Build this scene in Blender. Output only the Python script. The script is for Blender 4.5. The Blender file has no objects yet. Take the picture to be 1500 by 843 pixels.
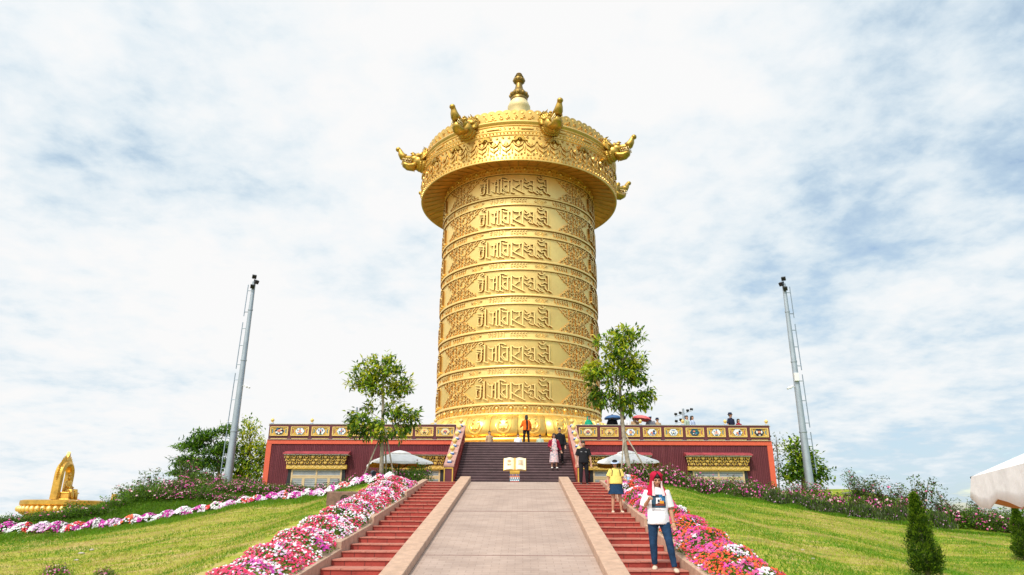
import bpy, math, random
import numpy as np
from mathutils import Matrix, Vector, Euler, noise
from mathutils.bvhtree import BVHTree

SC = bpy.context.scene
COL = SC.collection
R_ = math.radians
PI = math.pi

# ---------------------------------------------------------------- camera, sky, sun, exposure
CAM_LOC = Vector((0.28, 0.0, 1.6))
CAM_ROT = Matrix.Rotation(R_(0.86), 3, 'Z') @ Matrix.Rotation(R_(90 + 18.8), 3, 'X') @ Matrix.Rotation(R_(0.28), 3, 'Z')
cd = bpy.data.cameras.new('camera')
cd.sensor_width = 36.0
cd.lens = 24.0
cd.clip_start = 0.1
cd.clip_end = 20000
cam = bpy.data.objects.new('camera', cd)
COL.objects.link(cam)
cam.location = CAM_LOC
cam.rotation_euler = CAM_ROT.to_euler()
SC.camera = cam

SUN_EL, SUN_AZ = 50.0, 25.0            # azimuth: degrees left of straight behind the camera
sun_pos = Vector((-math.sin(R_(SUN_AZ)) * math.cos(R_(SUN_EL)), -math.cos(R_(SUN_AZ)) * math.cos(R_(SUN_EL)), math.sin(R_(SUN_EL))))
sd = bpy.data.lights.new('sun', 'SUN')
sd.energy = 2.5
sd.angle = R_(5)
sd.color = (1.0, 0.95, 0.86)
so = bpy.data.objects.new('sun', sd)
COL.objects.link(so)
so.rotation_euler = (-sun_pos).to_track_quat('-Z', 'Y').to_euler()
so.location = (0, 0, 60)

W = bpy.data.worlds.new('World')
SC.world = W
W.use_nodes = True
nt = W.node_tree
nt.nodes.clear()
def wn(t, **k):
    n = nt.nodes.new(t)
    for a, b in k.items():
        setattr(n, a, b)
    return n
def wl(a, b):
    nt.links.new(a, b)
def wmath(op, a, b=None, clamp=False):
    n = wn('ShaderNodeMath', operation=op)
    n.use_clamp = clamp
    for i, v in enumerate((a, b)):
        if v is None:
            continue
        if isinstance(v, (int, float)):
            n.inputs[i].default_value = v
        else:
            wl(v, n.inputs[i])
    return n.outputs[0]
sky = wn('ShaderNodeTexSky', sky_type='NISHITA')
sky.sun_disc = False
sky.sun_elevation = R_(SUN_EL)
sky.sun_rotation = R_(180 + SUN_AZ)
sky.air_density = 1.0
sky.dust_density = 1.2
tc = wn('ShaderNodeTexCoord')
sep = wn('ShaderNodeSeparateXYZ')
wl(tc.outputs['Generated'], sep.inputs[0])
zc = wmath('ADD', wmath('MAXIMUM', sep.outputs[2], 0.0), 0.22)
cx = wmath('DIVIDE', sep.outputs[0], zc)
cy = wmath('DIVIDE', sep.outputs[1], zc)
cmb = wn('ShaderNodeCombineXYZ')
wl(cx, cmb.inputs[0]); wl(cy, cmb.inputs[1]); cmb.inputs[2].default_value = 3.7
def wnoise(scale, detail, rough, dist=0.0, off=(0, 0, 0)):
    mp = wn('ShaderNodeMapping')
    mp.inputs['Location'].default_value = off
    wl(cmb.outputs[0], mp.inputs[0])
    n = wn('ShaderNodeTexNoise')
    n.inputs['Scale'].default_value = scale
    n.inputs['Detail'].default_value = detail
    n.inputs['Roughness'].default_value = rough
    n.inputs['Distortion'].default_value = dist
    wl(mp.outputs[0], n.inputs['Vector'])
    return n.outputs['Fac']
n_big = wnoise(0.9, 4, 0.5, 0.2, (2.3, 0.4, 0))
n_mid = wnoise(3.4, 8, 0.54, 0.15, (1.1, 5.2, 0))
n_fin = wnoise(12.0, 7, 0.58, 0.15, (4.0, 1.0, 2.0))
# how far to the side of the axis the direction points: the deck thins out to both sides and most on the right
side = wmath('ADD', wmath('MULTIPLY', wmath('ABSOLUTE', sep.outputs[0]), 0.27), wmath('MULTIPLY', sep.outputs[0], 0.15))
side = wmath('ADD', side, wmath('MULTIPLY', wmath('MULTIPLY', wmath('MAXIMUM', sep.outputs[0], 0.0), wmath('MAXIMUM', sep.outputs[2], 0.0)), 0.16))
dens = wmath('SUBTRACT', wmath('ADD', wmath('ADD', wmath('SUBTRACT', wmath('MULTIPLY', n_big, 0.66), 0.055), wmath('MULTIPLY', n_mid, 0.6)), wmath('ADD', wmath('MULTIPLY', n_fin, 0.36), -0.01)), wmath('SUBTRACT', side, 0.045))
def wramp(v, stops):
    r = wn('ShaderNodeValToRGB')
    e = r.color_ramp.elements
    while len(e) < len(stops):
        e.new(0.5)
    for i, (p, c) in enumerate(stops):
        e[i].position = p
        e[i].color = (c[0], c[1], c[2], 1)
    wl(v, r.inputs[0])
    return r.outputs[0]
cover = wramp(dens, [(0.36, (0.0,) * 3), (0.44, (0.68,) * 3), (0.54, (0.93,) * 3), (0.62, (1,) * 3)])
shade = wramp(dens, [(0.36, (0.45, 0.62, 0.78)), (0.50, (0.60, 0.75, 0.87)), (0.60, (0.79, 0.885, 0.95)), (0.70, (0.93, 0.97, 0.995)), (0.80, (1, 1, 1))])
# bright overcast: the deck glows most round the sun
dt = wn('ShaderNodeVectorMath', operation='DOT_PRODUCT')
wl(tc.outputs['Generated'], dt.inputs[0])
dt.inputs[1].default_value = sun_pos
glow = wmath('POWER', wmath('MAXIMUM', dt.outputs['Value'], 0.0), 3.0)
lum = wmath('ADD', 7.9, wmath('MULTIPLY', glow, 8.0))
cc = wn('ShaderNodeVectorMath', operation='SCALE')
wl(shade, cc.inputs[0]); wl(lum, cc.inputs['Scale'])
mixw = wn('ShaderNodeMix', data_type='RGBA')
wl(cover, mixw.inputs[0])
skys = wn('ShaderNodeVectorMath', operation='SCALE')
wl(sky.outputs[0], skys.inputs[0]); skys.inputs['Scale'].default_value = 1.4
wl(skys.outputs[0], mixw.inputs[6]); wl(cc.outputs[0], mixw.inputs[7])
bg = wn('ShaderNodeBackground')
bg.inputs['Strength'].default_value = 0.1
wl(mixw.outputs[2], bg.inputs['Color'])
wo = wn('ShaderNodeOutputWorld')
wl(bg.outputs[0], wo.inputs['Surface'])

SC.view_settings.view_transform = 'Standard'
SC.view_settings.look = 'None'
SC.view_settings.gamma = 1
SC.view_settings.use_curve_mapping = False
SC.view_settings.exposure = 0.28

def at(px, py, Y):
    """world point on the plane y = Y that the photograph shows at pixel (px, py)"""
    d = CAM_ROT @ Vector(((px - 750) / 1000.0, (421.5 - py) / 1000.0, -1.0))
    return CAM_LOC + d * (Y / d.y)
def ppm(p):
    """photograph pixels per metre at a world point"""
    v = CAM_ROT.transposed() @ (Vector(p) - CAM_LOC)
    return 1000.0 / -v.z

# ---------------------------------------------------------------- helpers
def tag(o, label=None, cat=None, group=None, kind=None):
    if label: o['label'] = label
    if cat: o['category'] = cat
    if group: o['group'] = group
    if kind: o['kind'] = kind
    return o

def thing(name, label, cat, loc=(0, 0, 0), rz=0.0, group=None):
    o = bpy.data.objects.new(name, None)
    o.empty_display_size = 0.3
    COL.objects.link(o)
    o.location = loc
    o.rotation_euler = (0, 0, rz)
    return tag(o, label, cat, group)

def kids(o):
    return [c for c in bpy.data.objects if c.parent == o]

def copy_tree(o, parent=None, loc=None, rz=None, label=None, scale=None):
    c = o.copy()
    COL.objects.link(c)
    c.parent = parent
    for ch in o.children:
        copy_tree(ch, c)
    if loc is not None: c.location = loc
    if rz is not None: c.rotation_euler = (0, 0, rz)
    if scale is not None: c.scale = scale
    if label: c['label'] = label
    return c

class MB:
    """collects shapes for ONE mesh object"""
    def __init__(self):
        self.v = []; self.f = []; self.m = []
    def add(self, vs, fs, m=0):
        b = len(self.v)
        self.v += [tuple(p) for p in vs]
        for f in fs:
            self.f.append(tuple(i + b for i in f)); self.m.append(m)
    def box(self, c, s, m=0, rot=None, taper=1.0):
        hx, hy, hz = s[0] / 2, s[1] / 2, s[2] / 2
        vs = [Vector((x * (taper if z > 0 else 1), y * (taper if z > 0 else 1), z)) for z in (-hz, hz) for x, y in ((-hx, -hy), (hx, -hy), (hx, hy), (-hx, hy))]
        if rot is not None:
            M = rot if isinstance(rot, Matrix) else Euler(rot).to_matrix()
            vs = [M @ p for p in vs]
        vs = [p + Vector(c) for p in vs]
        self.add(vs, [(3, 2, 1, 0), (4, 5, 6, 7), (0, 1, 5, 4), (1, 2, 6, 5), (2, 3, 7, 6), (3, 0, 4, 7)], m)
    def box2(self, lo, hi, m=0):
        self.box([(a + b) / 2 for a, b in zip(lo, hi)], [b - a for a, b in zip(lo, hi)], m)
    def prism(self, poly, a, b, axis='y', m=0):
        """extrude a 2-D polygon from a to b along an axis"""
        def P(u, w, t):
            return {'y': (u, t, w), 'x': (t, u, w), 'z': (u, w, t)}[axis]
        n = len(poly)
        vs = [P(u, w, a) for u, w in poly] + [P(u, w, b) for u, w in poly]
        fs = [tuple(range(n))[::-1], tuple(range(n, 2 * n))]
        fs += [(i, (i + 1) % n, n + (i + 1) % n, n + i) for i in range(n)]
        self.add(vs, fs, m)
    def rings(self, rings, m=0, cap=True, close=True):
        n = len(rings[0]); vs = []; fs = []
        for r in rings: vs += list(r)
        for k in range(len(rings) - 1):
            for i in range(n if close else n - 1):
                j = (i + 1) % n
                fs.append((k * n + i, k * n + j, (k + 1) * n + j, (k + 1) * n + i))
        if cap and close:
            fs.append(tuple(range(n))[::-1])
            fs.append(tuple(range((len(rings) - 1) * n, len(rings) * n)))
        self.add(vs, fs, m)
    def tube(self, path, radii, n=8, m=0, flat=1.0):
        path = [Vector(p) for p in path]
        if isinstance(radii, (int, float)): radii = [radii] * len(path)
        rings = []; prev = None
        for i, p in enumerate(path):
            d = (path[min(i + 1, len(path) - 1)] - path[max(i - 1, 0)])
            if d.length < 1e-9: d = Vector((0, 0, 1))
            d.normalize()
            if prev is None:
                a = Vector((1, 0, 0)) if abs(d.x) < 0.8 else Vector((0, 1, 0))
                u = (a - d * a.dot(d)).normalized()
            else:
                u = (prev - d * prev.dot(d))
                u = u.normalized() if u.length > 1e-6 else Vector((1, 0, 0))
            prev = u; w = d.cross(u)
            rings.append([p + (u * math.cos(2 * PI * k / n) + w * math.sin(2 * PI * k / n) * flat) * radii[i] for k in range(n)])
        self.rings(rings, m)
    def lathe(self, prof, n=32, c=(0, 0, 0), m=0, cap=True, a0=0.0):
        rings = [[(c[0] + r * math.sin(a0 + 2 * PI * k / n), c[1] - r * math.cos(a0 + 2 * PI * k / n), c[2] + z) for k in range(n)] for r, z in prof]
        self.rings(rings, m, cap)
    def ell(self, c, r, n=12, k=8, m=0, rot=None):
        M = rot if isinstance(rot, Matrix) else (Euler(rot).to_matrix() if rot is not None else Matrix.Identity(3))
        rings = []
        for i in range(k + 1):
            t = PI * i / k
            t = min(max(t, 0.06), PI - 0.06)
            rings.append([Vector(c) + M @ Vector((r[0] * math.sin(t) * math.cos(2 * PI * j / n), r[1] * math.sin(t) * math.sin(2 * PI * j / n), -r[2] * math.cos(t))) for j in range(n)])
        self.rings(rings, m)
    def mesh(self, name='mesh'):
        me = bpy.data.meshes.new(name)
        me.from_pydata(self.v, [], self.f)
        me.polygons.foreach_set('material_index', self.m)
        return me
    def build(self, name, mats, parent=None, smooth=False, bevel=0.0, loc=None):
        me = self.mesh(name)
        return link_mesh(name, me, mats, parent, smooth, bevel, loc)

def link_mesh(name, me, mats, parent=None, smooth=False, bevel=0.0, loc=None):
    if not isinstance(mats, (list, tuple)): mats = [mats]
    for k in mats: me.materials.append(k)
    if smooth is True:
        me.polygons.foreach_set('use_smooth', [True] * len(me.polygons))
    elif smooth:
        me.polygons.foreach_set('use_smooth', [True] * len(me.polygons))
        me.set_sharp_from_angle(angle=R_(smooth))
    o = bpy.data.objects.new(name, me)
    COL.objects.link(o)
    if parent: o.parent = parent
    if loc is not None: o.location = loc
    if bevel:
        b = o.modifiers.new('bevel', 'BEVEL'); b.width = bevel; b.segments = 2; b.limit_method = 'ANGLE'; b.angle_limit = R_(40)
    return o

def np_mesh(name, verts, faces, midx=None):
    """verts (N,3) float, faces (M,k) int: uniform polygons, fast"""
    me = bpy.data.meshes.new(name)
    verts = np.asarray(verts, dtype=np.float32); faces = np.asarray(faces, dtype=np.int32)
    M, k = faces.shape
    me.vertices.add(len(verts)); me.vertices.foreach_set('co', verts.ravel())
    me.loops.add(M * k); me.loops.foreach_set('vertex_index', faces.ravel())
    me.polygons.add(M)
    me.polygons.foreach_set('loop_start', np.arange(0, M * k, k, dtype=np.int32))
    me.polygons.foreach_set('loop_total', np.full(M, k, dtype=np.int32))
    if midx is not None: me.polygons.foreach_set('material_index', np.asarray(midx, dtype=np.int32))
    me.update(calc_edges=True)
    return me

# ---------------------------------------------------------------- materials
def mat(name, col, rough=0.7, metal=0.0, vary=0.0, vscale=4.0, bump=0.0, bscale=30.0, col2=None, spec=0.5, stretch=None, obj=True, trans=0.0):
    m = bpy.data.materials.new(name); m.use_nodes = True
    t = m.node_tree; b = t.nodes['Principled BSDF']
    b.inputs['Base Color'].default_value = (*col, 1); b.inputs['Roughness'].default_value = rough
    b.inputs['Metallic'].default_value = metal
    b.inputs['Specular IOR Level'].default_value = spec
    if trans:
        b.inputs['Transmission Weight'].default_value = 0
    co = t.nodes.new('ShaderNodeTexCoord'); src = co.outputs['Object' if obj else 'Generated']
    if stretch:
        mp = t.nodes.new('ShaderNodeMapping'); mp.inputs['Scale'].default_value = stretch
        t.links.new(src, mp.inputs[0]); src = mp.outputs[0]
    if vary or col2:
        n = t.nodes.new('ShaderNodeTexNoise'); n.inputs['Scale'].default_value = vscale; n.inputs['Detail'].default_value = 6; n.inputs['Roughness'].default_value = 0.6
        t.links.new(src, n.inputs['Vector'])
        r = t.nodes.new('ShaderNodeValToRGB')
        a = tuple(c * (1 - vary) for c in col); bb = tuple(min(1, c * (1 + vary)) for c in col) if col2 is None else col2
        r.color_ramp.elements[0].position = 0.32; r.color_ramp.elements[0].color = (*a, 1)
        r.color_ramp.elements[1].position = 0.68; r.color_ramp.elements[1].color = (*bb, 1)
        t.links.new(n.outputs['Fac'], r.inputs[0]); t.links.new(r.outputs[0], b.inputs['Base Color'])
    if bump:
        n2 = t.nodes.new('ShaderNodeTexNoise'); n2.inputs['Scale'].default_value = bscale; n2.inputs['Detail'].default_value = 5
        t.links.new(src, n2.inputs['Vector'])
        bp = t.nodes.new('ShaderNodeBump'); bp.inputs['Strength'].default_value = min(1.0, bump); bp.inputs['Distance'].default_value = 0.02
        t.links.new(n2.outputs['Fac'], bp.inputs['Height']); t.links.new(bp.outputs[0], b.inputs['Normal'])
    return m

def leafmat(name, col, vary=0.35):
    """thin leaf: diffuse plus light coming through"""
    m = bpy.data.materials.new(name); m.use_nodes = True
    t = m.node_tree; b = t.nodes['Principled BSDF']
    b.inputs['Roughness'].default_value = 0.45; b.inputs['Specular IOR Level'].default_value = 0.35
    co = t.nodes.new('ShaderNodeTexCoord'); n = t.nodes.new('ShaderNodeTexNoise'); n.inputs['Scale'].default_value = 3.5; n.inputs['Detail'].default_value = 4
    t.links.new(co.outputs['Object'], n.inputs['Vector'])
    r = t.nodes.new('ShaderNodeValToRGB')
    r.color_ramp.elements[0].position = 0.3; r.color_ramp.elements[0].color = (*[c * (1 - vary) for c in col], 1)
    r.color_ramp.elements[1].position = 0.7; r.color_ramp.elements[1].color = (*[min(1, c * (1 + vary)) for c in col], 1)
    t.links.new(n.outputs['Fac'], r.inputs[0]); t.links.new(r.outputs[0], b.inputs['Base Color'])
    tr = t.nodes.new('ShaderNodeBsdfTranslucent'); mx = t.nodes.new('ShaderNodeMixShader'); mx.inputs[0].default_value = 0.45
    t.links.new(r.outputs[0], tr.inputs['Color'])
    out = t.nodes['Material Output']
    t.links.new(b.outputs[0], mx.inputs[1]); t.links.new(tr.outputs[0], mx.inputs[2]); t.links.new(mx.outputs[0], out.inputs['Surface'])
    return m

GOLD = mat('gold', (0.98, 0.675, 0.235), 0.42, 0.60, vary=0.07, vscale=0.9, bump=0.22, bscale=5.0)
GOLD_RELIEF = mat('gold_relief', (0.90, 0.62, 0.19), 0.38, 0.78, vary=0.12, vscale=2.5, bump=0.4, bscale=9.0)
GOLD_DARK = mat('gold_dark', (0.55, 0.34, 0.07), 0.38, 0.85, vary=0.2, vscale=2.0, bump=0.3, bscale=6)
GOLD_SHADE = mat('gold_shade', (0.34, 0.15, 0.02), 0.5, 0.6, vary=0.2, vscale=2.0)  # dark gold, painted shade for letter sides and hoop undersides
GOLD_SHADE2 = mat('gold_shade_soft', (0.56, 0.27, 0.04), 0.45, 0.7, vary=0.2, vscale=2.0)  # softer painted shade for the sides of small script and ornament
GOLD_CROWN = mat('gold_crown', (0.78, 0.50, 0.14), 0.40, 0.7, vary=0.10, vscale=1.2, bump=0.25, bscale=5)
GOLD_LOTUS = mat('gold_lotus', (0.92, 0.60, 0.15), 0.36, 0.72, vary=0.06, vscale=0.9, bump=0.15, bscale=4)
BRONZE = mat('old_bronze', (0.30, 0.19, 0.05), 0.40, 0.8, vary=0.2, vscale=2.0)
GOLD_PALE = mat('gold_pale', (0.92, 0.74, 0.38), 0.45, 0.6, vary=0.05)
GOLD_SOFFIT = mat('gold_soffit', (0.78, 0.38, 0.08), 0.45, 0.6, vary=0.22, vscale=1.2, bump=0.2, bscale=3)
GOLD_PAINT = mat('gold_paint', (0.62, 0.38, 0.06), 0.45, 0.15, vary=0.18, vscale=6)
GOLD_LIGHT = mat('gold_light_paint', (0.80, 0.56, 0.18), 0.45, 0.15, vary=0.08, vscale=8)
# ---------------------------------------------------------------- terrain
SLOPE = 0.161
RAMP_Y0, RAMP_Y1 = 9.24, 28.0
LAND_Z = 3.02
TERR_Z = 5.46                      # terrace floor
FAC_Y = 36.8                       # front of the terrace building
def plane_z(y): return max(0.0, min(LAND_Z, SLOPE * (y - RAMP_Y0)))

BROW = [at(0, 784, 23.0), at(86, 780, 23.6), at(144, 774, 24.2), at(231, 764, 25.2), at(305, 753, 26.2), at(395, 733, 27.0), at(486, 726, 27.2), at(560, 721, 27.2),
        at(945, 721, 27.2), at(1000, 723, 27.2), at(1057, 727, 27.2), at(1117, 737, 27.0), at(1210, 754, 26.2), at(1331, 766, 25.0), at(1383, 776, 24.5), at(1489, 787, 23.5)]
BX = np.array([-90] + [p.x for p in BROW] + [90]); BY = np.array([19.0] + [p.y for p in BROW] + [19.0]); BZ = np.array([-1.0] + [p.z for p in BROW] + [-1.0])
def sstep(a, b, x):
    t = np.clip((x - a) / (b - a), 0, 1); return t * t * (3 - 2 * t)
def ground_z(x, y):
    x = np.asarray(x, dtype=float); y = np.asarray(y, dtype=float)
    yb = np.interp(x, BX, BY); zb = np.interp(x, BX, BZ)
    front = zb - SLOPE * (yb - y) + 0.012 * np.maximum(0, np.abs(x) - 6) * sstep(0, 12, yb - y)
    front = np.where(front > 0.25, front, 0.25 * np.exp(np.minimum(0, (front - 0.25) / 0.25)))
    plat = LAND_Z - 0.03 - 2.1 * sstep(15.2, 20.5, np.abs(x)) - 1.2 * sstep(20, 30, np.abs(x))
    back = zb + (plat - zb) * sstep(0, 9.5, y - yb)
    h = np.where(y < yb, front, back)
    h = h + 0.05 * np.sin(x * 0.9 + 1.3 * np.sin(y * 0.45)) * sstep(5.5, 9, np.abs(x)) * sstep(7, 11, y)
    pz = np.clip(SLOPE * (y - RAMP_Y0), 0, LAND_Z)
    w = 1 - sstep(5.3, 7.5, np.abs(x))
    h = h * (1 - w) + pz * w
    # under the ramp, stairs and building the earth is cut a little lower
    inner = (x > -3.75) & (x < 3.65) & (y > 8.2) & (y < 36)
    h = np.where(inner, h - 0.45, h)
    h = h - 11.0 * sstep(72, 108, y) - 11.0 * sstep(48, 68, np.abs(x)) - 0.0
    return h
def gz(x, y): return float(ground_z(x, y))

def lawn_material():
    m = bpy.data.materials.new('lawn_grass'); m.use_nodes = True
    t = m.node_tree; b = t.nodes['Principled BSDF']; b.inputs['Roughness'].default_value = 0.85; b.inputs['Specular IOR Level'].default_value = 0.15
    co = t.nodes.new('ShaderNodeTexCoord')
    def nz(scale, rot, sc, det=6, rough=0.6):
        mp = t.nodes.new('ShaderNodeMapping'); mp.inputs['Rotation'].default_value = (0, 0, rot); mp.inputs['Scale'].default_value = sc
        t.links.new(co.outputs['Object'], mp.inputs[0])
        n = t.nodes.new('ShaderNodeTexNoise'); n.inputs['Scale'].default_value = scale; n.inputs['Detail'].default_value = det; n.inputs['Roughness'].default_value = rough
        t.links.new(mp.outputs[0], n.inputs['Vector']); return n.outputs['Fac']
    def ramp(v, stops):
        r = t.nodes.new('ShaderNodeValToRGB'); e = r.color_ramp.elements
        while len(e) < len(stops): e.new(0.5)
        for i, (p, c) in enumerate(stops): e[i].position = p; e[i].color = (*c, 1)
        t.links.new(v, r.inputs[0]); return r.outputs[0]
    streak = nz(0.9, R_(20), (0.9, 3.4, 1.0))
    patch = nz(0.22, 0, (1, 1, 1), 5)
    fine = nz(14, 0, (1, 1, 1), 4)
    sep = t.nodes.new('ShaderNodeSeparateXYZ'); t.links.new(co.outputs['Object'], sep.inputs[0])
    a = t.nodes.new('ShaderNodeMath'); a.operation = 'MULTIPLY_ADD'; t.links.new(sep.outputs[0], a.inputs[0]); a.inputs[1].default_value = -0.003; a.inputs[2].default_value = 0.0
    s1 = t.nodes.new('ShaderNodeMath'); s1.operation = 'MULTIPLY_ADD'; t.links.new(streak, s1.inputs[0]); s1.inputs[1].default_value = 0.62; t.links.new(a.outputs[0], s1.inputs[2])
    s2 = t.nodes.new('ShaderNodeMath'); s2.operation = 'MULTIPLY_ADD'; t.links.new(patch, s2.inputs[0]); s2.inputs[1].default_value = 0.42; t.links.new(s1.outputs[0], s2.inputs[2])
    c1 = ramp(s2.outputs[0], [(0.42, (0.14, 0.225, 0.012)), (0.50, (0.27, 0.315, 0.024)), (0.56, (0.37, 0.36, 0.05)), (0.63, (0.48, 0.37, 0.13))])
    c2 = ramp(fine, [(0.3, (0.72, 0.72, 0.72)), (0.7, (1.2, 1.2, 1.2))])
    mx = t.nodes.new('ShaderNodeMix'); mx.data_type = 'RGBA'; mx.blend_type = 'MULTIPLY'; mx.inputs[0].default_value = 1.0
    t.links.new(c1, mx.inputs[6]); t.links.new(c2, mx.inputs[7]); t.links.new(mx.outputs[2], b.inputs['Base Color'])
    bp = t.nodes.new('ShaderNodeBump'); bp.inputs['Strength'].default_value = 0.8; bp.inputs['Distance'].default_value = 0.05
    t.links.new(fine, bp.inputs['Height']); t.links.new(bp.outputs[0], b.inputs['Normal'])
    return m
LAWN = lawn_material()

xs = np.concatenate([np.linspace(-75, -34, 26)[:-1], np.linspace(-34, -6, 95)[:-1], np.linspace(-6, 6, 61)[:-1], np.linspace(6, 34, 95)[:-1], np.linspace(34, 75, 26)])
ys = np.concatenate([np.linspace(-40, 6, 24)[:-1], np.linspace(6, 40, 120)[:-1], np.linspace(40, 115, 50)])
gx, gy = np.meshgrid(xs, ys)
gzv = ground_z(gx, gy)
V = np.stack([gx.ravel(), gy.ravel(), gzv.ravel()], 1)
nx, ny = len(xs), len(ys)
ii, jj = np.meshgrid(np.arange(nx - 1), np.arange(ny - 1))
a = (jj * nx + ii).ravel()
F = np.stack([a, a + 1, a + 1 + nx, a + nx], 1)
lawn = link_mesh('lawn', np_mesh('lawn', V, F), LAWN, smooth=True)
tag(lawn, 'sloping lawn of green and straw coloured grass on both sides of the steps', None, None, 'structure')
mb = MB()
N = 64
mb.add([(0, 0, -8.2)] + [(6000 * math.cos(2 * PI * k / N), 6000 * math.sin(2 * PI * k / N), -8.2) for k in range(N)], [(0, 1 + k, 1 + (k + 1) % N) for k in range(N)])
g = mb.build('ground', mat('far_ground', (0.07, 0.11, 0.035), 0.9, vary=0.4, vscale=0.02)); tag(g, 'green land in the far distance below the hill', None, None, 'structure')

# ---------------------------------------------------------------- ramp, kerbs, stairs, landing
PAVE = bpy.data.materials.new('ramp_pavers'); PAVE.use_nodes = True
t = PAVE.node_tree; b = t.nodes['Principled BSDF']; b.inputs['Roughness'].default_value = 0.75; b.inputs['Specular IOR Level'].default_value = 0.3
co = t.nodes.new('ShaderNodeTexCoord'); br = t.nodes.new('ShaderNodeTexBrick')
br.inputs['Scale'].default_value = 1.0; br.inputs['Brick Width'].default_value = 0.30; br.inputs['Row Height'].default_value = 0.15
br.inputs['Mortar Size'].default_value = 0.008; br.inputs['Mortar Smooth'].default_value = 0.3; br.inputs['Bias'].default_value = 0.0
br.inputs['Color1'].default_value = (0.40, 0.300, 0.248, 1); br.inputs['Color2'].default_value = (0.445, 0.340, 0.285, 1); br.inputs['Mortar'].default_value = (0.345, 0.258, 0.213, 1)
t.links.new(co.outputs['Object'], br.inputs['Vector'])
n = t.nodes.new('ShaderNodeTexNoise'); n.inputs['Scale'].default_value = 1.3; n.inputs['Detail'].default_value = 8; n.inputs['Roughness'].default_value = 0.65
t.links.new(co.outputs['Object'], n.inputs['Vector'])
rr = t.nodes.new('ShaderNodeValToRGB'); rr.color_ramp.elements[0].position = 0.3; rr.color_ramp.elements[0].color = (0.84, 0.82, 0.81, 1); rr.color_ramp.elements[1].position = 0.7; rr.color_ramp.elements[1].color = (1.1, 1.08, 1.06, 1)
t.links.new(n.outputs['Fac'], rr.inputs[0])
mx = t.nodes.new('ShaderNodeMix'); mx.data_type = 'RGBA'; mx.blend_type = 'MULTIPLY'; mx.inputs[0].default_value = 1
t.links.new(br.outputs['Color'], mx.inputs[6]); t.links.new(rr.outputs[0], mx.inputs[7]); t.links.new(mx.outputs[2], b.inputs['Base Color'])
bp = t.nodes.new('ShaderNodeBump'); bp.inputs['Strength'].default_value = 0.5; bp.inputs['Distance'].default_value = 0.01; bp.invert = True
t.links.new(br.outputs['Fac'], bp.inputs['Height']); t.links.new(bp.outputs[0], b.inputs['Normal'])

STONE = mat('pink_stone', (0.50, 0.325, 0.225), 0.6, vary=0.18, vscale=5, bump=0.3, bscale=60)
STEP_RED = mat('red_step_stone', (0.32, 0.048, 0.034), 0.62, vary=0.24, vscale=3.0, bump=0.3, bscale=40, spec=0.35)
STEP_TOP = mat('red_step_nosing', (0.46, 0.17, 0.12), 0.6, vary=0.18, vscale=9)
JOINT = mat('step_joint', (0.12, 0.03, 0.025), 0.8)

# ramp: one long slab, with a row of narrow drain joints across it
mb = MB()
mb.prism([(RAMP_Y0 - 0.02, -0.3), (RAMP_Y1, LAND_Z - 0.45), (RAMP_Y1, LAND_Z), (RAMP_Y0, 0.004), (RAMP_Y0 - 0.02, 0.0)], -1.752, 1.752, 'x')
ramp = mb.build('ramp', PAVE); tag(ramp, 'long paved ramp in the middle of the red stairs', None, None, 'structure')
mb = MB()
for y in (14.9, 20.6, 25.6):
    mb.box((0, y, plane_z(y) + 0.002), (3.5, 0.022, 0.006), rot=(math.atan(SLOPE), 0, 0))
jo = mb.build('ramp_joint', JOINT, ramp)
# landing and lower plaza
mb = MB()
mb.box2((-3.75, RAMP_Y1 + 0.0, LAND_Z - 0.5), (3.65, 31.3, LAND_Z))
mb.box2((-3.7, 31.3, LAND_Z - 0.5), (3.6, 36.7, LAND_Z - 0.004))
l = mb.build('landing', PAVE); tag(l, 'paved landing between the red stairs and the dark upper stairs', None, None, 'structure')
mb = MB()
mb.box2((-9, -12, -0.4), (9, RAMP_Y0 - 0.01, 0.006))
l = mb.build('plaza', PAVE); tag(l, 'paved plaza at the foot of the stairs', None, None, 'structure')

def kerb(name, x0, x1):
    mb = MB()
    y = RAMP_Y0 - 0.35; n = 0
    while y < RAMP_Y1 + 0.35:
        y2 = min(y + 0.80, RAMP_Y1 + 0.38)
        za, zb = SLOPE * (y - RAMP_Y0), SLOPE * (y2 - 0.006 - RAMP_Y0)
        mb.prism([(y, za - 0.5), (y2 - 0.006, zb - 0.5), (y2 - 0.006, zb + 0.17), (y, za + 0.17)], x0, x1, 'x')
        y = y2
    o = mb.build(name, STONE, bevel=0.018); tag(o, None, None, None, 'structure'); return o
tag(kerb('kerb', -2.17, -1.757), 'pink stone kerb along the left side of the ramp')
tag(kerb('kerb', 1.757, 2.15), 'pink stone kerb along the right side of the ramp')

RISE, TREAD, NST = 0.1208, 0.75, 25
def stairs(x0, x1, label):
    rng = random.Random(int(x1 * 100))
    mb = MB()
    for i in range(NST):
        y = RAMP_Y0 + TREAD * (i + 1); z = RISE * (i + 1)
        yb = y + TREAD if i < NST - 1 else RAMP_Y1 + 0.3
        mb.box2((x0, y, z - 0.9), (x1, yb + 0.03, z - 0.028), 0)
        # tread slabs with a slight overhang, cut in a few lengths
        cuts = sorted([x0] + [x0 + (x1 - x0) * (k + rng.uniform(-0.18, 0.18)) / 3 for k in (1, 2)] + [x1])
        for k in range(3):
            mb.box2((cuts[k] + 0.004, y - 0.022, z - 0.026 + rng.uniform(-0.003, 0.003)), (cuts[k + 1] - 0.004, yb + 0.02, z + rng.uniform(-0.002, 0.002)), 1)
            xj = cuts[k] + (cuts[k + 1] - cuts[k]) * rng.uniform(0.3, 0.7)
            mb.box((xj, y - 0.002, z - 0.075), (0.010, 0.01, 0.09), 2)
    o = mb.build('stairs', [STEP_RED, STEP_TOP, JOINT]); tag(o, label, None, None, 'structure')
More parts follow.
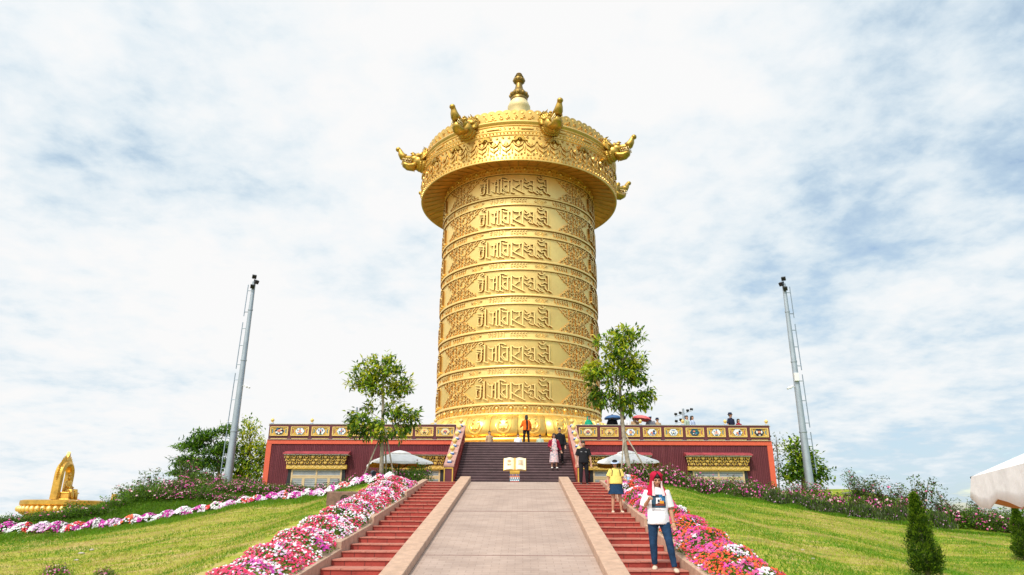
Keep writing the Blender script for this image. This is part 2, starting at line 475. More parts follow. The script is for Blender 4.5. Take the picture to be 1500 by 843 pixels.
stairs(-3.48, -2.175, 'long flight of red stone steps on the left of the ramp')
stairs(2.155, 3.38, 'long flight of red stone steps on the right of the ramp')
def side_kerb(x0, x1, label):
    mb = MB()
    segs = [(RAMP_Y0 - 0.2, 12.2), (12.2, 15.2), (15.2, 18.3), (18.3, 23.3), (23.3, 28.4)]
    for (ya, yb) in segs:
        k = 3
        for q in range(k):
            a_, b_ = ya + (yb - ya) * q / k, ya + (yb - ya) * (q + 1) / k - 0.006
            # each run starts high on its step and ends nearly level with it
            f = lambda y: SLOPE * (y - RAMP_Y0) + 0.20 - 0.15 * (y - ya) / (yb - ya)
            mb.prism([(a_, f(a_) - 1.0), (b_, f(b_) - 1.0), (b_, f(b_)), (a_, f(a_))], x0, x1, 'x')
    o = mb.build('stair_kerb', STONE, bevel=0.015); tag(o, label, None, None, 'structure')
side_kerb(-3.72, -3.485, 'stepped pink stone kerb between the left steps and the flower bed')
side_kerb(3.385, 3.62, 'stepped pink stone kerb between the right steps and the flower bed')

# upper dark stairs to the terrace: built as a thing with its balustrades
US_Y0, US_Y1, US_N = 31.3, 36.8, 17
US_R = (TERR_Z - LAND_Z) / US_N; US_T = (US_Y1 - US_Y0) / US_N
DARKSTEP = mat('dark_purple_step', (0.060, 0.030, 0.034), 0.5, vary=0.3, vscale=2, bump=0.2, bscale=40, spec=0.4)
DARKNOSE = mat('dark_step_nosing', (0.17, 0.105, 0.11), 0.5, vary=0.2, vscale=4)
PINKRAIL = mat('pink_rail_stone', (0.50, 0.27, 0.22), 0.55, vary=0.22, vscale=6)
MAROON = mat('maroon_paint', (0.115, 0.022, 0.030), 0.6, vary=0.15, vscale=3)
REDPAINT = mat('red_paint', (0.46, 0.07, 0.05), 0.55, vary=0.1)
ORANGE = mat('orange_red_paint', (0.66, 0.105, 0.048), 0.55, vary=0.07, vscale=5)
BLUEPAINT = mat('blue_paint', (0.03, 0.12, 0.36), 0.5)
TEAL = mat('teal_paint', (0.01, 0.20, 0.32), 0.5)
PURPLE = mat('mauve_paint', (0.34, 0.08, 0.12), 0.5)
WHITEP = mat('white_paint', (0.80, 0.80, 0.80), 0.5)
BLACKP = mat('black_paint', (0.012, 0.013, 0.016), 0.5)
CREAM = mat('cream_frame', (0.58, 0.43, 0.25), 0.5, vary=0.06)
GREENP = mat('green_paint', (0.02, 0.22, 0.12), 0.5)

us = thing('upper_staircase', 'dark purple stone staircase with pink balustrades leading up to the terrace', 'staircase', (0, US_Y0, LAND_Z))
mb = MB()
for i in range(US_N):
    y = US_T * i; z = US_R * (i + 1)
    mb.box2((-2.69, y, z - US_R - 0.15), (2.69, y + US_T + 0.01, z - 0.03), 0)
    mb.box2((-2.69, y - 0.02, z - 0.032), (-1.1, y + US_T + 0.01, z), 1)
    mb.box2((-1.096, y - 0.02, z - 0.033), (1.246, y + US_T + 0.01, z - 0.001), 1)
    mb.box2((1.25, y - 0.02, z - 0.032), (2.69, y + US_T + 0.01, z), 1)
mb.build('steps', [DARKSTEP, DARKNOSE], us)
def finial_ball(parent, x, y, z, s=1.0):
    mb = MB()
    mb.box((x, y, z + 0.03 * s), (0.20 * s, 0.20 * s, 0.06 * s), 1)
    mb.box((x, y, z + 0.10 * s), (0.15 * s, 0.15 * s, 0.08 * s), 2)
    mb.lathe([(0.10 * s, 0.14 * s), (0.06 * s, 0.17 * s), (0.06 * s, 0.19 * s), (0.12 * s, 0.24 * s), (0.135 * s, 0.31 * s), (0.10 * s, 0.38 * s), (0.03 * s, 0.42 * s), (0.012 * s, 0.46 * s)], 12, (x, y, 0 + z), 0)
    return mb.build('finial', [GOLD_LIGHT, BLUEPAINT, WHITEP], parent, smooth=40)
for sx in (-1, 1):
    x0, x1 = sorted((sx * 2.70, sx * 3.16))
    ya, yb = -0.30, US_Y1 - US_Y0
    za, zb = 0.86, TERR_Z - LAND_Z + 0.90
    lo = lambda y: US_R / US_T * y
    hi = lambda y: za + (zb - za) * (y - ya) / (yb - ya)
    mb = MB()
    xi0, xi1 = x0 + 0.04, x1 - 0.04
    # solid lower wall following the flight, upper beam, and short posts between
    mb.prism([(ya + 0.05, -0.2), (yb, -0.2), (yb, lo(yb) + 0.26), (0.0, 0.30), (ya + 0.05, 0.28)], xi0, xi1, 'x', 0)
    mb.prism([(ya + 0.05, hi(ya) - 0.24), (yb, hi(yb) - 0.24), (yb, hi(yb) - 0.07), (ya + 0.05, hi(ya) - 0.07)], xi0 - 0.006, xi1 + 0.006, 'x', 0)
    for q in range(4):
        y = ya + 0.10 + (yb - ya - 0.4) * q / 3
        mb.prism([(y, lo(max(0, y)) + 0.1), (y + 0.32, lo(max(0, y)) + 0.15), (y + 0.32, hi(y + 0.32) - 0.15), (y, hi(y) - 0.15)], xi0 - 0.012, xi1 + 0.012, 'x', 0)
    mb.prism([(ya + 0.3, lo(0) + 0.1), (yb, lo(yb) + 0.1), (yb, hi(yb) - 0.1), (ya + 0.3, hi(ya + 0.3) - 0.1)], xi0 + 0.12, xi1 - 0.12, 'x', 1)
    bal = mb.build('balustrade', [REDPAINT, MAROON], us)
    mb = MB()
    mb.prism([(ya - 0.04, hi(ya) - 0.07), (yb + 0.05, hi(yb) - 0.07), (yb + 0.05, hi(yb) + 0.02), (ya - 0.04, hi(ya) + 0.02)], x0, x1, 'x', 0)
    mb.build('coping', PINKRAIL, bal)
    # newel post at the foot, with a gilded frame
    mb = MB()
    mb.box2((x0 + 0.02, ya - 0.12, -0.03), (x1 - 0.02, ya + 0.045, hi(ya) - 0.075), 0)
    w = x1 - x0 - 0.04; cxm = (x0 + x1) / 2
    for (cx_, cz_, sx_, sz_) in ((cxm - w / 2 + 0.03, 0.38, 0.05, 0.72), (cxm + w / 2 - 0.03, 0.38, 0.05, 0.72), (cxm, 0.06, w - 0.12, 0.05), (cxm, 0.72, w - 0.12, 0.05)):
        mb.box((cx_, ya - 0.13, cz_), (sx_, 0.03, sz_), 1)
    mb.build('newel_post', [MAROON, GOLD_PAINT], bal)
    for q in range(6):
        y = ya + 0.22 + (yb - ya - 0.45) * q / 5
        finial_ball(bal, cxm, y, hi(y) + 0.015, 0.95)
# ---------------------------------------------------------------- the golden prayer wheel
TWY = 60.0
tw = thing('prayer_wheel', 'giant golden prayer wheel tower with raised script, wide round canopy and dragon heads', 'prayer wheel', (0, TWY, TERR_Z))
ZB = TERR_Z
DR = 7.05                                   # drum radius
def cyl(th, z, r): return (r * math.sin(th), -r * math.cos(th), z - ZB)

class Relief:
    """raised strokes wrapped round a cylinder; s is the arc length from the axis, z the world height"""
    def __init__(self, r, edge=False): self.r = r; self.mb = MB(); self.edge = edge
    def stroke(self, pts, w, h, sub=0.35, taper=False, m=0, edge=False):
        P = [Vector(p) for p in pts]
        Q = [P[0]]
        for p, q in zip(P, P[1:]):
            k = max(1, int((q - p).length / sub))
            for i in range(1, k + 1): Q.append(p.lerp(q, i / k))
        rings = []
        n = len(Q)
        for i, p in enumerate(Q):
            d = Q[min(i + 1, n - 1)] - Q[max(i - 1, 0)]
            if d.length < 1e-6: continue
            d.normalize(); nn = Vector((-d.y, d.x))
            ww = w * (1 - 0.6 * i / max(1, n - 1)) if taper else w
            a = p + nn * ww / 2; c = p - nn * ww / 2
            a2 = p + nn * ww * 0.43; c2 = p - nn * ww * 0.43
            r = self.r
            rings.append([cyl(a.x / r, a.y, r - 0.03), cyl(a2.x / r, a2.y, r + h), cyl(c2.x / r, c2.y, r + h), cyl(c.x / r, c.y, r - 0.03)])
        if len(rings) > 1:
            n0 = len(self.mb.m); self.mb.rings(rings, m)
            if edge or self.edge:                          # stroke sides get a darker gold that paints in their shadow lines
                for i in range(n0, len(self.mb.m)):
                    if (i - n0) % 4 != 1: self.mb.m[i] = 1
    def spiral(self, s, z, R, turns=1.25, a0=0.0, hand=1, w=0.08, h=0.07):
        pts = []
        n = max(7, int(9 * turns))
        for i in range(n + 1):
            t = i / n
            rr = R * (1 - 0.80 * t); an = a0 + hand * 2 * PI * turns * t
            pts.append((s + rr * math.cos(an), z + rr * math.sin(an)))
        self.stroke(pts, w, h, sub=9, taper=True)
    def boss(self, s, z, R, h, n=8, k=3, m=0):
        r = self.r; rings = []
        for i in range(k + 1):
            t = i / k * PI / 2
            rings.append([cyl((s + R * math.cos(t) * math.cos(2 * PI * j / n)) / r, z + R * math.cos(t) * math.sin(2 * PI * j / n), r - 0.02 + h * math.sin(t)) for j in range(n)])
        self.mb.rings(rings, m)
    def leaf(self, s, z, L, wd, an, h):
        r = self.r; ca, sa = math.cos(an), math.sin(an); out = []
        prof = [(0, 0), (0.3, 0.8), (0.6, 1.0), (0.85, 0.6), (1, 0), (0.85, -0.6), (0.6, -1.0), (0.3, -0.8)]
        base = []; top = []
        for u, v in prof:
            x, y = u * L, v * wd / 2
            base.append(cyl((s + x * ca - y * sa) / r, z + x * sa + y * ca, r - 0.02))
            x, y = 0.1 * L + u * L * 0.8, v * wd / 2 * 0.6
            top.append(cyl((s + x * ca - y * sa) / r, z + x * sa + y * ca, r + h))
        self.mb.rings([base, top])

# --- drum, plain hammered sheet with vertical seams between the plates
mb = MB(); NS = 192
mb.lathe([(DR - 0.02, 9.25 - ZB), (DR, 9.3 - ZB), (DR, 30.9 - ZB)], NS, (0, 0, 0))
drum = mb.build('drum', GOLD, tw, smooth=40)
mb = MB()
for q in range(7):
    z0 = 10.25 + q * 2.957
    mb.rings([[cyl(-0.0016, z, DR - 0.01), cyl(-0.0016, z, DR + 0.012), cyl(0.0016, z, DR + 0.012), cyl(0.0016, z, DR - 0.01)] for z in (z0, z0 + 2.95)])
seam = mb.build('seam', GOLD_RELIEF, drum)
for k in range(16):
    o = seam if k == 0 else seam.copy()
    if k: COL.objects.link(o); o.parent = drum
    o.rotation_euler = (0, 0, 2 * PI * k / 16 + 0.002)

RINGZ = [10.11 + 2.957 * k for k in range(7)]     # lower ring of each row of script
FIELD = 2.13                                      # height of a row of script above its lower ring
def hoop(z, R, rad, name='hoop', m=GOLD, parent=tw, nseg=160):
    mb = MB()
    out = rad * 1.35
    mb.lathe([(R + out * 0.92, z - ZB - rad * 0.75), (R + out, z - ZB - rad * 0.2), (R + out * 0.95, z - ZB + rad * 0.45), (R + out * 0.6, z - ZB + rad * 0.95), (R - 0.05, z - ZB + rad * 1.1)], nseg, (0, 0, 0), cap=False)
    mb.lathe([(R - 0.05, z - ZB - rad), (R + out * 0.7, z - ZB - rad), (R + out * 0.92, z - ZB - rad * 0.75)], nseg, (0, 0, 0), cap=False, m=1)  # underside coloured dark to paint a shadow line below the hoop
    return mb.build(name, [m, GOLD_SHADE], parent, smooth=40)
hoops = []
for k in range(7):
    hoop(RINGZ[k], DR + 0.02, 0.115)
    hoop(RINGZ[k] + FIELD + 0.10, DR + 0.02, 0.085)

# --- the six big syllables of a row (strokes measured on the photograph, laid out flat in arc length and height)
GLY = [
 # om
 ([(97, 112), (138, 84)], 15), ([(122, 124), (160, 96)], 15), ([(138, 84), (160, 96)], 12),
 ([(70, 176), (155, 170)], 16), ([(70, 204), (128, 202), (155, 204)], 14), ([(88, 226), (88, 292), (104, 296)], 17), ([(70, 226), (105, 226)], 12), ([(120, 236), (150, 236)], 12),
 ([(143, 160), (141, 296), (126, 318), (98, 324), (72, 314)], 17), ([(183, 108), (184, 316)], 20), ([(166, 306), (232, 324)], 15), ([(155, 118), (186, 130)], 12),
 # ma
 ([(228, 128), (246, 148), (272, 148), (300, 138)], 17), ([(282, 146), (282, 290)], 18), ([(228, 262), (256, 280), (284, 290)], 14), ([(284, 200), (330, 196)], 14), ([(325, 104), (326, 292)], 20), ([(304, 288), (352, 304)], 15), ([(300, 112), (326, 118)], 12),
 # ni
 ([(344, 112), (352, 92), (382, 76), (420, 80), (450, 94)], 15), ([(368, 96), (370, 292)], 20), ([(352, 286), (410, 304)], 15), ([(392, 108), (410, 126), (448, 126), (490, 122)], 16), ([(464, 124), (466, 284)], 18), ([(440, 184), (412, 196), (402, 218), (424, 246), (470, 284)], 15), ([(384, 232), (412, 262), (446, 280)], 13), ([(346, 96), (372, 100)], 11),
 # pad
 ([(512, 96), (514, 290)], 19), ([(496, 282), (552, 296)], 15), ([(526, 98), (548, 118), (576, 124), (632, 118)], 16), ([(612, 122), (612, 178), (584, 188), (558, 214)], 15), ([(518, 212), (590, 254), (686, 300)], 16), ([(655, 110), (656, 286)], 19), ([(632, 112), (656, 118)], 11),
 # dme
 ([(684, 92), (712, 124)], 15), ([(682, 142), (710, 154), (752, 130)], 15), ([(748, 132), (750, 168), (720, 178)], 14), ([(764, 130), (812, 124)], 15), ([(801, 126), (803, 268)], 19), ([(672, 188), (716, 222), (764, 222)], 15), ([(716, 204), (744, 182), (778, 184), (794, 198)], 14), ([(732, 254), (760, 274), (796, 284)], 15), ([(792, 262), (830, 292), (866, 312)], 16), ([(764, 222), (742, 250)], 12),
 # hum
 ([(860, 68), (884, 94), (914, 98), (948, 74)], 14), ([(904, 66), (920, 62)], 16), ([(858, 104), (880, 138), (902, 148), (950, 146), (950, 172)], 16), ([(856, 202), (894, 234)], 16), ([(900, 212), (934, 196), (972, 212)], 15), ([(892, 240), (922, 236), (942, 240), (942, 270), (984, 312)], 15), ([(854, 262), (876, 296), (928, 316)], 14), ([(884, 276), (934, 308)], 13), ([(986, 108), (987, 298), (1038, 332)], 19), ([(962, 112), (988, 122)], 11),
]
def glyph_xy(x, y):
    ang = math.asin(max(-1, min(1, (x - 600) / 1126.0)))
    vb = 332 + 2.25e-4 * (x - 600) ** 2
    v = (vb - y) / 312.0
    return (ang * DR, v)
rel = Relief(DR)
for pts, w in GLY:
    q = [glyph_xy(*p) for p in pts]
    rel.stroke([(s, RINGZ[0] + 0.04 + v * 2.14) for s, v in q], w / 8.87 / 17.6 * 1.0, 0.19, sub=0.3, edge=True)
ins0 = rel.mb.build('mantra_inscription', [GOLD, GOLD_SHADE], tw)

# --- scroll ornament between two panels of script, on one quarter of the drum
def field_half(v):                       # half-width (degrees) of the plain panel round the script at height v (0..1)
    c = abs(v - 0.5) * 2
    return 38.5 - 10.5 * c ** 0.9
rng = random.Random(5)
rel = Relief(DR, True)
zs0 = RINGZ[0] + 0.14
for row in range(7):
    v = (row + 0.5) / 7
    a0 = field_half(v); a1 = 90 - a0
    width = R_(a1 - a0) * DR
    n = max(3, int(width / 0.38))
    for i in range(n):
        s = R_(a0) * DR + width * (i + 0.5) / n + rng.uniform(-0.05, 0.05)
        z = zs0 + v * 1.92 + rng.uniform(-0.04, 0.04)
        rel.spiral(s, z, rng.uniform(0.135, 0.18), rng.uniform(0.9, 1.35), rng.uniform(0, 6.28), rng.choice((-1, 1)), 0.062, 0.11)
        if rng.random() < 0.75:
            rel.leaf(s + rng.uniform(-0.12, 0.12), z + rng.uniform(-0.12, 0.12), 0.24, 0.12, rng.uniform(0, 6.28), 0.12)
for sg in (0, 1):                        # rim along the edge of the plain panel
    pts = []
    for i in range(15):
        v = i / 14; a = field_half(v)
        pts.append((R_(a if sg == 0 else 90 - a) * DR + 0.03 * math.sin(i * 2.2), zs0 - 0.03 + v * 1.98))
    rel.stroke(pts, 0.07, 0.07)
orn0 = rel.mb.build('scroll_relief', [GOLD, GOLD_SHADE2], tw)

# --- narrow band of small script between two rows: two words and a flourish, repeated
rel = Relief(DR, True)
zb0 = RINGZ[0] + FIELD + 0.18; hb = 0.53
rng = random.Random(11)
for g in range(8):
    for w_ in range(3):
        sc = R_(0.5 + 15 * (g * 3 + w_ - 1)) * DR
        if w_ < 2:
            x = sc - 0.70
            for ch in range(6):
                wch = 0.20; zt = zb0 + hb * 0.80
                rel.stroke([(x, zt), (x + wch * 0.85, zt)], 0.07, 0.10)
                k = (ch * 3 + w_ * 2) % 6
                if k in (0, 3, 4): rel.stroke([(x + wch * 0.75, zt), (x + wch * 0.75, zb0 + hb * (0.30 if k != 3 else 0.08))], 0.07, 0.10)
                if k in (1, 3, 5): rel.spiral(x + wch * 0.4, zb0 + hb * 0.5, 0.085, 0.9, 1.6 * k, 1, 0.065, 0.10)
                if k in (0, 2, 5): rel.stroke([(x + 0.04, zt), (x + 0.03, zb0 + hb * 0.52), (x + wch * 0.7, zb0 + hb * 0.34)], 0.065, 0.10)
                if k in (2, 4): rel.stroke([(x + 0.02, zb0 + hb * 0.22), (x + wch * 0.8, zb0 + hb * 0.14)], 0.07, 0.10)
                if k in (0, 4): rel.stroke([(x + 0.04, zt + 0.10), (x + 0.12, zt + 0.14)], 0.065, 0.10)
                x += 0.235
            rel.boss(sc + 0.80, zb0 + hb * 0.72, 0.04, 0.06, 6, 2); rel.boss(sc + 0.80, zb0 + hb * 0.32, 0.04, 0.06, 6, 2)
        else:
            rel.boss(sc, zb0 + hb * 0.5, 0.11, 0.09)
            for q in range(10):
                an = 2 * PI * q / 10
                rel.leaf(sc + 0.11 * math.cos(an), zb0 + hb * 0.5 + 0.09 * math.sin(an), 0.16 + 0.14 * abs(math.cos(an)), 0.10, an * 0.8 if False else math.atan2(math.sin(an) * 0.55, math.cos(an)), 0.07)
            for sx in (-1, 1):
                rel.spiral(sc + sx * 0.44, zb0 + hb * 0.55, 0.11, 1.1, 0, sx, 0.07, 0.10)
rel.mb.lathe([(DR + 0.012, zb0 - 0.04 - ZB), (DR + 0.012, zb0 + hb + 0.03 - ZB)], NS, cap=False)
sm0 = rel.mb.build('small_inscription', [GOLD, GOLD_SHADE2], tw)

for k in range(7):
    dz = RINGZ[k] - RINGZ[0]
    for q in range(4):
        if k or q:
            for src in (ins0, orn0):
                c = src.copy(); COL.objects.link(c); c.parent = tw; c.location = (0, 0, dz); c.rotation_euler = (0, 0, PI / 2 * q)
    if 0 < k < 6:
        c = sm0.copy(); COL.objects.link(c); c.parent = tw; c.location = (0, 0, dz)

# --- top band under the canopy and the bossed band at the foot of the drum
def boss_band(name, z0, z1, n, r=DR, hoops_=True, mat_=GOLD_RELIEF, seed=3, big=0.2):
    rng = random.Random(seed)
    rel = Relief(r, True); zc = (z0 + z1) / 2; h = z1 - z0
    for i in range(n):
        s = 2 * PI * r * (i + 0.5) / n; per = 2 * PI * r / n
        rel.boss(s, zc + 0.05, big, 0.20, 10, 3)
        pts = [(s + (big + 0.10) * math.cos(a), zc + 0.02 + (big + 0.08) * math.sin(a)) for a in [PI * (0.0 + 1.0 * q / 8) for q in range(9)]]
        rel.stroke(pts, 0.07, 0.12, sub=9)
        for sx in (-1, 1):
            rel.spiral(s + sx * per * 0.36, zc + h * 0.20, h * 0.17, 1.2, PI * (sx < 0), sx, 0.07, 0.09)
            rel.spiral(s + sx * per * 0.30, zc - h * 0.26, h * 0.15, 1.2, PI * (sx < 0), -sx, 0.07, 0.09)
        rel.leaf(s + per * 0.5, zc - h * 0.3, h * 0.7, 0.16, PI / 2, 0.10)
        rel.leaf(s, zc - h * 0.40, h * 0.28, 0.22, PI / 2, 0.08)
    return rel.mb.build(name, [mat_, GOLD_SHADE2], tw)
boss_band('boss_band', 9.40, 10.02, 40)
boss_band('boss_band', 30.15, 30.75, 40, big=0.14)
hoop(9.33, DR + 0.05, 0.10)

# --- lotus base
LP = 24
def petal_profile(t):      # t 0 (top, at the drum) .. 1 (lower lip): radius, height
    pts = [(7.12, 9.30), (7.35, 9.28), (7.75, 9.10), (8.12, 8.72), (8.32, 8.25), (8.36, 7.85), (8.28, 7.60), (8.12, 7.50)]
    f = t * (len(pts) - 1); i = min(int(f), len(pts) - 2); u = f - i
    return (pts[i][0] * (1 - u) + pts[i + 1][0] * u, pts[i][1] * (1 - u) + pts[i + 1][1] * u)
mb = MB()
mb.lathe([(7.0, 9.25 - ZB), (7.6, 8.9 - ZB), (7.95, 8.2 - ZB), (7.9, 7.5 - ZB), (7.85, 7.4 - ZB)], 96, cap=False)
mb.build('lotus_core', GOLD_DARK, tw, smooth=True)
def petal_mesh():
    mb = MB(); U, T = 12, 14
    half = PI / LP
    def P(u, t, lift=0.0, wscale=1.0):
        r, z = petal_profile(t)
        w = 1.0 - 0.30 * max(0, (t - 0.62) / 0.38) ** 2.2
        bulge = 0.30 * (1 - abs(u) ** 3.0) * math.sin(PI * min(1, t * 0.92 + 0.05)) + lift
        return cyl(half * u * w * wscale * 0.985, z - (0.05 * (1 - u * u) * t), r + bulge - 0.12)
    g = [[P(-1 + 2 * i / U, j / T) for i in range(U + 1)] for j in range(T + 1)]
    vs = [p for row in g for p in row]; n = U + 1
    fs = [(j * n + i, (j + 1) * n + i, (j + 1) * n + i + 1, j * n + i + 1) for j in range(T) for i in range(U)]
    mb.add(vs, fs)
    # raised inner shield with a curl and eyes on it
    def tubeon(pts, rad):
        mb.tube([P(u, t, 0.03) for u, t in pts], rad, 6)
    shield = [(-0.52, 0.06), (-0.56, 0.35), (-0.50, 0.58), (-0.34, 0.70), (0, 0.76), (0.34, 0.70), (0.50, 0.58), (0.56, 0.35), (0.52, 0.06)]
    tubeon(shield, 0.065)
    g = [[P((-1 + 2 * i / 6) * 0.42, 0.10 + 0.42 * j / 6, 0.09 * math.sin(PI * (j + 0.5) / 7) * (1 - (abs(-1 + i / 3)) ** 2)) for i in range(7)] for j in range(7)]
    vs = [p for row in g for p in row]
    mb.add(vs, [(j * 7 + i, (j + 1) * 7 + i, (j + 1) * 7 + i + 1, j * 7 + i + 1) for j in range(6) for i in range(6)])
    for sx in (-1, 1):
        tubeon([(sx * 0.05, 0.60), (sx * 0.22, 0.63), (sx * 0.34, 0.55), (sx * 0.28, 0.47), (sx * 0.16, 0.50)], 0.06)
        tubeon([(sx * 0.12, 0.86), (sx * 0.28, 0.84), (sx * 0.30, 0.92), (sx * 0.16, 0.95)], 0.05)
        c = P(sx * 0.2, 0.40, 0.08); mb.ell(c, (0.08, 0.08, 0.07), 8, 5)
    c = P(0, 0.62, 0.06); mb.ell(c, (0.12, 0.12, 0.14), 8, 6)
    c = P(0, 0.93, 0.04); mb.ell(c, (0.16, 0.1, 0.10), 8, 6)
    return mb
pm = petal_mesh().build('lotus_petal', GOLD_LOTUS, tw, smooth=50)
for k in range(LP):
    th = 2 * PI * (k + 0.5) / LP
    if k == 0: pm.rotation_euler = (0, 0, th)
    else:
        c = pm.copy(); COL.objects.link(c); c.parent = tw; c.rotation_euler = (0, 0, th)
mb = MB()
mb.lathe([(7.9, 7.45 - ZB), (8.45, 7.45 - ZB), (8.56, 7.36 - ZB), (8.58, 7.26 - ZB), (8.50, 7.18 - ZB), (8.44, 7.14 - ZB), (8.40, 6.95 - ZB), (8.40, 5.85 - ZB), (8.6, 5.75 - ZB), (8.7, 5.46 - ZB)], 128, cap=False)
mb.build('plinth', GOLD_LOTUS, tw, smooth=40)
rel = Relief(8.40); rng = random.Random(9)
for i in range(48):
    s = 2 * PI * 8.4 * i / 48
    rel.spiral(s, 6.55, 0.28, 1.5, rng.uniform(0, 6), (-1) ** i, 0.10, 0.09)
    for q in range(4):
        rel.leaf(s + rng.uniform(-0.4, 0.4), 6.5 + rng.uniform(-0.35, 0.25), 0.34, 0.18, rng.uniform(0, 6.28), 0.10)
rel.mb.lathe([(8.41, 5.95 - ZB), (8.41, 6.93 - ZB)], 128, cap=False)
rel.mb.build('plinth_relief', GOLD_RELIEF, tw)

# --- canopy
cn = MB()
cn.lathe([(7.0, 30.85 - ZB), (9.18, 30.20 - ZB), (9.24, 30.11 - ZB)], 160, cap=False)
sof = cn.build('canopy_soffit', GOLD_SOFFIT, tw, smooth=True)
mb = MB()
for k in range(60):
    th = 2 * PI * k / 60
    for e in (0,):
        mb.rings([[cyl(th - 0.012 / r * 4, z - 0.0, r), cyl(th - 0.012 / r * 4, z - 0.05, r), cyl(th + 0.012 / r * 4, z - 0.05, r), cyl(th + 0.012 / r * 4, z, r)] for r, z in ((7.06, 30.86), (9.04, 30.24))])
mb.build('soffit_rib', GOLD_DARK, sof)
mb = MB()
RC = 9.32
prof = [(9.24, 30.12), (RC + 0.04, 30.11), (RC + 0.06, 30.17), (RC + 0.04, 30.24), (RC, 30.27), (RC - 0.02, 30.30), (RC - 0.03, 32.50), (RC + 0.04, 32.55), (RC + 0.05, 32.62), (RC, 32.66), (RC, 32.86), (RC + 0.05, 32.90), (RC + 0.05, 32.98),
        (RC - 0.02, 33.02), (RC - 0.02, 33.42), (RC + 0.06, 33.46), (RC + 0.07, 33.54), (RC + 0.02, 33.58), (RC + 0.10, 33.66), (RC + 0.16, 33.80), (RC + 0.10, 33.94), (RC - 0.05, 34.02), (RC - 0.25, 34.04), (RC - 0.30, 34.10),
        (RC - 0.32, 34.6), (RC - 0.9, 34.75), (5.5, 36.2), (2.2, 38.4), (1.5, 39.4)]
mb.lathe([(r, z - ZB) for r, z in prof], 192, cap=False)
can = mb.build('canopy', GOLD_CROWN, tw, smooth=35)
# garlands and leaves hung round the rim
rel = Relief(RC - 0.03, True)
NG = 56; per = 2 * PI * rel.r / NG
for i in range(NG):
    s = per * i
    rel.stroke([(s - per / 2, 32.15), (s - per * 0.3, 31.65), (s, 31.45), (s + per * 0.3, 31.65), (s + per / 2, 32.15)], 0.10, 0.12, sub=9)
    rel.stroke([(s - per / 2, 31.75), (s - per * 0.3, 31.22), (s, 30.98), (s + per * 0.3, 31.22), (s + per / 2, 31.75)], 0.08, 0.09, sub=9)
    rel.leaf(s, 31.98, 0.52, 0.46, -PI / 2, 0.16)
    rel.leaf(s, 31.30, 0.42, 0.30, -PI / 2, 0.12)
    rel.leaf(s + per / 2, 31.80, 0.85, 0.18, -PI / 2, 0.12)
    rel.boss(s + per / 2, 30.86, 0.10, 0.12, 8, 2); rel.boss(s + per / 2, 31.95, 0.11, 0.15, 8, 2)
    rel.boss(s, 30.62, 0.09, 0.10, 8, 2)
    for q in range(3): rel.leaf(s + per * (q / 3 - 0.33), 30.56, 0.26, 0.20, -PI / 2, 0.08)
    for sx in (-1, 1):
        rel.spiral(s + sx * per * 0.24, 30.72, 0.12, 1.2, 0, sx, 0.055, 0.07)
        rel.spiral(s + sx * per * 0.25, 32.33, 0.13, 1.2, PI, sx, 0.06, 0.08)
rel.mb.build('garland_relief', [GOLD_CROWN, GOLD_SHADE2], can)
for k in range(20):
    rel = Relief(RC - 0.03); s = 2 * PI * rel.r * (k + 0.04) / 20
    for q in range(9):
        an = PI * q / 8
        rel.leaf(s + 0.1 * math.cos(an), 32.05 + 0.06 * math.sin(an), 0.42, 0.16, an * 1.0, 0.24)
    for sx in (-1, 1):
        rel.leaf(s + sx * 0.15, 31.98, 0.55, 0.14, 0 if sx > 0 else PI, 0.22)
    rel.boss(s, 32.06, 0.13, 0.28, 8, 3)
    rel.mb.build('lotus_rosette', GOLD_DARK, can)
rel = Relief(RC)
nb = 190
for i in range(nb): rel.boss(2 * PI * RC * i / nb, 32.76, 0.085, 0.14, 6, 2)
rel.mb.build('bead_row', GOLD_CROWN, can)
rel = Relief(RC - 0.02); rng = random.Random(2)
for i in range(150):
    s = 2 * PI * rel.r * i / 150
    rel.spiral(s, 33.22, 0.13, 1.1, rng.uniform(0, 6.28), (-1) ** i, 0.06, 0.07)
for i in range(40):
    s = 2 * PI * rel.r * (i + 0.5) / 40
    if i % 2: rel.boss(s, 33.2, 0.13, 0.13)
    else:
        rel.stroke([(s - 0.5, 33.22), (s + 0.5, 33.22)], 0.2, 0.12)
rel.mb.lathe([(RC - 0.008, 33.04 - ZB), (RC - 0.008, 33.40 - ZB)], 192, cap=False)
rel.mb.build('frieze_relief', GOLD_CROWN, can)
# upright crest with a scalloped edge
NT = 84
mb = MB(); rt = RC - 0.34
outer = []; 
for i in range(NT * 6):
    th = 2 * PI * i / (NT * 6); f = (i % 6) / 6
    top = 35.02 + 0.17 * math.sin(PI * f) ** 0.7
    outer.append((th, top))
n = len(outer)
r0 = [cyl(th, 34.02, rt + 0.02) for th, t_ in outer]; r1 = [cyl(th, t_, rt + 0.12) for th, t_ in outer]
r2 = [cyl(th, t_, rt + 0.02) for th, t_ in outer]; r3 = [cyl(th, 34.02, rt - 0.10) for th, t_ in outer]
mb.rings([r0, r1, r2, r3], cap=False)
crest = mb.build('crest', GOLD_CROWN, can)
rel = Relief(rt + 0.07); rng = random.Random(4)
for i in range(NT):
    s = 2 * PI * rel.r * (i + 0.5) / NT
    rel.boss(s, 34.86, 0.16, 0.13, 8, 2)
    rel.spiral(s + 0.18, 34.52, 0.16, 1.2, rng.uniform(0, 6), (-1) ** i, 0.07, 0.11)
    rel.leaf(s - 0.2, 34.25, 0.30, 0.14, rng.uniform(0, 6.28), 0.12)
    rel.leaf(s + 0.1, 34.25, 0.30, 0.14, rng.uniform(0, 6.28), 0.12)
rel.mb.lathe([(rt + 0.05, 34.08 - ZB), (rt + 0.13, 34.9 - ZB)], 168, cap=False)
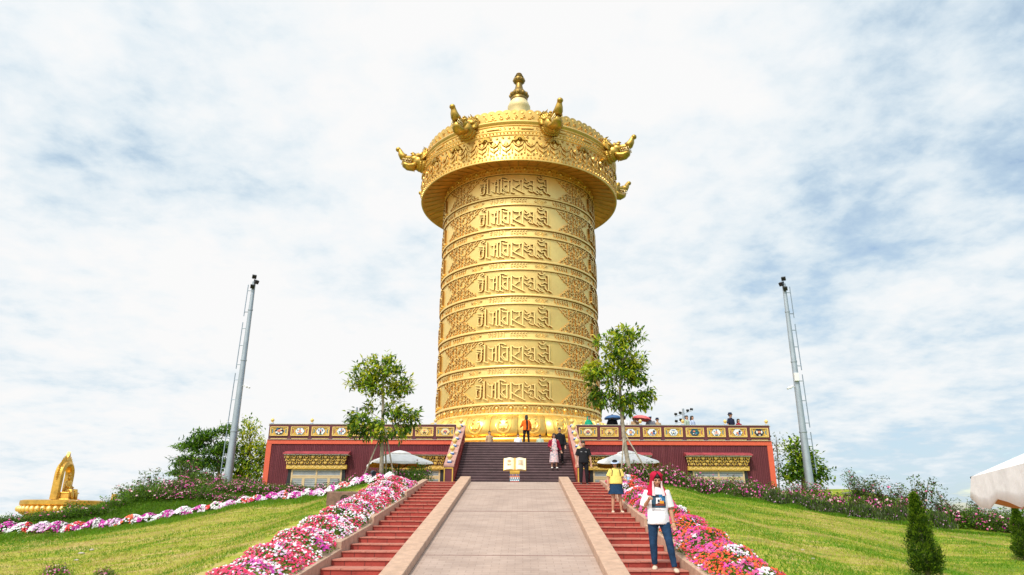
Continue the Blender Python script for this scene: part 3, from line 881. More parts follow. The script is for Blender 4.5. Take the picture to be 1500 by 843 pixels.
rel.mb.build('crest_relief', GOLD_CROWN, crest)

# --- finial on the roof
mb = MB()
mb.lathe([(1.62, 38.2 - ZB), (1.60, 39.0 - ZB), (1.10, 39.3 - ZB), (1.06, 41.0 - ZB), (1.14, 41.1 - ZB), (1.16, 41.4 - ZB), (1.08, 41.5 - ZB), (1.00, 41.8 - ZB), (0.80, 42.15 - ZB)], 32, cap=False)
fd = mb.build('finial_dome', GOLD_PALE, tw, smooth=40)
mb = MB()
mb.lathe([(0.72, 42.15), (0.86, 42.2), (0.86, 42.42), (0.80, 42.5), (0.90, 42.62), (0.90, 42.95), (0.72, 43.05), (0.66, 43.25), (0.54, 43.4), (0.44, 43.6), (0.36, 44.0), (0.34, 44.25), (0.42, 44.3), (0.52, 44.38), (0.60, 44.55), (0.58, 44.8), (0.44, 44.92), (0.40, 45.0), (0.46, 45.08), (0.38, 45.2), (0.26, 45.26), (0.34, 45.34), (0.28, 45.44), (0.08, 45.5)][:], 20, (0, 0, -ZB), cap=True)
for k in range(12):
    th = 2 * PI * k / 12
    mb.ell((0.88 * math.sin(th), -0.88 * math.cos(th), 42.78 - ZB), (0.16, 0.16, 0.22), 8, 5)
    mb.ell((0.56 * math.sin(th), -0.56 * math.cos(th), 44.62 - ZB), (0.10, 0.10, 0.16), 6, 4)
mb.build('finial_spire', BRONZE, tw, smooth=40)

# --- dragon (makara) heads: neck, upper jaw with a raised trunk, lower jaw, teeth, eyes, ears and mane
def makara():
    rt_ = bpy.data.objects.new('dragon_head', None); COL.objects.link(rt_); rt_.parent = tw
    mb = MB()          # local frame: x forward (outwards), z up
    mb.tube([(-0.5, 0, -0.15), (0.1, 0, -0.1), (0.55, 0, 0.02), (0.95, 0, 0.10)], [0.62, 0.72, 0.70, 0.55], 14)
    mb.ell((0.75, 0, 0.22), (0.62, 0.58, 0.46), 14, 10)
    mb.tube([(0.9, 0, 0.30), (1.35, 0, 0.28), (1.75, 0, 0.26), (2.0, 0, 0.32)], [0.46, 0.40, 0.36, 0.30], 12, flat=0.75)
    for sy in (-1, 1):
        mb.ell((0.98, sy * 0.36, 0.52), (0.24, 0.17, 0.19), 10, 7)
        mb.ell((1.10, sy * 0.42, 0.52), (0.10, 0.09, 0.10), 8, 6)
        mb.tube([(0.86, sy * 0.30, 0.68), (1.1, sy * 0.34, 0.76), (1.28, sy * 0.30, 0.66)], [0.10, 0.11, 0.05], 8)
        mb.ell((1.95, sy * 0.16, 0.42), (0.14, 0.11, 0.10), 8, 6)
        mb.tube([(0.6, sy * 0.5, 0.35), (0.35, sy * 0.75, 0.5), (0.1, sy * 0.86, 0.75)], [0.14, 0.12, 0.02], 8)
    mb.build('head', GOLD_DARK, rt_, smooth=True)
    mb = MB()
    mb.tube([(1.70, 0, 0.34), (1.98, 0, 0.44), (2.16, 0, 0.70), (2.24, 0, 0.94), (2.34, 0, 1.08), (2.48, 0, 1.12)], [0.38, 0.36, 0.29, 0.22, 0.20, 0.18], 12)
    mb.ell((2.44, 0, 1.12), (0.25, 0.24, 0.23), 10, 8)
    for k in range(5):
        mb.tube([(2.06 + 0.07 * k, -0.2 + 0.01 * k, 0.60 + 0.16 * k), (2.14 + 0.07 * k, 0, 0.56 + 0.16 * k), (2.06 + 0.07 * k, 0.2 - 0.01 * k, 0.60 + 0.16 * k)], [0.02, 0.06, 0.02], 6)
    mb.build('trunk', GOLD_DARK, rt_, smooth=True)
    mb = MB()
    mb.tube([(0.6, 0, -0.26), (1.0, 0, -0.52), (1.45, 0, -0.56), (1.78, 0, -0.40), (1.96, 0, -0.16)], [0.58, 0.54, 0.46, 0.36, 0.18], 12, flat=0.62)
    mb.tube([(0.8, 0, -0.55), (0.9, 0, -0.82), (0.78, 0, -1.0)], [0.16, 0.10, 0.02], 8)
    mb.tube([(1.3, 0, -0.60), (1.45, 0, -0.78), (1.36, 0, -0.9)], [0.12, 0.08, 0.02], 8)
    mb.build('lower_jaw', GOLD_DARK, rt_, smooth=True)
    mb = MB()
    for sy in (-1, 1):
        for k in range(6):
            x = 1.15 + 0.16 * k
            mb.tube([(x, sy * 0.30, 0.10), (x + 0.02, sy * 0.31, -0.06)], [0.055, 0.012], 6)
            mb.tube([(x + 0.06, sy * 0.27, -0.22), (x + 0.08, sy * 0.27, -0.06)], [0.05, 0.012], 6)
        mb.tube([(1.72, sy * 0.24, 0.08), (1.80, sy * 0.30, -0.20)], [0.07, 0.015], 6)
    mb.tube([(1.0, 0, -0.14), (1.5, 0, -0.10), (1.85, 0, 0.02)], [0.14, 0.12, 0.04], 8)
    mb.build('teeth', GOLD_PALE, rt_, smooth=True)
    mb = MB(); rng = random.Random(3)
    for k in range(18):
        a = -0.2 + (PI + 0.4) * k / 17
        y, z = 0.62 * math.cos(a), 0.10 + 0.56 * math.sin(a)
        L = rng.uniform(0.35, 0.6)
        mb.tube([(0.35, y, z), (0.15, y * 1.35, z * 1.35 + 0.1), (-0.05 - L * 0.3, y * 1.5, z * 1.5 + L), (0.1, y * 1.45, z * 1.5 + L + 0.12)], [0.13, 0.12, 0.08, 0.02], 6)
    for k in range(4):
        mb.tube([(0.5 + 0.12 * k, 0, 0.60), (0.42 + 0.12 * k, 0, 0.95 - 0.04 * k), (0.52 + 0.12 * k, 0, 1.12 - 0.06 * k)], [0.11, 0.09, 0.02], 6)
    for k in range(14):
        a = PI + PI * k / 13
        mb.ell((-0.05, 0.66 * math.cos(a), -0.15 + 0.62 * math.sin(a)), (0.28, 0.14, 0.14), 8, 5)
        mb.ell((0.28, 0.60 * math.cos(a), -0.12 + 0.58 * math.sin(a)), (0.20, 0.12, 0.12), 8, 5)
    mb.build('mane', GOLD_DARK, rt_, smooth=True)
    return rt_
mk = makara(); mk.scale = (0.98, 1.12, 1.0)
for k in range(8):
    o = mk if k == 0 else copy_tree(mk, tw)
    th = R_(17 + 45 * k)
    o.location = Vector(cyl(th, 33.45, RC + 0.15))
    o.rotation_euler = (0, 0, th - PI / 2)
# ---------------------------------------------------------------- terrace building
bd = thing('terrace_building', 'maroon terrace building with orange border and painted parapet panels under the prayer wheel', 'building', (0, FAC_Y, LAND_Z))
Z0 = LAND_Z
def L(x, y, z): return (x, y - FAC_Y, z - Z0)
WALL = bpy.data.materials.new('maroon_wall'); WALL.use_nodes = True
t = WALL.node_tree; b = t.nodes['Principled BSDF']; b.inputs['Roughness'].default_value = 0.6; b.inputs['Specular IOR Level'].default_value = 0.35
co = t.nodes.new('ShaderNodeTexCoord')
mp = t.nodes.new('ShaderNodeMapping'); mp.inputs['Scale'].default_value = (3.0, 1.0, 0.12); t.links.new(co.outputs['Object'], mp.inputs[0])
n = t.nodes.new('ShaderNodeTexNoise'); n.inputs['Scale'].default_value = 2.5; n.inputs['Detail'].default_value = 7; n.inputs['Roughness'].default_value = 0.7; t.links.new(mp.outputs[0], n.inputs['Vector'])
r = t.nodes.new('ShaderNodeValToRGB'); e = r.color_ramp.elements
e[0].position = 0.30; e[0].color = (0.098, 0.018, 0.026, 1); e[1].position = 0.60; e[1].color = (0.150, 0.030, 0.040, 1)
e.new(0.70); e[2].color = (0.185, 0.055, 0.06, 1); e.new(0.78); e[3].color = (0.30, 0.16, 0.16, 1)
t.links.new(n.outputs['Fac'], r.inputs[0]); t.links.new(r.outputs[0], b.inputs['Base Color'])
wv = t.nodes.new('ShaderNodeTexWave'); wv.wave_type = 'BANDS'; wv.bands_direction = 'X'; wv.inputs['Scale'].default_value = 3.4; wv.inputs['Distortion'].default_value = 0.4
t.links.new(co.outputs['Object'], wv.inputs['Vector'])
bp = t.nodes.new('ShaderNodeBump'); bp.inputs['Strength'].default_value = 0.9; bp.inputs['Distance'].default_value = 0.03
t.links.new(wv.outputs['Fac'], bp.inputs['Height']); t.links.new(bp.outputs[0], b.inputs['Normal'])
CAP = mat('cap_stone', (0.45, 0.40, 0.34), 0.6, vary=0.15)
GLASS = mat('blind_glass', (0.20, 0.22, 0.24), 0.15, vary=0.2, vscale=2.5, spec=0.6)
BLIND = mat('window_blind', (0.36, 0.38, 0.40), 0.6, vary=0.15, vscale=3)
FLOOR = mat('terrace_floor', (0.32, 0.26, 0.22), 0.7, vary=0.2)
XL, XR, XI, YB = -13.20, 13.38, 3.22, 80.0
mb = MB()
mb.box2(L(XL, FAC_Y, 1.6), L(XR, YB, 5.37))
mb.build('wall', WALL, bd)
mb = MB(); mb.box2(L(XL + 0.05, FAC_Y + 0.05, 5.374), L(XR - 0.05, YB - 0.05, TERR_Z)); mb.build('terrace_floor', FLOOR, bd)
mb = MB()
for s0, s1 in ((XL - 0.03, -XI), (XI, XR + 0.03)):
    mb.box2(L(s0, FAC_Y - 0.05, 5.36), L(s1, FAC_Y + 0.04, 5.585))
for xx, q in ((XL, -1), (XR, 1)):
    xo = xx + q * 0.05
    mb.box2(L(min(xo, xx - q * 0.22), FAC_Y - 0.045, 1.6), L(max(xo, xx - q * 0.22), FAC_Y + 0.04, 5.355))
    mb.box2(L(min(xo, xx - q * 0.1), FAC_Y + 0.041, 5.36), L(max(xo, xx - q * 0.1), YB, 5.58))
    mb.box2(L(min(xo, xx - q * 0.1), FAC_Y + 0.041, 1.6), L(max(xo, xx - q * 0.1), FAC_Y + 0.35, 5.355))
mb.build('border', ORANGE, bd)
# parapet
PZ0, PZ1 = 5.60, 6.40
PW = (XR - 0.04 - XI) / 9
def hexagon(r, sx=1.15): return [(r * sx * math.cos(PI / 3 * k), r * math.sin(PI / 3 * k)) for k in range(6)]
CREAMW = mat('cream_paint', (0.78, 0.66, 0.36), 0.5); DKTEAL = mat('dark_teal_paint', (0.015, 0.07, 0.09), 0.5); SALMON = mat('salmon_paint', (0.70, 0.24, 0.14), 0.5)
PAL = [WHITEP, BLACKP, SALMON, TEAL, BLUEPAINT, CREAMW, DKTEAL, PURPLE, GREENP, GOLD_LIGHT, MAROON]
DES = {  # base colour, then blobs: (palette index, x, z, rx, rz)
 'blossom': (1, [(2, 0, 0.03, .10, .06), (0, -.10, -.05, .05, .04), (0, .10, -.05, .05, .04), (3, -.07, .09, .04, .03), (5, .08, .09, .05, .03), (0, 0, -.10, .04, .04)]),
 'conch': (0, [(2, 0, 0.02, .05, .04), (2, -.05, -.06, .05, .02), (2, .05, -.06, .05, .02), (3, 0, -.12, .06, .02), (4, 0, .11, .02, .04), (3, -.09, .05, .02, .03)]),
 'jewel': (0, [(10, 0, -.05, .04, .06), (2, 0, .04, .03, .04), (4, -.08, .05, .02, .05), (4, .08, .05, .02, .05), (3, 0, .12, .03, .02), (8, 0, -.12, .05, .02)]),
 'wheel': (0, [(3, -.07, 0, .05, .02), (3, .07, 0, .05, .02), (4, 0, .08, .02, .05), (4, 0, -.08, .02, .05), (2, 0, 0, .04, .04), (2, .07, .07, .03, .02), (8, -.07, -.07, .03, .03)]),
 'knot': (0, [(4, 0, .08, .08, .015), (4, -.09, -.02, .015, .05), (4, .09, -.02, .015, .05), (1, 0, -.05, .05, .012), (3, -.05, -.09, .02, .02), (3, .05, -.09, .02, .02), (5, 0, 0.01, .03, .03)]),
 'vase': (0, [(2, 0, 0.0, .07, .07), (4, 0, .09, .05, .02), (4, 0, -.11, .06, .02), (9, 0, .0, .03, .04), (3, .1, 0, .02, .05)]),
 'sun': (9, [(2, 0, .05, .05, .03), (5, -.07, 0, .03, .04), (5, .07, 0, .03, .04), (1, 0, -.03, .05, .02), (10, -.04, -.08, .03, .02), (10, .04, -.08, .03, .02)]),
 'flower': (5, [(2, 0, .05, .05, .04), (7, -.05, 0.0, .04, .04), (7, .05, 0.0, .04, .04), (4, 0, -.06, .03, .03), (9, -.10, -.05, .03, .03), (9, .10, -.05, .03, .03), (0, 0, .11, .03, .02)]),
 'swirl': (0, [(1, .08, .05, .05, .05), (4, .07, -.05, .06, .05), (2, -.02, -.02, .05, .05), (3, -.07, -.08, .03, .02), (2, 0.02, -.1, .04, .02)]),
 'fish': (6, [(2, -.03, .05, .05, .04), (3, .06, -.03, .05, .05), (0, -.06, -.06, .03, .02), (8, .05, .07, .04, .02), (2, .03, -.09, .02, .02)]),
 'umbrella': (1, [(2, 0, .03, .10, .045), (0, -.1, .02, .03, .07), (0, .1, .02, .03, .07), (10, 0, -.06, .06, .04), (0, 0, -.12, .05, .02)]),
}
def ellip(rx, rz, n=10): return [(rx * math.cos(2 * PI * k / n), rz * math.sin(2 * PI * k / n)) for k in range(n)]
def panel(x, side, design, cres, y=FAC_Y, parent=None):
    yy = y - FAC_Y
    w, z0, z1 = PW - 0.17, 5.775, 6.255
    mb = MB(); zc = (z0 + z1) / 2 - Z0
    mb.box((x, yy - 0.055, zc), (w - 0.06, 0.06, z1 - z0 - 0.06), 0)
    for dx in (-1, 1): mb.box((x + dx * (w / 2 - 0.022), yy - 0.085, zc), (0.045, 0.11, z1 - z0), 1)
    for dz in (-1, 1): mb.box((x, yy - 0.084, zc + dz * ((z1 - z0) / 2 - 0.02)), (w - 0.09, 0.108, 0.04), 1)
    for dx in (-1, 1):
        for dz in (-1, 1):
            mb.prism([(x + dx * 0.37 + u, zc + dz * 0.14 + v) for u, v in ellip(0.06, 0.035, 8)], yy - 0.10, yy - 0.08, 'y', 1)
            mb.prism([(x + dx * 0.22 + u, zc + dz * 0.17 + v) for u, v in ellip(0.05, 0.018, 8)], yy - 0.097, yy - 0.08, 'y', 2)
    pn = mb.build('parapet_panel', [GOLD_PAINT, GOLD_LIGHT, GOLD_DARK], parent)
    base, blobs = DES[design]
    mb = MB()
    mb.prism([(x + u, zc + v) for u, v in hexagon(0.208, 1.25)], yy - 0.098, yy - 0.08, 'y', 4)
    mb.prism([(x + u, zc + v) for u, v in hexagon(0.192, 1.25)], yy - 0.115, yy - 0.09, 'y', base)
    for i, (ci, bx_, bz_, rx_, rz_) in enumerate(blobs):
        mb.prism([(x + bx_ * 1.25 + u, zc + bz_ * 1.12 + v) for u, v in ellip(rx_ * 1.25, rz_ * 1.15)], yy - 0.128 - 0.003 * i, yy - 0.11, 'y', ci)
    mb.build('medallion', PAL, pn)
    mb = MB()
    for dx in (-1, 1):
        pts = [(0.075 * math.cos(a), 0.125 * math.sin(a)) for a in [-PI / 2 + PI * k / 8 for k in range(9)]] + [(0.03 * math.cos(a), 0.10 * math.sin(a)) for a in [PI / 2 - PI * k / 6 for k in range(1, 6)]]
        mb.prism([(x + dx * (0.40 - u), zc + v) for u, v in (pts if dx < 0 else pts[::-1])], yy - 0.10, yy - 0.08, 'y', 0)
    mb.build('crescent', TEAL if cres else PURPLE, pn)
DL = ['blossom', 'conch', 'jewel', 'wheel', 'knot', 'vase', 'vase', 'sun', 'flower']
DRt = ['flower', 'sun', 'vase', 'swirl', 'knot', 'fish', 'conch', 'swirl', 'umbrella']
for side, s0, s1, ds in ((-1, XL + 0.02, -XI, DL), (1, XI, XR - 0.02, DRt)):
    mb = MB()
    mb.box2(L(s0, FAC_Y + 0.0, 5.66), L(s1, FAC_Y + 0.16, 6.36), 0)
    mb.box2(L(s0 - 0.0, FAC_Y - 0.10, 6.26), L(s1, FAC_Y + 0.20, 6.37), 0)
    mb.box2(L(s0, FAC_Y - 0.09, 5.665), L(s1, FAC_Y - 0.001, 5.77), 0)
    mb.box2(L(s0 - 0.03, FAC_Y - 0.13, 6.372), L(s1, FAC_Y + 0.23, 6.405), 1)
    mb.box2(L(s0 - 0.03, FAC_Y - 0.10, 5.588), L(s1, FAC_Y - 0.03, 5.612), 1)
    w = (s1 - s0) / 9
    for k in range(10):
        xk = s0 + w * k
        mb.box2(L(max(s0, xk - 0.075), FAC_Y - 0.098, 5.612), L(min(s1, xk + 0.075), FAC_Y - 0.002, 6.259), 0)
    pr = mb.build('parapet', [MAROON, CAP], bd)
    mb = MB()
    for k in range(9):
        mb.box2(L(s0 + w * k + 0.12, FAC_Y - 0.07, 5.62), L(s0 + w * (k + 1) - 0.12, FAC_Y - 0.02, 5.655), 0)
    mb.build('gilded_strip', GOLD_LIGHT, pr)
    for k in range(9):
        cres = (k % 2 == 0)
        panel(s0 + w * (k + 0.5), side, ds[k], cres, FAC_Y, pr)
    for k in range(0, 10, 2):
        xk = s0 + w * k if side < 0 else s1 - w * k
        if abs(xk) < 3.4: continue
        finial_ball(pr, xk + (0.08 if k == 0 and side < 0 else (-0.08 if k == 0 else 0)), 0.05, 6.40 - Z0, 0.72)
    # the parapet turns back along the side
    xs_ = XL if side < 0 else XR
    mb = MB(); mb.box2(L(xs_ - 0.1, FAC_Y + 0.24, 5.6), L(xs_ + 0.1, YB, 6.36), 0); mb.box2(L(xs_ - 0.16, FAC_Y + 0.235, 6.362), L(xs_ + 0.16, YB, 6.40), 1)
    mb.build('side_parapet', [MAROON, CAP], bd)

# windows with carved hoods
def window(xc, w):
    y = -0.01
    zt, zb = 4.05, 2.75
    mb = MB()   # cream frame
    fw = 0.085
    mb.box2((xc - w / 2, y - 0.06, zb - Z0), (xc - w / 2 + fw, y + 0.03, zt - Z0)); mb.box2((xc + w / 2 - fw, y - 0.06, zb - Z0), (xc + w / 2, y + 0.03, zt - Z0))
    mb.box2((xc - fw / 2, y - 0.062, zb - Z0), (xc + fw / 2, y + 0.03, zt - Z0))
    mb.box2((xc - w / 2 + 0.002, y - 0.058, zt - 0.36 - Z0), (xc + w / 2 - 0.002, y + 0.03, zt - 0.29 - Z0)); mb.box2((xc - w / 2 + 0.002, y - 0.057, zt - 0.05 - Z0), (xc + w / 2 - 0.002, y + 0.03, zt + 0.02 - Z0))
    for q in (-1, 1):
        xm = xc + q * w / 4
        mb.box2((xm - 0.07, y - 0.056, zb - Z0), (xm + 0.07, y + 0.03, zt - 0.37 - Z0))
        for e_ in (-1, 1):
            mb.box2((xm + q * 0 + e_ * 0.07, y - 0.052, zt - 0.45 - Z0), (xm + e_ * (w / 4 - 0.04), y + 0.02, zt - 0.361 - Z0)) if e_ > 0 else mb.box2((xm - (w / 4 - 0.04), y - 0.052, zt - 0.45 - Z0), (xm - 0.07, y + 0.02, zt - 0.361 - Z0))
    win = mb.build('window', CREAM, bd)
    mb = MB(); mb.box2((xc - w / 2 + 0.02, y - 0.03, zb - Z0), (xc + w / 2 - 0.02, y - 0.012, zt - Z0)); mb.build('pane', GLASS, win)
    mb = MB(); k = 0
    z = zt - 0.04
    rng = random.Random(int(xc * 10))
    while z > zb:
        mb.box2((xc - w / 2 + 0.04, y - 0.040, z - 0.055 - Z0), (xc + w / 2 - 0.04, y - 0.032, z - Z0)); z -= 0.105
    mb.build('blind', BLIND, win)
    for q in (-1, 1):   # black splayed jambs
        mb = MB()
        xa = xc + q * (w / 2 + 0.005)
        pts = [(xa, zb - 0.3 - Z0), (xa + q * 0.30, zb - 0.3 - Z0), (xa + q * 0.14, zt + 0.02 - Z0), (xa, zt + 0.02 - Z0)]
        mb.prism(pts if q < 0 else pts[::-1], y - 0.045, y + 0.02, 'y')
        mb.build('jamb', BLACKP, win)
    hd = bpy.data.objects.new('window_hood', None); COL.objects.link(hd); hd.parent = bd; hd.location = (xc, 0, zt - Z0)
    hw = w / 2 + 0.35
    mb = MB(); mb.box2((-hw + 0.10, -0.20, 0.02), (hw - 0.10, 0.0, 0.24)); mb.build('lintel', GOLD_PAINT, hd)
    rel = MB(); rng = random.Random(4)
    for k in range(40):
        x = -hw + 0.2 + (2 * hw - 0.4) * k / 39
        rel.box((x, -0.205, 0.13 + 0.03 * math.sin(k * 1.9)), (0.05, 0.02, 0.10), 0, rot=(0, 0.5 * math.sin(k * 2.3), 0))
    rel.build('lintel_carving', GOLD_LIGHT, hd)
    mb = MB()
    mb.box2((-hw + 0.16, -0.24, 0.242), (hw - 0.16, 0.0, 0.70), 2)
    nb = 10
    for row, (zr, yo, ww) in enumerate(((0.26, -0.30, hw - 0.12), (0.40, -0.36, hw - 0.07), (0.54, -0.43, hw - 0.03))):
        cnt = nb + (row % 2)
        for k in range(cnt):
            x = -ww + 2 * ww * (k + 0.5) / cnt
            mb.prism([(x - 0.10, zr + 0.13), (x - 0.10, zr + 0.075), (x - 0.045, zr + 0.01), (x + 0.045, zr + 0.01), (x + 0.10, zr + 0.075), (x + 0.10, zr + 0.13)], yo, -0.2, 'y', 0)
            mb.box((x, yo - 0.004, zr + 0.085), (0.075, 0.02, 0.05), 3 if (k + row) % 2 else 1)
            mb.box((x - ww / cnt, yo + 0.05, zr + 0.07), (0.04, 0.03, 0.11), 1)
    mb.build('brackets', [GOLD_PAINT, GOLD_LIGHT, MAROON, BLACKP], hd)
    mb = MB()
    mb.box2((-hw - 0.0, -0.47, 0.702), (hw + 0.0, 0.0, 0.745), 0)
    n = 44
    for k in range(n):
        mb.box((-hw + 2 * hw * (k + 0.5) / n, -0.485, 0.722), (hw / n * 1.1, 0.05, 0.038), 0)
    mb.build('dentils', WHITEP, hd)
    mb = MB()
    mb.prism([(-0.55, 0.748), (0.0, 0.748), (0.0, 0.93), (-0.08, 0.93), (-0.55, 0.80)], -hw - 0.04, hw + 0.04, 'x')
    mb.build('hood_roof', mat('hood_red', (0.36, 0.06, 0.07), 0.5, vary=0.3, vscale=3), hd)
for cxp in ((416 + 511.4) / 2, 607.5, 906.5, 1052.5):
    p = at(cxp, 672, FAC_Y - 0.3)
    window(p.x, 2.66)

# ---------------------------------------------------------------- masts
STEEL = mat('galvanised_steel', (0.36, 0.41, 0.46), 0.45, 0.35, vary=0.1, vscale=2)
STEEL_D = mat('steel_rail', (0.30, 0.36, 0.43), 0.4, 0.5)
WHITE_PL = mat('white_plastic', (0.75, 0.75, 0.75), 0.4)
BLACK_PL = mat('black_plastic', (0.015, 0.016, 0.02), 0.4)
def mast(px, py, Y, side, label, htop):
    p = at(px, py, Y)
    H = at(htop[0], htop[1], Y).z - p.z + 0.5
    m = thing('lamp_mast', label, 'lamp mast', (p.x, p.y, p.z - 0.5), 0, 'tall grey masts either side of the building')
    mb = MB()
    mb.lathe([(0.225 - 0.125 * k / 4, H * k / 4) for k in range(5)], 12)
    mb.lathe([(0.34, 0.45), (0.34, 0.5), (0.22, 0.52)], 12)
    for f in (0.30, 0.62, 0.86):
        r_ = 0.225 - 0.125 * f
        mb.lathe([(r_ + 0.005, H * f - 0.05), (r_ + 0.022, H * f - 0.04), (r_ + 0.022, H * f + 0.04), (r_ + 0.005, H * f + 0.05)], 12)
    mb.build('pole', STEEL, m, smooth=40)
    mb = MB()
    segs = [(0.12, 0.30), (0.32, 0.56), (0.58, 0.80), (0.83, 0.985)]
    for a_, b_ in segs:
        xa, xb = side * (0.225 - 0.125 * a_ + 0.22), side * (0.225 - 0.125 * b_ + 0.22)
        mb.tube([(xa, 0, H * a_), (xb, 0, H * b_)], 0.028, 6)
        for f in (a_ + 0.02, (a_ + b_) / 2 if b_ - a_ > 0.2 else a_ + 0.02, b_ - 0.03):
            r_ = 0.225 - 0.125 * f
            mb.tube([(side * r_ * 0.8, 0, H * f), (side * (r_ + 0.22), 0, H * f)], 0.022, 6)
    mb.build('climbing_rail', STEEL_D, m)
    for (dx, dy, dz, a_) in ((-side * 0.02, -0.12, 0.22, 0.5), (-side * 0.20, -0.15, -0.12, 0.9), (-side * 0.03, -0.22, -0.42, 0.4)):
        mb = MB()
        mb.tube([(0, 0, -0.1), (dx * 0.9, dy * 0.5, dz * 0.6)], 0.025, 6)
        mb.box((dx, dy, dz + 0.05), (0.24, 0.16, 0.22), 0, rot=(0.6, 0, -side * a_))
        o = mb.build('floodlight', BLACK_PL, m, bevel=0.01); o.location = (0, 0, H)
    zc = H * 0.50
    mb = MB()
    mb.tube([(0, 0, 0), (-side * 0.42, -0.1, 0.05)], 0.02, 6)
    mb.tube([(-side * 0.30, -0.1, 0.05), (-side * 0.48, -0.22, -0.08)], [0.06, 0.055], 8)
    mb.tube([(-side * 0.46, -0.1, 0.0), (-side * 0.62, -0.2, -0.12)], [0.055, 0.05], 8)
    o = mb.build('security_camera', WHITE_PL, m); o.location = (0, 0, zc)
    if side > 0:
        mb = MB(); mb.box((-0.05, -0.20, zc + 0.55), (0.24, 0.16, 0.46)); mb.build('junction_box', WHITE_PL, m, bevel=0.015)
mast(331, 722, 38.0, -1, 'tall grey steel mast standing left of the maroon building', (372, 413))
mast(1188, 722, 38.0, 1, 'tall grey steel mast standing right of the maroon building', (1147, 416))

def flood_mast(px, py, Y, label):
    p = at(px, py, Y)
    m = thing('floodlight_mast', label, 'floodlight', (p.x, p.y, TERR_Z), 0, 'floodlight masts on the terrace')
    H = p.z - TERR_Z
    mb = MB(); mb.tube([(0, 0, 0), (0, 0, H)], [0.10, 0.08], 8); mb.build('pole', STEEL, m, smooth=40)
    mb = MB()
    for z, ang in ((H - 0.35, 0.35), (H - 0.85, 0.35)):
        mb.tube([(-0.62, 0.2, z - 0.2), (0.62, -0.2, z + 0.2)], 0.03, 6)
    mb.build('crossarm', STEEL, m)
    for z in (H - 0.35, H - 0.85):
        for q in (-0.58, -0.25, 0.3, 0.58):
            if z < H - 0.5 and q > 0.2: continue
            mb = MB(); mb.box((q, -0.12, z + q * 0.3 + 0.11), (0.18, 0.12, 0.15), 0, rot=(0.5, 0, 0.3)); mb.tube([(q, 0, z + q * 0.3), (q, -0.1, z + q * 0.3 + 0.1)], 0.02, 5)
            mb.build('floodlight', BLACK_PL, m)
flood_mast(1000.5, 599, 50.0, 'grey floodlight mast with black lamps on the terrace right of the prayer wheel')
flood_mast(523, 597, 50.0, 'floodlight mast on the terrace half hidden behind the left tree')

# ---------------------------------------------------------------- open book monument, stone block
p = at(754, 707, 30.4)
bk = thing('book_monument', 'large open cream book sculpture on a striped painted pedestal before the dark stairs', 'sculpture', (p.x, 30.4, LAND_Z))
zt = at(754, 690, 30.4).z - LAND_Z
mb = MB()
w = 0.40
bands = [(0.0, 0.14, 0.36, 0), (0.14, 0.21, 0.42, 1), (0.21, 0.29, 0.40, 2), (0.29, 0.34, 0.42, 3), (0.34, 0.41, 0.42, 1), (0.41, 0.47, 0.40, 4), (0.47, 0.55, 0.42, 5)]
sc_ = zt / 0.55
for a_, b_, ww, mi in bands:
    mb.box2((-ww / 2, -0.2, a_ * sc_), (ww / 2, 0.2, b_ * sc_ - 0.003), mi)
for k in range(5):
    mb.box((-0.16 + 0.08 * k, -0.205, 0.25 * sc_), (0.035, 0.02, 0.06 * sc_), 6)
    mb.box((-0.16 + 0.08 * k, -0.215, 0.375 * sc_), (0.04, 0.02, 0.05 * sc_), 3 if k % 2 else 0)
for k in range(5):
    mb.prism([(-0.2 + 0.08 * k, 0.145 * sc_), (-0.12 + 0.08 * k, 0.145 * sc_), (-0.16 + 0.08 * k, 0.2 * sc_)], -0.218, -0.2, 'y', 2)
mb.build('pedestal', [REDPAINT, TEAL, WHITEP, SALMON, GOLD_DARK, GOLD_PAINT, BLACKP], bk)
PAGE = mat('cream_page', (0.80, 0.70, 0.50), 0.5, vary=0.06); GILT = mat('orange_gilt', (0.75, 0.33, 0.04), 0.45); INK = mat('gilt_ink', (0.55, 0.30, 0.06), 0.5)
tilt = Matrix.Rotation(R_(-22), 3, 'X')
bz = zt + 0.02
def page_profile(q, n=10):
    out = []
    for i in range(n + 1):
        u = i / n; out.append((q * (0.035 + 0.475 * u), 0.045 + 0.085 * math.sin(PI * min(1, u * 1.15)) * (1 - 0.35 * u)))
    return out
hb_ = 0.62
book = bpy.data.objects.new('book', None); COL.objects.link(book); book.parent = bk; book.location = (0, -0.02, bz + 0.0); book.rotation_euler = (R_(62), 0, 0); book.scale = (0.92, 0.92, 0.92)
for q in (-1, 1):
    pr = page_profile(q)
    poly = pr + [(q * 0.51, 0.0), (q * 0.035, 0.0)]
    mb = MB(); mb.prism(poly if q > 0 else poly[::-1], 0.0, hb_, 'y'); mb.build('page', PAGE, book, smooth=30)
mb = MB(); mb.box2((-0.04, -0.005, -0.02), (0.04, hb_ + 0.004, 0.07)); mb.build('spine', GILT, book)
mb = MB(); mb.box2((-0.53, -0.02, -0.045), (0.53, hb_ + 0.02, -0.002)); mb.build('cover', GOLD_DARK, book)
mb = MB()
mb.tube([(-0.27 + 0.075 * math.cos(2 * PI * k / 12), 0.42 + 0.06 * math.sin(2 * PI * k / 12), 0.135) for k in range(13)], 0.010, 5)
mb.tube([(-0.30, 0.42, 0.135), (-0.27, 0.45, 0.135), (-0.24, 0.42, 0.135), (-0.27, 0.39, 0.135), (-0.30, 0.42, 0.135)], 0.008, 5)
for k in range(2): mb.box((-0.27, 0.26 - 0.05 * k, 0.126), (0.20 - 0.05 * k, 0.007, 0.03))
for k in range(4): mb.box((0.27, 0.44 - 0.07 * k, 0.124), (0.22, 0.005, 0.03))
mb.build('page_print', INK, book)

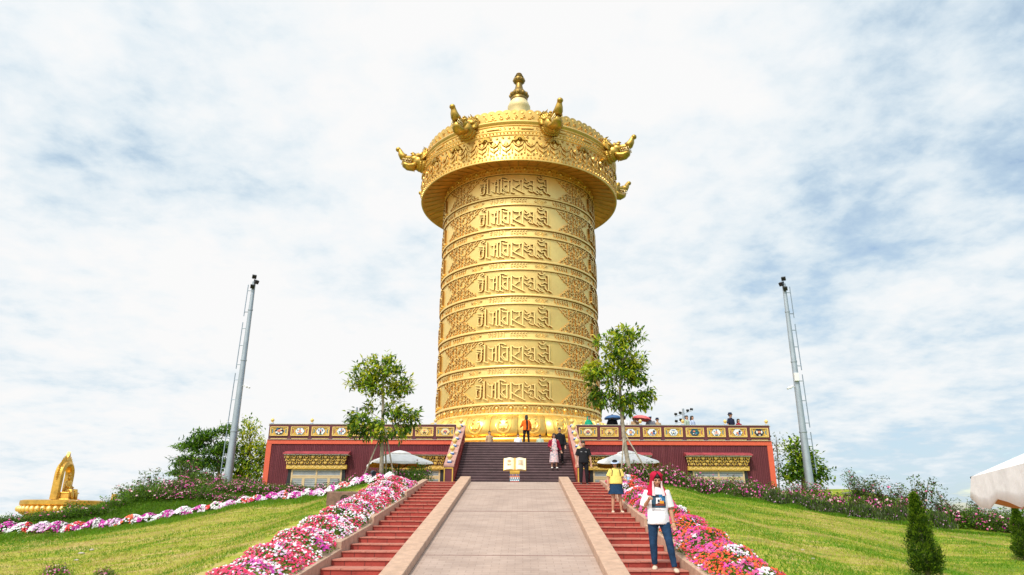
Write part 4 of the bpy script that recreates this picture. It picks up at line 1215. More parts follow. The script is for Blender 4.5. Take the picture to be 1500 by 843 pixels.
# ---------------------------------------------------------------- far golden statue on its round platform
p = at(93, 742, 66.0)
GF = mat('statue_gold', (0.66, 0.39, 0.075), 0.40, 0.7, vary=0.25, vscale=2.0, bump=0.5, bscale=4)
st = thing('golden_statue', 'golden seated statue under a flaming arch on a round lotus edged platform far left', 'statue', (p.x, 66.0, p.z - 0.3), R_(97))
k_ = 66.0 / 1000 * 0.97
mb = MB()
mb.lathe([(2.6, -4.5), (2.9, -0.5), (3.35, -0.35), (3.45, 0.0), (3.55, 0.22), (3.3, 0.3), (3.45, 0.42), (3.45, 0.75), (3.2, 0.82), (0.5, 0.85)], 64)
mb.build('platform', GF, st, smooth=40)
for k in range(44):
    th = 2 * PI * k / 44
    mb = MB(); mb.ell((3.45 * math.sin(th), -3.45 * math.cos(th), 0.04), (0.24, 0.24, 0.26), 8, 5)
    mb.build('lotus_petal', GOLD, st, smooth=True)
mb = MB(); mb.box((0, 0, 1.15), (1.75, 1.35, 0.7)); mb.box((0, 0, 0.88), (2.0, 1.6, 0.14)); mb.box((0, 0, 1.5), (1.9, 1.45, 0.10)); mb.build('throne', GF, st, bevel=0.04)
def archpt(a, r): return (r * math.cos(a) * 0.95, 0.48, 3.1 + r * math.sin(a) * 1.0)
mb = MB()
mb.tube([(-0.98, 0.48, 0.9), (-0.95, 0.48, 2.0), (-0.95, 0.48, 3.0)] + [archpt(PI - PI * k / 12, 1.0) for k in range(1, 12)] + [(0.95, 0.48, 3.0), (0.95, 0.48, 2.0), (0.98, 0.48, 0.9)], 0.34, 8, flat=1.25)
mb.prism([(-0.42, 4.0), (0.42, 4.0), (0.30, 4.55), (0.0, 5.25), (-0.30, 4.55)], 0.36, 0.62, 'y')
rng = random.Random(8)
for k in range(26):
    a = -0.35 + (PI + 0.7) * k / 25
    c = Vector(archpt(a, 1.12)); d = Vector((math.cos(a), 0, math.sin(a) + 0.25)).normalized()
    mb.tube([c, c + d * 0.25, c + d * (0.35 + 0.45 * max(0, math.sin(a)) ** 3)], [0.16, 0.12, 0.02], 6)
    mb.ell(c + Vector((rng.uniform(-.1, .1), -0.15, rng.uniform(-.1, .1))), (0.12, 0.10, 0.12), 6, 4)
mb.build('flame_arch', GF, st, smooth=40)
mb = MB()
mb.tube([(0, 0.02, 1.55), (0, 0.02, 2.0), (0, -0.02, 2.45), (0, 0, 2.62)], [0.36, 0.27, 0.33, 0.16], 12)
mb.ell((0, -0.03, 2.86), (0.17, 0.18, 0.22), 10, 8); mb.tube([(0, -0.03, 3.0), (0, -0.03, 3.15), (0, -0.03, 3.35)], [0.17, 0.12, 0.02], 8)
for s_ in (-1, 1):
    mb.tube([(s_ * 0.33, 0, 2.48), (s_ * 0.46, -0.06, 2.15), (s_ * 0.38, -0.32, 1.95)], [0.12, 0.10, 0.07], 8)
    mb.tube([(s_ * 0.38, -0.32, 1.95), (s_ * 0.15, -0.46, 1.98)], [0.07, 0.06], 8)
    mb.tube([(s_ * 0.2, -0.1, 1.68), (s_ * 0.42, -0.62, 1.68), (s_ * 0.36, -0.72, 1.15), (s_ * 0.34, -0.80, 0.92)], [0.22, 0.20, 0.16, 0.12], 8)
mb.tube([(-0.4, -0.25, 1.68), (0.4, -0.25, 1.68)], 0.24, 8)
mb.build('seated_figure', GF, st, smooth=True)
p = at(166, 738, 62.0)
m_ = thing('golden_pillar', 'short golden pillar standing beyond the bushes right of the far statue', 'pillar', (p.x, 62.0, p.z - 2.2))
mb = MB(); mb.box((0, 0, 1.1), (0.75, 0.6, 2.2)); mb.build('shaft', GF, m_, bevel=0.03)
mb = MB(); mb.box((0, 0, 2.40), (0.42, 0.42, 0.40)); mb.tube([(0, 0, 2.6), (0, 0, 3.0)], [0.26, 0.24], 10); mb.build('capital', GF, m_, smooth=40)

# ---------------------------------------------------------------- parasols
CANVAS = mat('cream_canvas', (0.85, 0.82, 0.79), 0.85, vary=0.08, vscale=3, bump=0.9, bscale=4, spec=0.1)
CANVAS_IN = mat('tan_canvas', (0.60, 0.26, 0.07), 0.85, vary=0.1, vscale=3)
def parasol(name, label, loc, half, z_edge, z_apex, rz, val=0.20, group=None, vent=True, pole=BLACK_PL):
    u = thing(name, label, 'parasol', loc, rz, group)
    n = 10
    def ringpts(h, z, sag):
        out = []
        cs = [(-h, -h), (h, -h), (h, h), (-h, h)]
        for k in range(4):
            a, b_ = cs[k], cs[(k + 1) % 4]
            for i in range(n):
                f = i / n
                out.append((a[0] + (b_[0] - a[0]) * f, a[1] + (b_[1] - a[1]) * f, z - sag * 0 + sag * math.sin(PI * f)))
        return out
    rings = []
    zt_ = z_apex - (0.10 if vent else 0)
    for i in range(9):
        f = i / 8
        h = 0.22 * half + (half - 0.22 * half) * f
        z = zt_ - (zt_ - z_edge) * (f ** 1.06)
        rings.append(ringpts(h, z, -0.03 * half * math.sin(PI * f)))
    rings2 = [r for r in rings]
    for i in (1, 2, 3):
        rr = []
        for k, pnt in enumerate(ringpts(half + 0.012 * i, z_edge, 0)):
            sc = abs(math.sin(PI * (k % n) / n * 3)) if True else 0
            rr.append((pnt[0], pnt[1], z_edge - val * i / 3 * (0.62 + 0.38 * sc)))
        rings2.append(rr)
    mb = MB(); mb.rings(rings2[::-1], cap=False)
    o = mb.build('canopy', [CANVAS, CANVAS_IN], u, smooth=50)
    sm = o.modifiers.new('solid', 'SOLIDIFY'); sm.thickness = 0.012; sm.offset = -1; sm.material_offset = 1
    if vent:
        r0 = ringpts(0.34 * half, z_apex - 0.12, 0); r1 = ringpts(0.16 * half, z_apex - 0.02, 0); r2 = ringpts(0.03, z_apex + 0.03, 0)
        rlow = ringpts(0.345 * half, z_apex - 0.17, 0)
        mb = MB(); mb.rings([r2, r1, r0, rlow][::-1], cap=False); vo = mb.build('vent_cap', CANVAS, u, smooth=50); s2 = vo.modifiers.new('solid', 'SOLIDIFY'); s2.thickness = 0.01
    mb = MB(); mb.tube([(0, 0, 0), (0, 0, z_apex)], 0.035, 10); mb.build('pole', pole, u, smooth=40)
    mb = MB()
    for sx in (-1, 1):
        for sy in (-1, 1):
            mb.tube([(0, 0, zt_ - 0.06), (sx * half, sy * half, z_edge - 0.01)], 0.014, 6)
            mb.tube([(0, 0, z_edge - 0.35), (sx * half * 0.5, sy * half * 0.5, (zt_ + z_edge) / 2 - 0.03)], 0.012, 6)
    mb.build('ribs', pole, u)
    mb = MB(); mb.lathe([(0.0, 0.0), (0.32, 0.0), (0.32, 0.06), (0.06, 0.10), (0.05, 0.3), (0.0, 0.3)], 20, cap=False); mb.build('base', BLACK_PL, u, smooth=40)
    return u
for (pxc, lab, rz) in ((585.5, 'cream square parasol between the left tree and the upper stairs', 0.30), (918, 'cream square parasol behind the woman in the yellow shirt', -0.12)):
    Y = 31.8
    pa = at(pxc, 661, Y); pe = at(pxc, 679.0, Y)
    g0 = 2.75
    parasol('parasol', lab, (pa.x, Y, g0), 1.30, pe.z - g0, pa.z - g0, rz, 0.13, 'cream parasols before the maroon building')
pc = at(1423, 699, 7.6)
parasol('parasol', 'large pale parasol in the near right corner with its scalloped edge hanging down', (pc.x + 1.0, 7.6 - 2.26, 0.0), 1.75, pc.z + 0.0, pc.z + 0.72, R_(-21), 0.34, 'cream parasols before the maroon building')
# ---------------------------------------------------------------- vegetation
def on_ground(px, py, y0=8.0, y1=60.0):
    """where the sight line of a photograph pixel meets the ground"""
    d = CAM_ROT @ Vector(((px - 750) / 1000.0, (421.5 - py) / 1000.0, -1.0)); d = d / d.y
    y = y0
    while y < y1:
        p = CAM_LOC + d * y
        if p.z <= gz(p.x, p.y): return Vector((p.x, p.y, gz(p.x, p.y)))
        y += 0.05
    p = CAM_LOC + d * y1
    return Vector((p.x, p.y, gz(p.x, p.y)))

BARK = mat('bark', (0.22, 0.17, 0.12), 0.85, vary=0.35, vscale=7, bump=0.8, bscale=25)
BARK_L = mat('pale_bark', (0.34, 0.29, 0.22), 0.85, vary=0.3, vscale=7, bump=0.8, bscale=25)
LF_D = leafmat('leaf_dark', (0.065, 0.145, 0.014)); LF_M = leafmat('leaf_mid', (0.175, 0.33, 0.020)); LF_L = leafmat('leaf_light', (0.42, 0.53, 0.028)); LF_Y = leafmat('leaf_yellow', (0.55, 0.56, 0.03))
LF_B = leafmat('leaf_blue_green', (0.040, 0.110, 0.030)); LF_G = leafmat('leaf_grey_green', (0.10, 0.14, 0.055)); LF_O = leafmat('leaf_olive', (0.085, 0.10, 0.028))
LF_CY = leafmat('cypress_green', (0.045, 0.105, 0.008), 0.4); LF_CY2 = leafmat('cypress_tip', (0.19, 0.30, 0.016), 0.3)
LF_BR = leafmat('leaf_bright', (0.120, 0.260, 0.008)); LF_BR2 = leafmat('leaf_fresh', (0.070, 0.180, 0.010))

def leaf_quads(P, D, Nn, Ls, Ws, fold=0.18):
    """diamond leaves: base points P, directions D, up normals Nn (all (N,3)), lengths Ls, widths Ws"""
    D = D / np.linalg.norm(D, axis=1, keepdims=True)
    S = np.cross(D, Nn); S = S / (np.linalg.norm(S, axis=1, keepdims=True) + 1e-9)
    U = np.cross(S, D)
    L_ = Ls[:, None]; W_ = Ws[:, None]
    a = P; b = P + D * L_ * 0.45 + S * W_ * 0.5 + U * W_ * fold; c = P + D * L_; d = P + D * L_ * 0.45 - S * W_ * 0.5 + U * W_ * fold
    V = np.stack([a, b, c, d], 1).reshape(-1, 3)
    F = np.arange(len(P) * 4).reshape(-1, 4)
    return V, F
def rdir(rng, n):
    v = rng.normal(size=(n, 3)); return v / np.linalg.norm(v, axis=1, keepdims=True)

def make_tree(name, label, base, trunk_pts, trunk_r, lobes, leaf_len, leaf_w, n_twig, leaves_per, mats, wts, seed, group=None, bark=BARK, droop=0.25, spread=0.16, stakes=False, hollow=0.35, sun_tips=True, flat=0.8):
    """base world point; trunk_pts, lobes (cx,cy,cz,rx,ry,rz,weight) relative to base"""
    rng = np.random.default_rng(seed)
    tr = thing(name, label, 'tree', base, 0, group)
    tp = [Vector(p) for p in trunk_pts]
    mb = MB(); mb.tube(tp, trunk_r, 9)
    mb.lathe([(trunk_r[0] * 1.7, -0.08), (trunk_r[0] * 1.25, 0.08), (trunk_r[0] * 1.0, 0.3)], 9, (tp[0].x, tp[0].y, 0))
    lw = np.array([l[6] for l in lobes]); lw = lw / lw.sum()
    ends = []; 
    tz = [p.z for p in tp]
    def trunk_at(z):
        for p, q in zip(tp, tp[1:]):
            if p.z <= z <= q.z: return p.lerp(q, (z - p.z) / max(1e-6, q.z - p.z))
        return tp[-1]
    limbs = []
    for li, l in enumerate(lobes):           # a limb into each lobe
        c = Vector(l[:3]); st = trunk_at(max(tp[1].z, c.z - 0.55 * math.hypot(c.x - tp[0].x, c.y - tp[0].y) - 0.3 * l[5]))
        if (c - st).length < 0.05: c = c + Vector((0.1, 0, 0.2))
        mid = st.lerp(c, 0.5) + Vector(rng.normal(size=3) * 0.08)
        r0 = max(0.018, trunk_r[-1] * 0.9)
        mb.tube([st, mid, c], [r0, r0 * 0.7, r0 * 0.35], 6); limbs.append((st, mid, c))
    for k in range(n_twig):
        li = rng.choice(len(lobes), p=lw); l = lobes[li]
        v = rng.normal(size=3); v /= np.linalg.norm(v)
        rr = (hollow + (1 - hollow) * rng.random() ** 0.7) * (0.80 + 0.35 * rng.random())
        e = Vector((l[0] + v[0] * l[3] * rr, l[1] + v[1] * l[4] * rr, l[2] + v[2] * l[5] * rr))
        ends.append((e, li))
        if k % 3 == 0:
            st, mid, c = limbs[li]; a = mid.lerp(c, rng.random())
            m2 = a.lerp(e, 0.55) + Vector((0, 0, 0.06))
            mb.tube([a, m2, e], [0.013 + 0.008 * trunk_r[-1] / 0.05, 0.010, 0.005], 5)
    mb.build('trunk', bark, tr, smooth=True)
    P = []; D = []; M = []
    cen = np.mean([l[:3] for l in lobes], axis=0)
    for e, li in ends:
        n = max(3, int(leaves_per * (0.6 + 0.8 * rng.random())))
        e_ = np.array(e); out = e_ - np.array([0, 0, 0]) - cen; out = out / (np.linalg.norm(out) + 1e-6)
        pts = e_ + rng.normal(size=(n, 3)) * spread * np.array([1, 1, flat])
        d = rdir(rng, n) * 0.9 + out * 0.6 + np.array([0, 0, -droop])
        P.append(pts); D.append(d)
        tone = rng.random()
        ch = rng.choice(len(mats), size=n, p=wts)
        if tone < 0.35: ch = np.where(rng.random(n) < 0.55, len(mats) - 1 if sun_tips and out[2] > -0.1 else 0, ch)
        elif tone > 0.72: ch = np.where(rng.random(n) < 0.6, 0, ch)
        M.append(ch)
    P = np.concatenate(P); D = np.concatenate(D); M = np.concatenate(M)
    n = len(P); N_ = rdir(rng, n) * 0.5 + np.array([0, 0, 1.0])
    V, F = leaf_quads(P, D, N_, leaf_len * rng.uniform(0.7, 1.2, n), leaf_w * rng.uniform(0.7, 1.2, n))
    link_mesh('crown', np_mesh('crown', V, F, M), mats, tr)
    return tr

def lobe_px(base, Y, cx, cy, rx, ry, w, depth=None, dy=0.0):
    c = at(cx, cy, Y); k = 1.0 / ppm(c)
    return (c.x - base.x, dy, c.z - base.z, rx * k, (depth or (rx + ry) / 2) * k, ry * k, w)
# left tree with support stakes
Y = 28.6
b_ = at(558, 712, Y); b_.z = gz(b_.x, Y)
f = lambda px, py: tuple(at(px, py, Y) - b_)
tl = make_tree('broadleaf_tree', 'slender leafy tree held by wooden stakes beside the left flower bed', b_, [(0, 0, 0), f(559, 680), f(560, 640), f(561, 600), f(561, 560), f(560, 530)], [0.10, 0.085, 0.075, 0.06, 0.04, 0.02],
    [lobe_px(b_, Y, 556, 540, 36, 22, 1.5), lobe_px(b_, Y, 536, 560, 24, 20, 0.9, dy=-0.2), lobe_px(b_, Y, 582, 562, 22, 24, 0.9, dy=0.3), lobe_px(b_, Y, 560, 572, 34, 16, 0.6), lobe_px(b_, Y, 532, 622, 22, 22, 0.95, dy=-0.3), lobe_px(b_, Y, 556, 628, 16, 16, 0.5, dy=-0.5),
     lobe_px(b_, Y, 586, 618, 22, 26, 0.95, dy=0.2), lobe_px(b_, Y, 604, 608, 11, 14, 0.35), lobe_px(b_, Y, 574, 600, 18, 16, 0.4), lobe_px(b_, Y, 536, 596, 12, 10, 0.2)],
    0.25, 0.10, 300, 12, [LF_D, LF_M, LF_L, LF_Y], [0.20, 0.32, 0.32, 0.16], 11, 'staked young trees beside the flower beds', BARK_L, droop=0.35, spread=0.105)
mb = MB()
for (dx, dy) in ((-0.75, -0.3), (0.62, -0.25), (0.1, 0.7)):
    mb = MB(); mb.tube([(dx, dy, -0.1), (dx * 0.05, dy * 0.05, 2.15)], 0.032, 7); mb.build('stake', BARK_L, tl, smooth=True)
# right tree
b_ = at(926, 706, Y); b_.z = gz(b_.x, Y)
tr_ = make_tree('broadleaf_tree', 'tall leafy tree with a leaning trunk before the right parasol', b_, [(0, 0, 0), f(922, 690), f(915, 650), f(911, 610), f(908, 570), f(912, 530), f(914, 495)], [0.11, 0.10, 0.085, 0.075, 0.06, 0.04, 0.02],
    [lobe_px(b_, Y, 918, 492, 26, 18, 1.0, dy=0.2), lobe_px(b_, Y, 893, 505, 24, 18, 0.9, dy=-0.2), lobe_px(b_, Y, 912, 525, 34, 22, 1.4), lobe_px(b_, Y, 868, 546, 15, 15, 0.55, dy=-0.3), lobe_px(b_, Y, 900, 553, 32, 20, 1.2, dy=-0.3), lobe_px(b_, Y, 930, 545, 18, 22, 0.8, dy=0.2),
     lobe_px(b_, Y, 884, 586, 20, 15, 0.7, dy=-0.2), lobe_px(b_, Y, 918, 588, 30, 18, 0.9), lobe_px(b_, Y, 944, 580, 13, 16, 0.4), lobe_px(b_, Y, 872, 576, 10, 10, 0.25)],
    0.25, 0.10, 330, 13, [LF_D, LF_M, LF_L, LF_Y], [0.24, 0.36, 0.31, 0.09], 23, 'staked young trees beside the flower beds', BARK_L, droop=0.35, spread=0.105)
for (dx, dy) in ((-0.55, -0.5), (0.85, -0.35), (0.1, 0.7)):
    mb = MB(); mb.tube([(dx, dy, -0.1), (-0.22 + dx * 0.05, dy * 0.05, 1.9)], 0.030, 7); mb.build('stake', BARK_L, tr_, smooth=True)
# background trees
Y = 43.0; b_ = at(322, 716, Y); b_.z = gz(b_.x, Y)
def bt(name, label, px, lobes, Y, trunk, ll, lw, nt, lp, mats, wts, seed, bark=BARK, tr=0.17, **k):
    b_ = at(px, 716, Y); b_.z = gz(b_.x, Y)
    f = lambda a, b2: tuple(at(a, b2, Y) - b_)
    return make_tree(name, label, b_, [(0, 0, 0)] + [f(*q) for q in trunk], [tr] + [tr * (1 - 0.85 * (i + 1) / len(trunk)) for i in range(len(trunk))], [lobe_px(b_, Y, *l) for l in lobes], ll, lw, nt, lp, mats, wts, seed, None, bark, **k)
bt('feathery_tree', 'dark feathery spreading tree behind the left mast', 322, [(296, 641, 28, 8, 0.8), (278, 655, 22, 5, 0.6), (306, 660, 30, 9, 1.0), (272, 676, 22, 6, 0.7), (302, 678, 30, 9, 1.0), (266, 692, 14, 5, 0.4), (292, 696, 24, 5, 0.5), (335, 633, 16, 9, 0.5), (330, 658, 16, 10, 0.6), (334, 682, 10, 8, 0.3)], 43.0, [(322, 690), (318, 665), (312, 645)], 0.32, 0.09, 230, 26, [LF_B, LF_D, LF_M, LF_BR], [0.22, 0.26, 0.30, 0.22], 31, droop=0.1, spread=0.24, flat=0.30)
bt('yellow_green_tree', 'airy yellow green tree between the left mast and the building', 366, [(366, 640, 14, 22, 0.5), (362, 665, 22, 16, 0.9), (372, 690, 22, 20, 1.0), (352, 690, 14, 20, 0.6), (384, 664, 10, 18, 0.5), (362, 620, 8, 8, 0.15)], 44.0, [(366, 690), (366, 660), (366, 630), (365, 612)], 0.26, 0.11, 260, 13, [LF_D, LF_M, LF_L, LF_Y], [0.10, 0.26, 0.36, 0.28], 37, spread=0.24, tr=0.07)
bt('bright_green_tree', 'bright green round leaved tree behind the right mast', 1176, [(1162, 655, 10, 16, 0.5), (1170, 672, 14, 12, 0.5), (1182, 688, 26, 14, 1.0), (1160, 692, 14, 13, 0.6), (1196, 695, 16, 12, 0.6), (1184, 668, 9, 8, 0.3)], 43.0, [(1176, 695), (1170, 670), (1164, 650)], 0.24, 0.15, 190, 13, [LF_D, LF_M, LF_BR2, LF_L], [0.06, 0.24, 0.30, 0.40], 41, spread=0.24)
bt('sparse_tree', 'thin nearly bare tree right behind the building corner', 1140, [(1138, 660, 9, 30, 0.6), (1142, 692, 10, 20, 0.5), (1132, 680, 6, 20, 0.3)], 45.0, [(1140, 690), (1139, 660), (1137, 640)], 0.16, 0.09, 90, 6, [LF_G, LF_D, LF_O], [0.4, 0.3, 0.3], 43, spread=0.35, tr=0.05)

# cypresses on the right lawn
def cypress(label, px, py, top_py, halfw_px, seed):
    p = on_ground(px, py, 8, 30)
    H = at(px - 4, top_py, p.y).z - p.z; W_ = halfw_px / ppm(p)
    c = thing('cypress', label, 'tree', p, 0, 'cypresses on the right lawn')
    mb = MB(); mb.tube([(0, 0, -0.1), (0.01, 0, H * 0.35), (0, 0, H * 0.9)], [0.055, 0.045, 0.012], 8); mb.build('trunk', BARK, c, smooth=True)
    rng = np.random.default_rng(seed); P = []; D = []; M = []
    for k in range(105):
        t_ = ((k + rng.random()) / 105) ** 1.25
        z = H * (0.09 + 0.88 * t_)
        prof = W_ * (min(1.0, 0.55 + t_ * 4.0) * (1 - t_) ** 0.78 * 0.92 + 0.05)
        a = k * 2.4 + rng.uniform(-0.5, 0.5); rr = prof * (0.30 + 0.55 * rng.random() ** 0.6)
        cen = np.array([rr * math.cos(a), rr * math.sin(a), z]); s_ = (0.30 * prof + 0.055 * H / 2.2) * (0.65 + 0.65 * rng.random())
        n = 150
        v = rdir(rng, n); q_ = rng.uniform(0.35, 1.0, (n, 1)); pts = cen + v * s_ * q_ * np.array([1, 1, 1.15])
        d = v * 0.9 + np.array([0.3 * math.cos(a), 0.3 * math.sin(a), 0.8])
        P.append(pts); D.append(d)
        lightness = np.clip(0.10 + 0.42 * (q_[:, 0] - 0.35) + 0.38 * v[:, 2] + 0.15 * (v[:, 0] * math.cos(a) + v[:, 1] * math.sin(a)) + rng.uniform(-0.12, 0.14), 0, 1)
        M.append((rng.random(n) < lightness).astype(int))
    P = np.concatenate(P); D = np.concatenate(D); M = np.concatenate(M); n = len(P)
    V, F = leaf_quads(P, D, rdir(rng, n), 0.055 * rng.uniform(0.7, 1.5, n) * H / 2.2, 0.022 * rng.uniform(0.8, 1.4, n) * H / 2.2)
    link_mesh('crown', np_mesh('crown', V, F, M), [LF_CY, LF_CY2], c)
    return c
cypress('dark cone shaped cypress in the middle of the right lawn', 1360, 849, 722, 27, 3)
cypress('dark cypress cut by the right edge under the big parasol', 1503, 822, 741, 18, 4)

# ---- flowering bushes: prototypes copied along the brow
PET_PINK = mat('petal_pink', (0.62, 0.10, 0.28), 0.6, vary=0.25, vscale=5); PET_PALE = mat('petal_pale', (0.74, 0.50, 0.50), 0.6); PET_MAG = mat('petal_magenta', (0.56, 0.012, 0.34), 0.55, vary=0.2, vscale=5)
PET_WHITE = mat('petal_white', (0.82, 0.80, 0.80), 0.6); PET_RED = mat('petal_red', (0.70, 0.022, 0.02), 0.55, vary=0.15, vscale=5); PET_CRIM = mat('petal_crimson', (0.68, 0.012, 0.09), 0.55, vary=0.2, vscale=5)
PET_OR = mat('petal_orange', (0.80, 0.11, 0.02), 0.55, vary=0.15, vscale=5); PET_LIL = mat('petal_lilac', (0.72, 0.42, 0.66), 0.6, vary=0.15, vscale=5); PET_MAUVE = mat('petal_mauve', (0.34, 0.14, 0.30), 0.7)
def rosette(rng, P, N_, r, layers=1):
    """little five petalled flowers at P facing N_: petals as quads"""
    n = len(P); N_ = N_ / np.linalg.norm(N_, axis=1, keepdims=True)
    A = np.cross(N_, rdir(rng, n)); A /= np.linalg.norm(A, axis=1, keepdims=True); B = np.cross(N_, A)
    Vs = []
    ph = rng.uniform(0, 2 * PI, n)
    for k in range(5):
        a0 = ph + 2 * PI * k / 5
        def dirv(a): return A * np.cos(a)[:, None] + B * np.sin(a)[:, None]
        c = P; rr = r[:, None]
        l = P + dirv(a0 - 0.52) * rr * 0.85 + N_ * rr * 0.18; m = P + dirv(a0) * rr * 1.08 + N_ * rr * 0.10; q = P + dirv(a0 + 0.52) * rr * 0.85 + N_ * rr * 0.18
        Vs.append(np.stack([c, l, m, q], 1))
    V = np.stack(Vs, 1).reshape(-1, 3); F = np.arange(len(V)).reshape(-1, 4)
    return V, F
def bush(name, label, cat, W_, H, nl, leaf, mats, wts, nf, fr, fmats, fw, seed, group, top_only=True, spiky=False, tall=False):
    rng = np.random.default_rng(seed)
    t_ = thing(name, label, cat, (0, 0, -50), 0, group)
    nst = 9 if not tall else 12
    mb = MB(); tips = []
    for k in range(nst):
        a = rng.uniform(0, 2 * PI); rr = W_ * 0.42 * math.sqrt(rng.random()); hh = H * (rng.uniform(0.55, 0.95) if not tall else rng.uniform(0.4, 1.0))
        e = (rr * math.cos(a), rr * math.sin(a), hh)
        mb.tube([(e[0] * 0.15, e[1] * 0.15, -0.1), (e[0] * 0.6, e[1] * 0.6, hh * 0.5), e], [0.016, 0.012, 0.006], 5); tips.append(e)
    mb.build('stems', BARK, t_)
    if tall:
        cl = []
        for e in tips:
            for q in range(5):
                f_ = 0.30 + 0.70 * q / 4; cl.append(np.array([e[0] * f_, e[1] * f_, e[2] * f_]) + rng.normal(size=3) * np.array([0.12, 0.12, 0.05]) * W_)
        cl = np.array(cl); pick = cl[rng.integers(0, len(cl), nl)]; P = pick + rng.normal(size=(nl, 3)) * 0.085 * (0.6 + 0.4 * W_)
        d = rdir(rng, nl)
    else:
        v = rdir(rng, nl); v[:, 2] = np.abs(v[:, 2]); rr = rng.random(nl) ** 0.4
        lump = 1 + 0.22 * np.sin(v[:, 0] * 5 + seed) * np.sin(v[:, 1] * 6 + 2 * seed)
        P = v * rr[:, None] * lump[:, None] * np.array([W_ / 2, W_ / 2, H * 0.92]); P[:, 2] += 0.03
        d = v * 0.8 + rdir(rng, nl) * 0.8
        if spiky: d = np.array([0, 0, 1.4]) + rdir(rng, nl) * 0.7
    V, F = leaf_quads(P, d, rdir(rng, nl) * 0.5 + np.array([0, 0, 1.0]) if not spiky else rdir(rng, nl), leaf * rng.uniform(0.7, 1.3, nl), leaf * (0.55 if not spiky else 0.16) * rng.uniform(0.8, 1.2, nl))
    link_mesh('foliage', np_mesh('foliage', V, F, rng.choice(len(mats), nl, p=wts)), mats, t_)
    if nf:
        if tall:
            top = cl[np.argsort(-cl[:, 2])[: max(6, len(cl) // 2)]]; P = top[rng.integers(0, len(top), nf)] + rng.normal(size=(nf, 3)) * 0.09; N_ = rdir(rng, nf) + np.array([0, -0.4, 0.6])
        else:
            v = rdir(rng, nf); v[:, 2] = np.abs(v[:, 2]) * 1.2 + 0.15; v /= np.linalg.norm(v, axis=1, keepdims=True)
            lump = 1 + 0.22 * np.sin(v[:, 0] * 5 + seed) * np.sin(v[:, 1] * 6 + 2 * seed)
            P = v * lump[:, None] * np.array([W_ / 2, W_ / 2, H * 0.95]) * rng.uniform(0.92, 1.06, (nf, 1)); N_ = v + rdir(rng, nf) * 0.4
        # a rose is two nested rosettes
        r_ = fr * rng.uniform(0.7, 1.25, nf); fm = rng.choice(len(fmats), nf, p=fw)
        V1, F1 = rosette(rng, P, N_, r_); N2 = N_ / np.linalg.norm(N_, axis=1, keepdims=True); V2, F2 = rosette(rng, P + N2 * r_[:, None] * 0.25, N_, r_ * 0.62)
        V = np.concatenate([V1, V2]); F = np.concatenate([F1, F2 + len(V1)]); M = np.concatenate([np.repeat(fm, 5)] * 2)
        link_mesh('blossoms', np_mesh('blossoms', V, F, M), fmats, t_)
    return t_
GR_ROSE = 'low pink rose bushes hedging the lawn'
rose = [bush('rose_bush', 'low rounded rose bush dotted with small pink blossoms on the brow of the lawn', 'bush', 1.15, 0.62, 1500, 0.060, [LF_D, LF_O, LF_M, LF_BR2], [0.38, 0.27, 0.25, 0.10], 110, 0.031, [PET_PINK, PET_PALE, PET_MAG], [0.55, 0.25, 0.20], s, GR_ROSE) for s in (1, 2, 3)]
GR_SAL = 'grey green salvia clumps along the right brow'
sal = [bush('salvia_clump', 'grey green spiky salvia clump with faint mauve flower spikes in front of the roses', 'plant', 0.95, 0.48, 1500, 0.15, [LF_G, LF_O, LF_D, LF_M], [0.45, 0.25, 0.12, 0.18], 60, 0.020, [PET_MAUVE, PET_LIL], [0.7, 0.3], s, GR_SAL, spiky=True) for s in (11, 12)]
GR_TALL = 'tall straggly rose bushes against the sky'
tall = [bush('tall_rose_bush', 'tall loose rose bush with a few pale pink flowers standing out against the sky', 'bush', 1.25, 1.65, 1150, 0.10, [LF_D, LF_O, LF_G, LF_M], [0.4, 0.25, 0.2, 0.15], 26, 0.045, [PET_PINK, PET_PALE], [0.6, 0.4], s, GR_TALL, tall=True) for s in (21, 22, 23)]
GR_GRN = 'leafy green bushes at the hill edge'
grn = [bush('leafy_bush', 'loose mid green bush with hardly any flowers at the edge of the hill', 'bush', 1.3, 0.85, 1300, 0.085, [LF_D, LF_M, LF_BR2, LF_O], [0.35, 0.35, 0.15, 0.15], 10, 0.04, [PET_PINK, PET_PALE], [0.5, 0.5], s, GR_GRN) for s in (31, 32)]
used = set()
rb = random.Random(77)
def plant(kind, x, y, s=1.0, sz=None, label=None, dz=-0.04):
    proto = kind[rb.randrange(len(kind))]
    rz = rb.uniform(0, 6.28)
    sc = (s * rb.uniform(0.9, 1.12), s * rb.uniform(0.9, 1.12), (sz or s) * rb.uniform(0.85, 1.15))
    loc = (x, y, gz(x, y) + dz)
    if proto.name not in used:
        used.add(proto.name); proto.location = loc; proto.rotation_euler = (0, 0, rz); proto.scale = sc
        if label: proto['label'] = label
        return proto
    return copy_tree(proto, None, loc, rz, label, sc)
def along(pts, step, jit=0.15):
    """points every step metres along a list of (px, py, Y) stations"""
    W_ = [at(*p) for p in pts]; out = []
    for a, b in zip(W_, W_[1:]):
        L_ = (Vector((b.x, b.y)) - Vector((a.x, a.y))).length; n = max(1, round(L_ / step))
        for i in range(n):
            q = a.lerp(b, (i + 0.5) / n); out.append((q.x + rb.uniform(-jit, jit), q.y + rb.uniform(-jit, jit)))
    return out
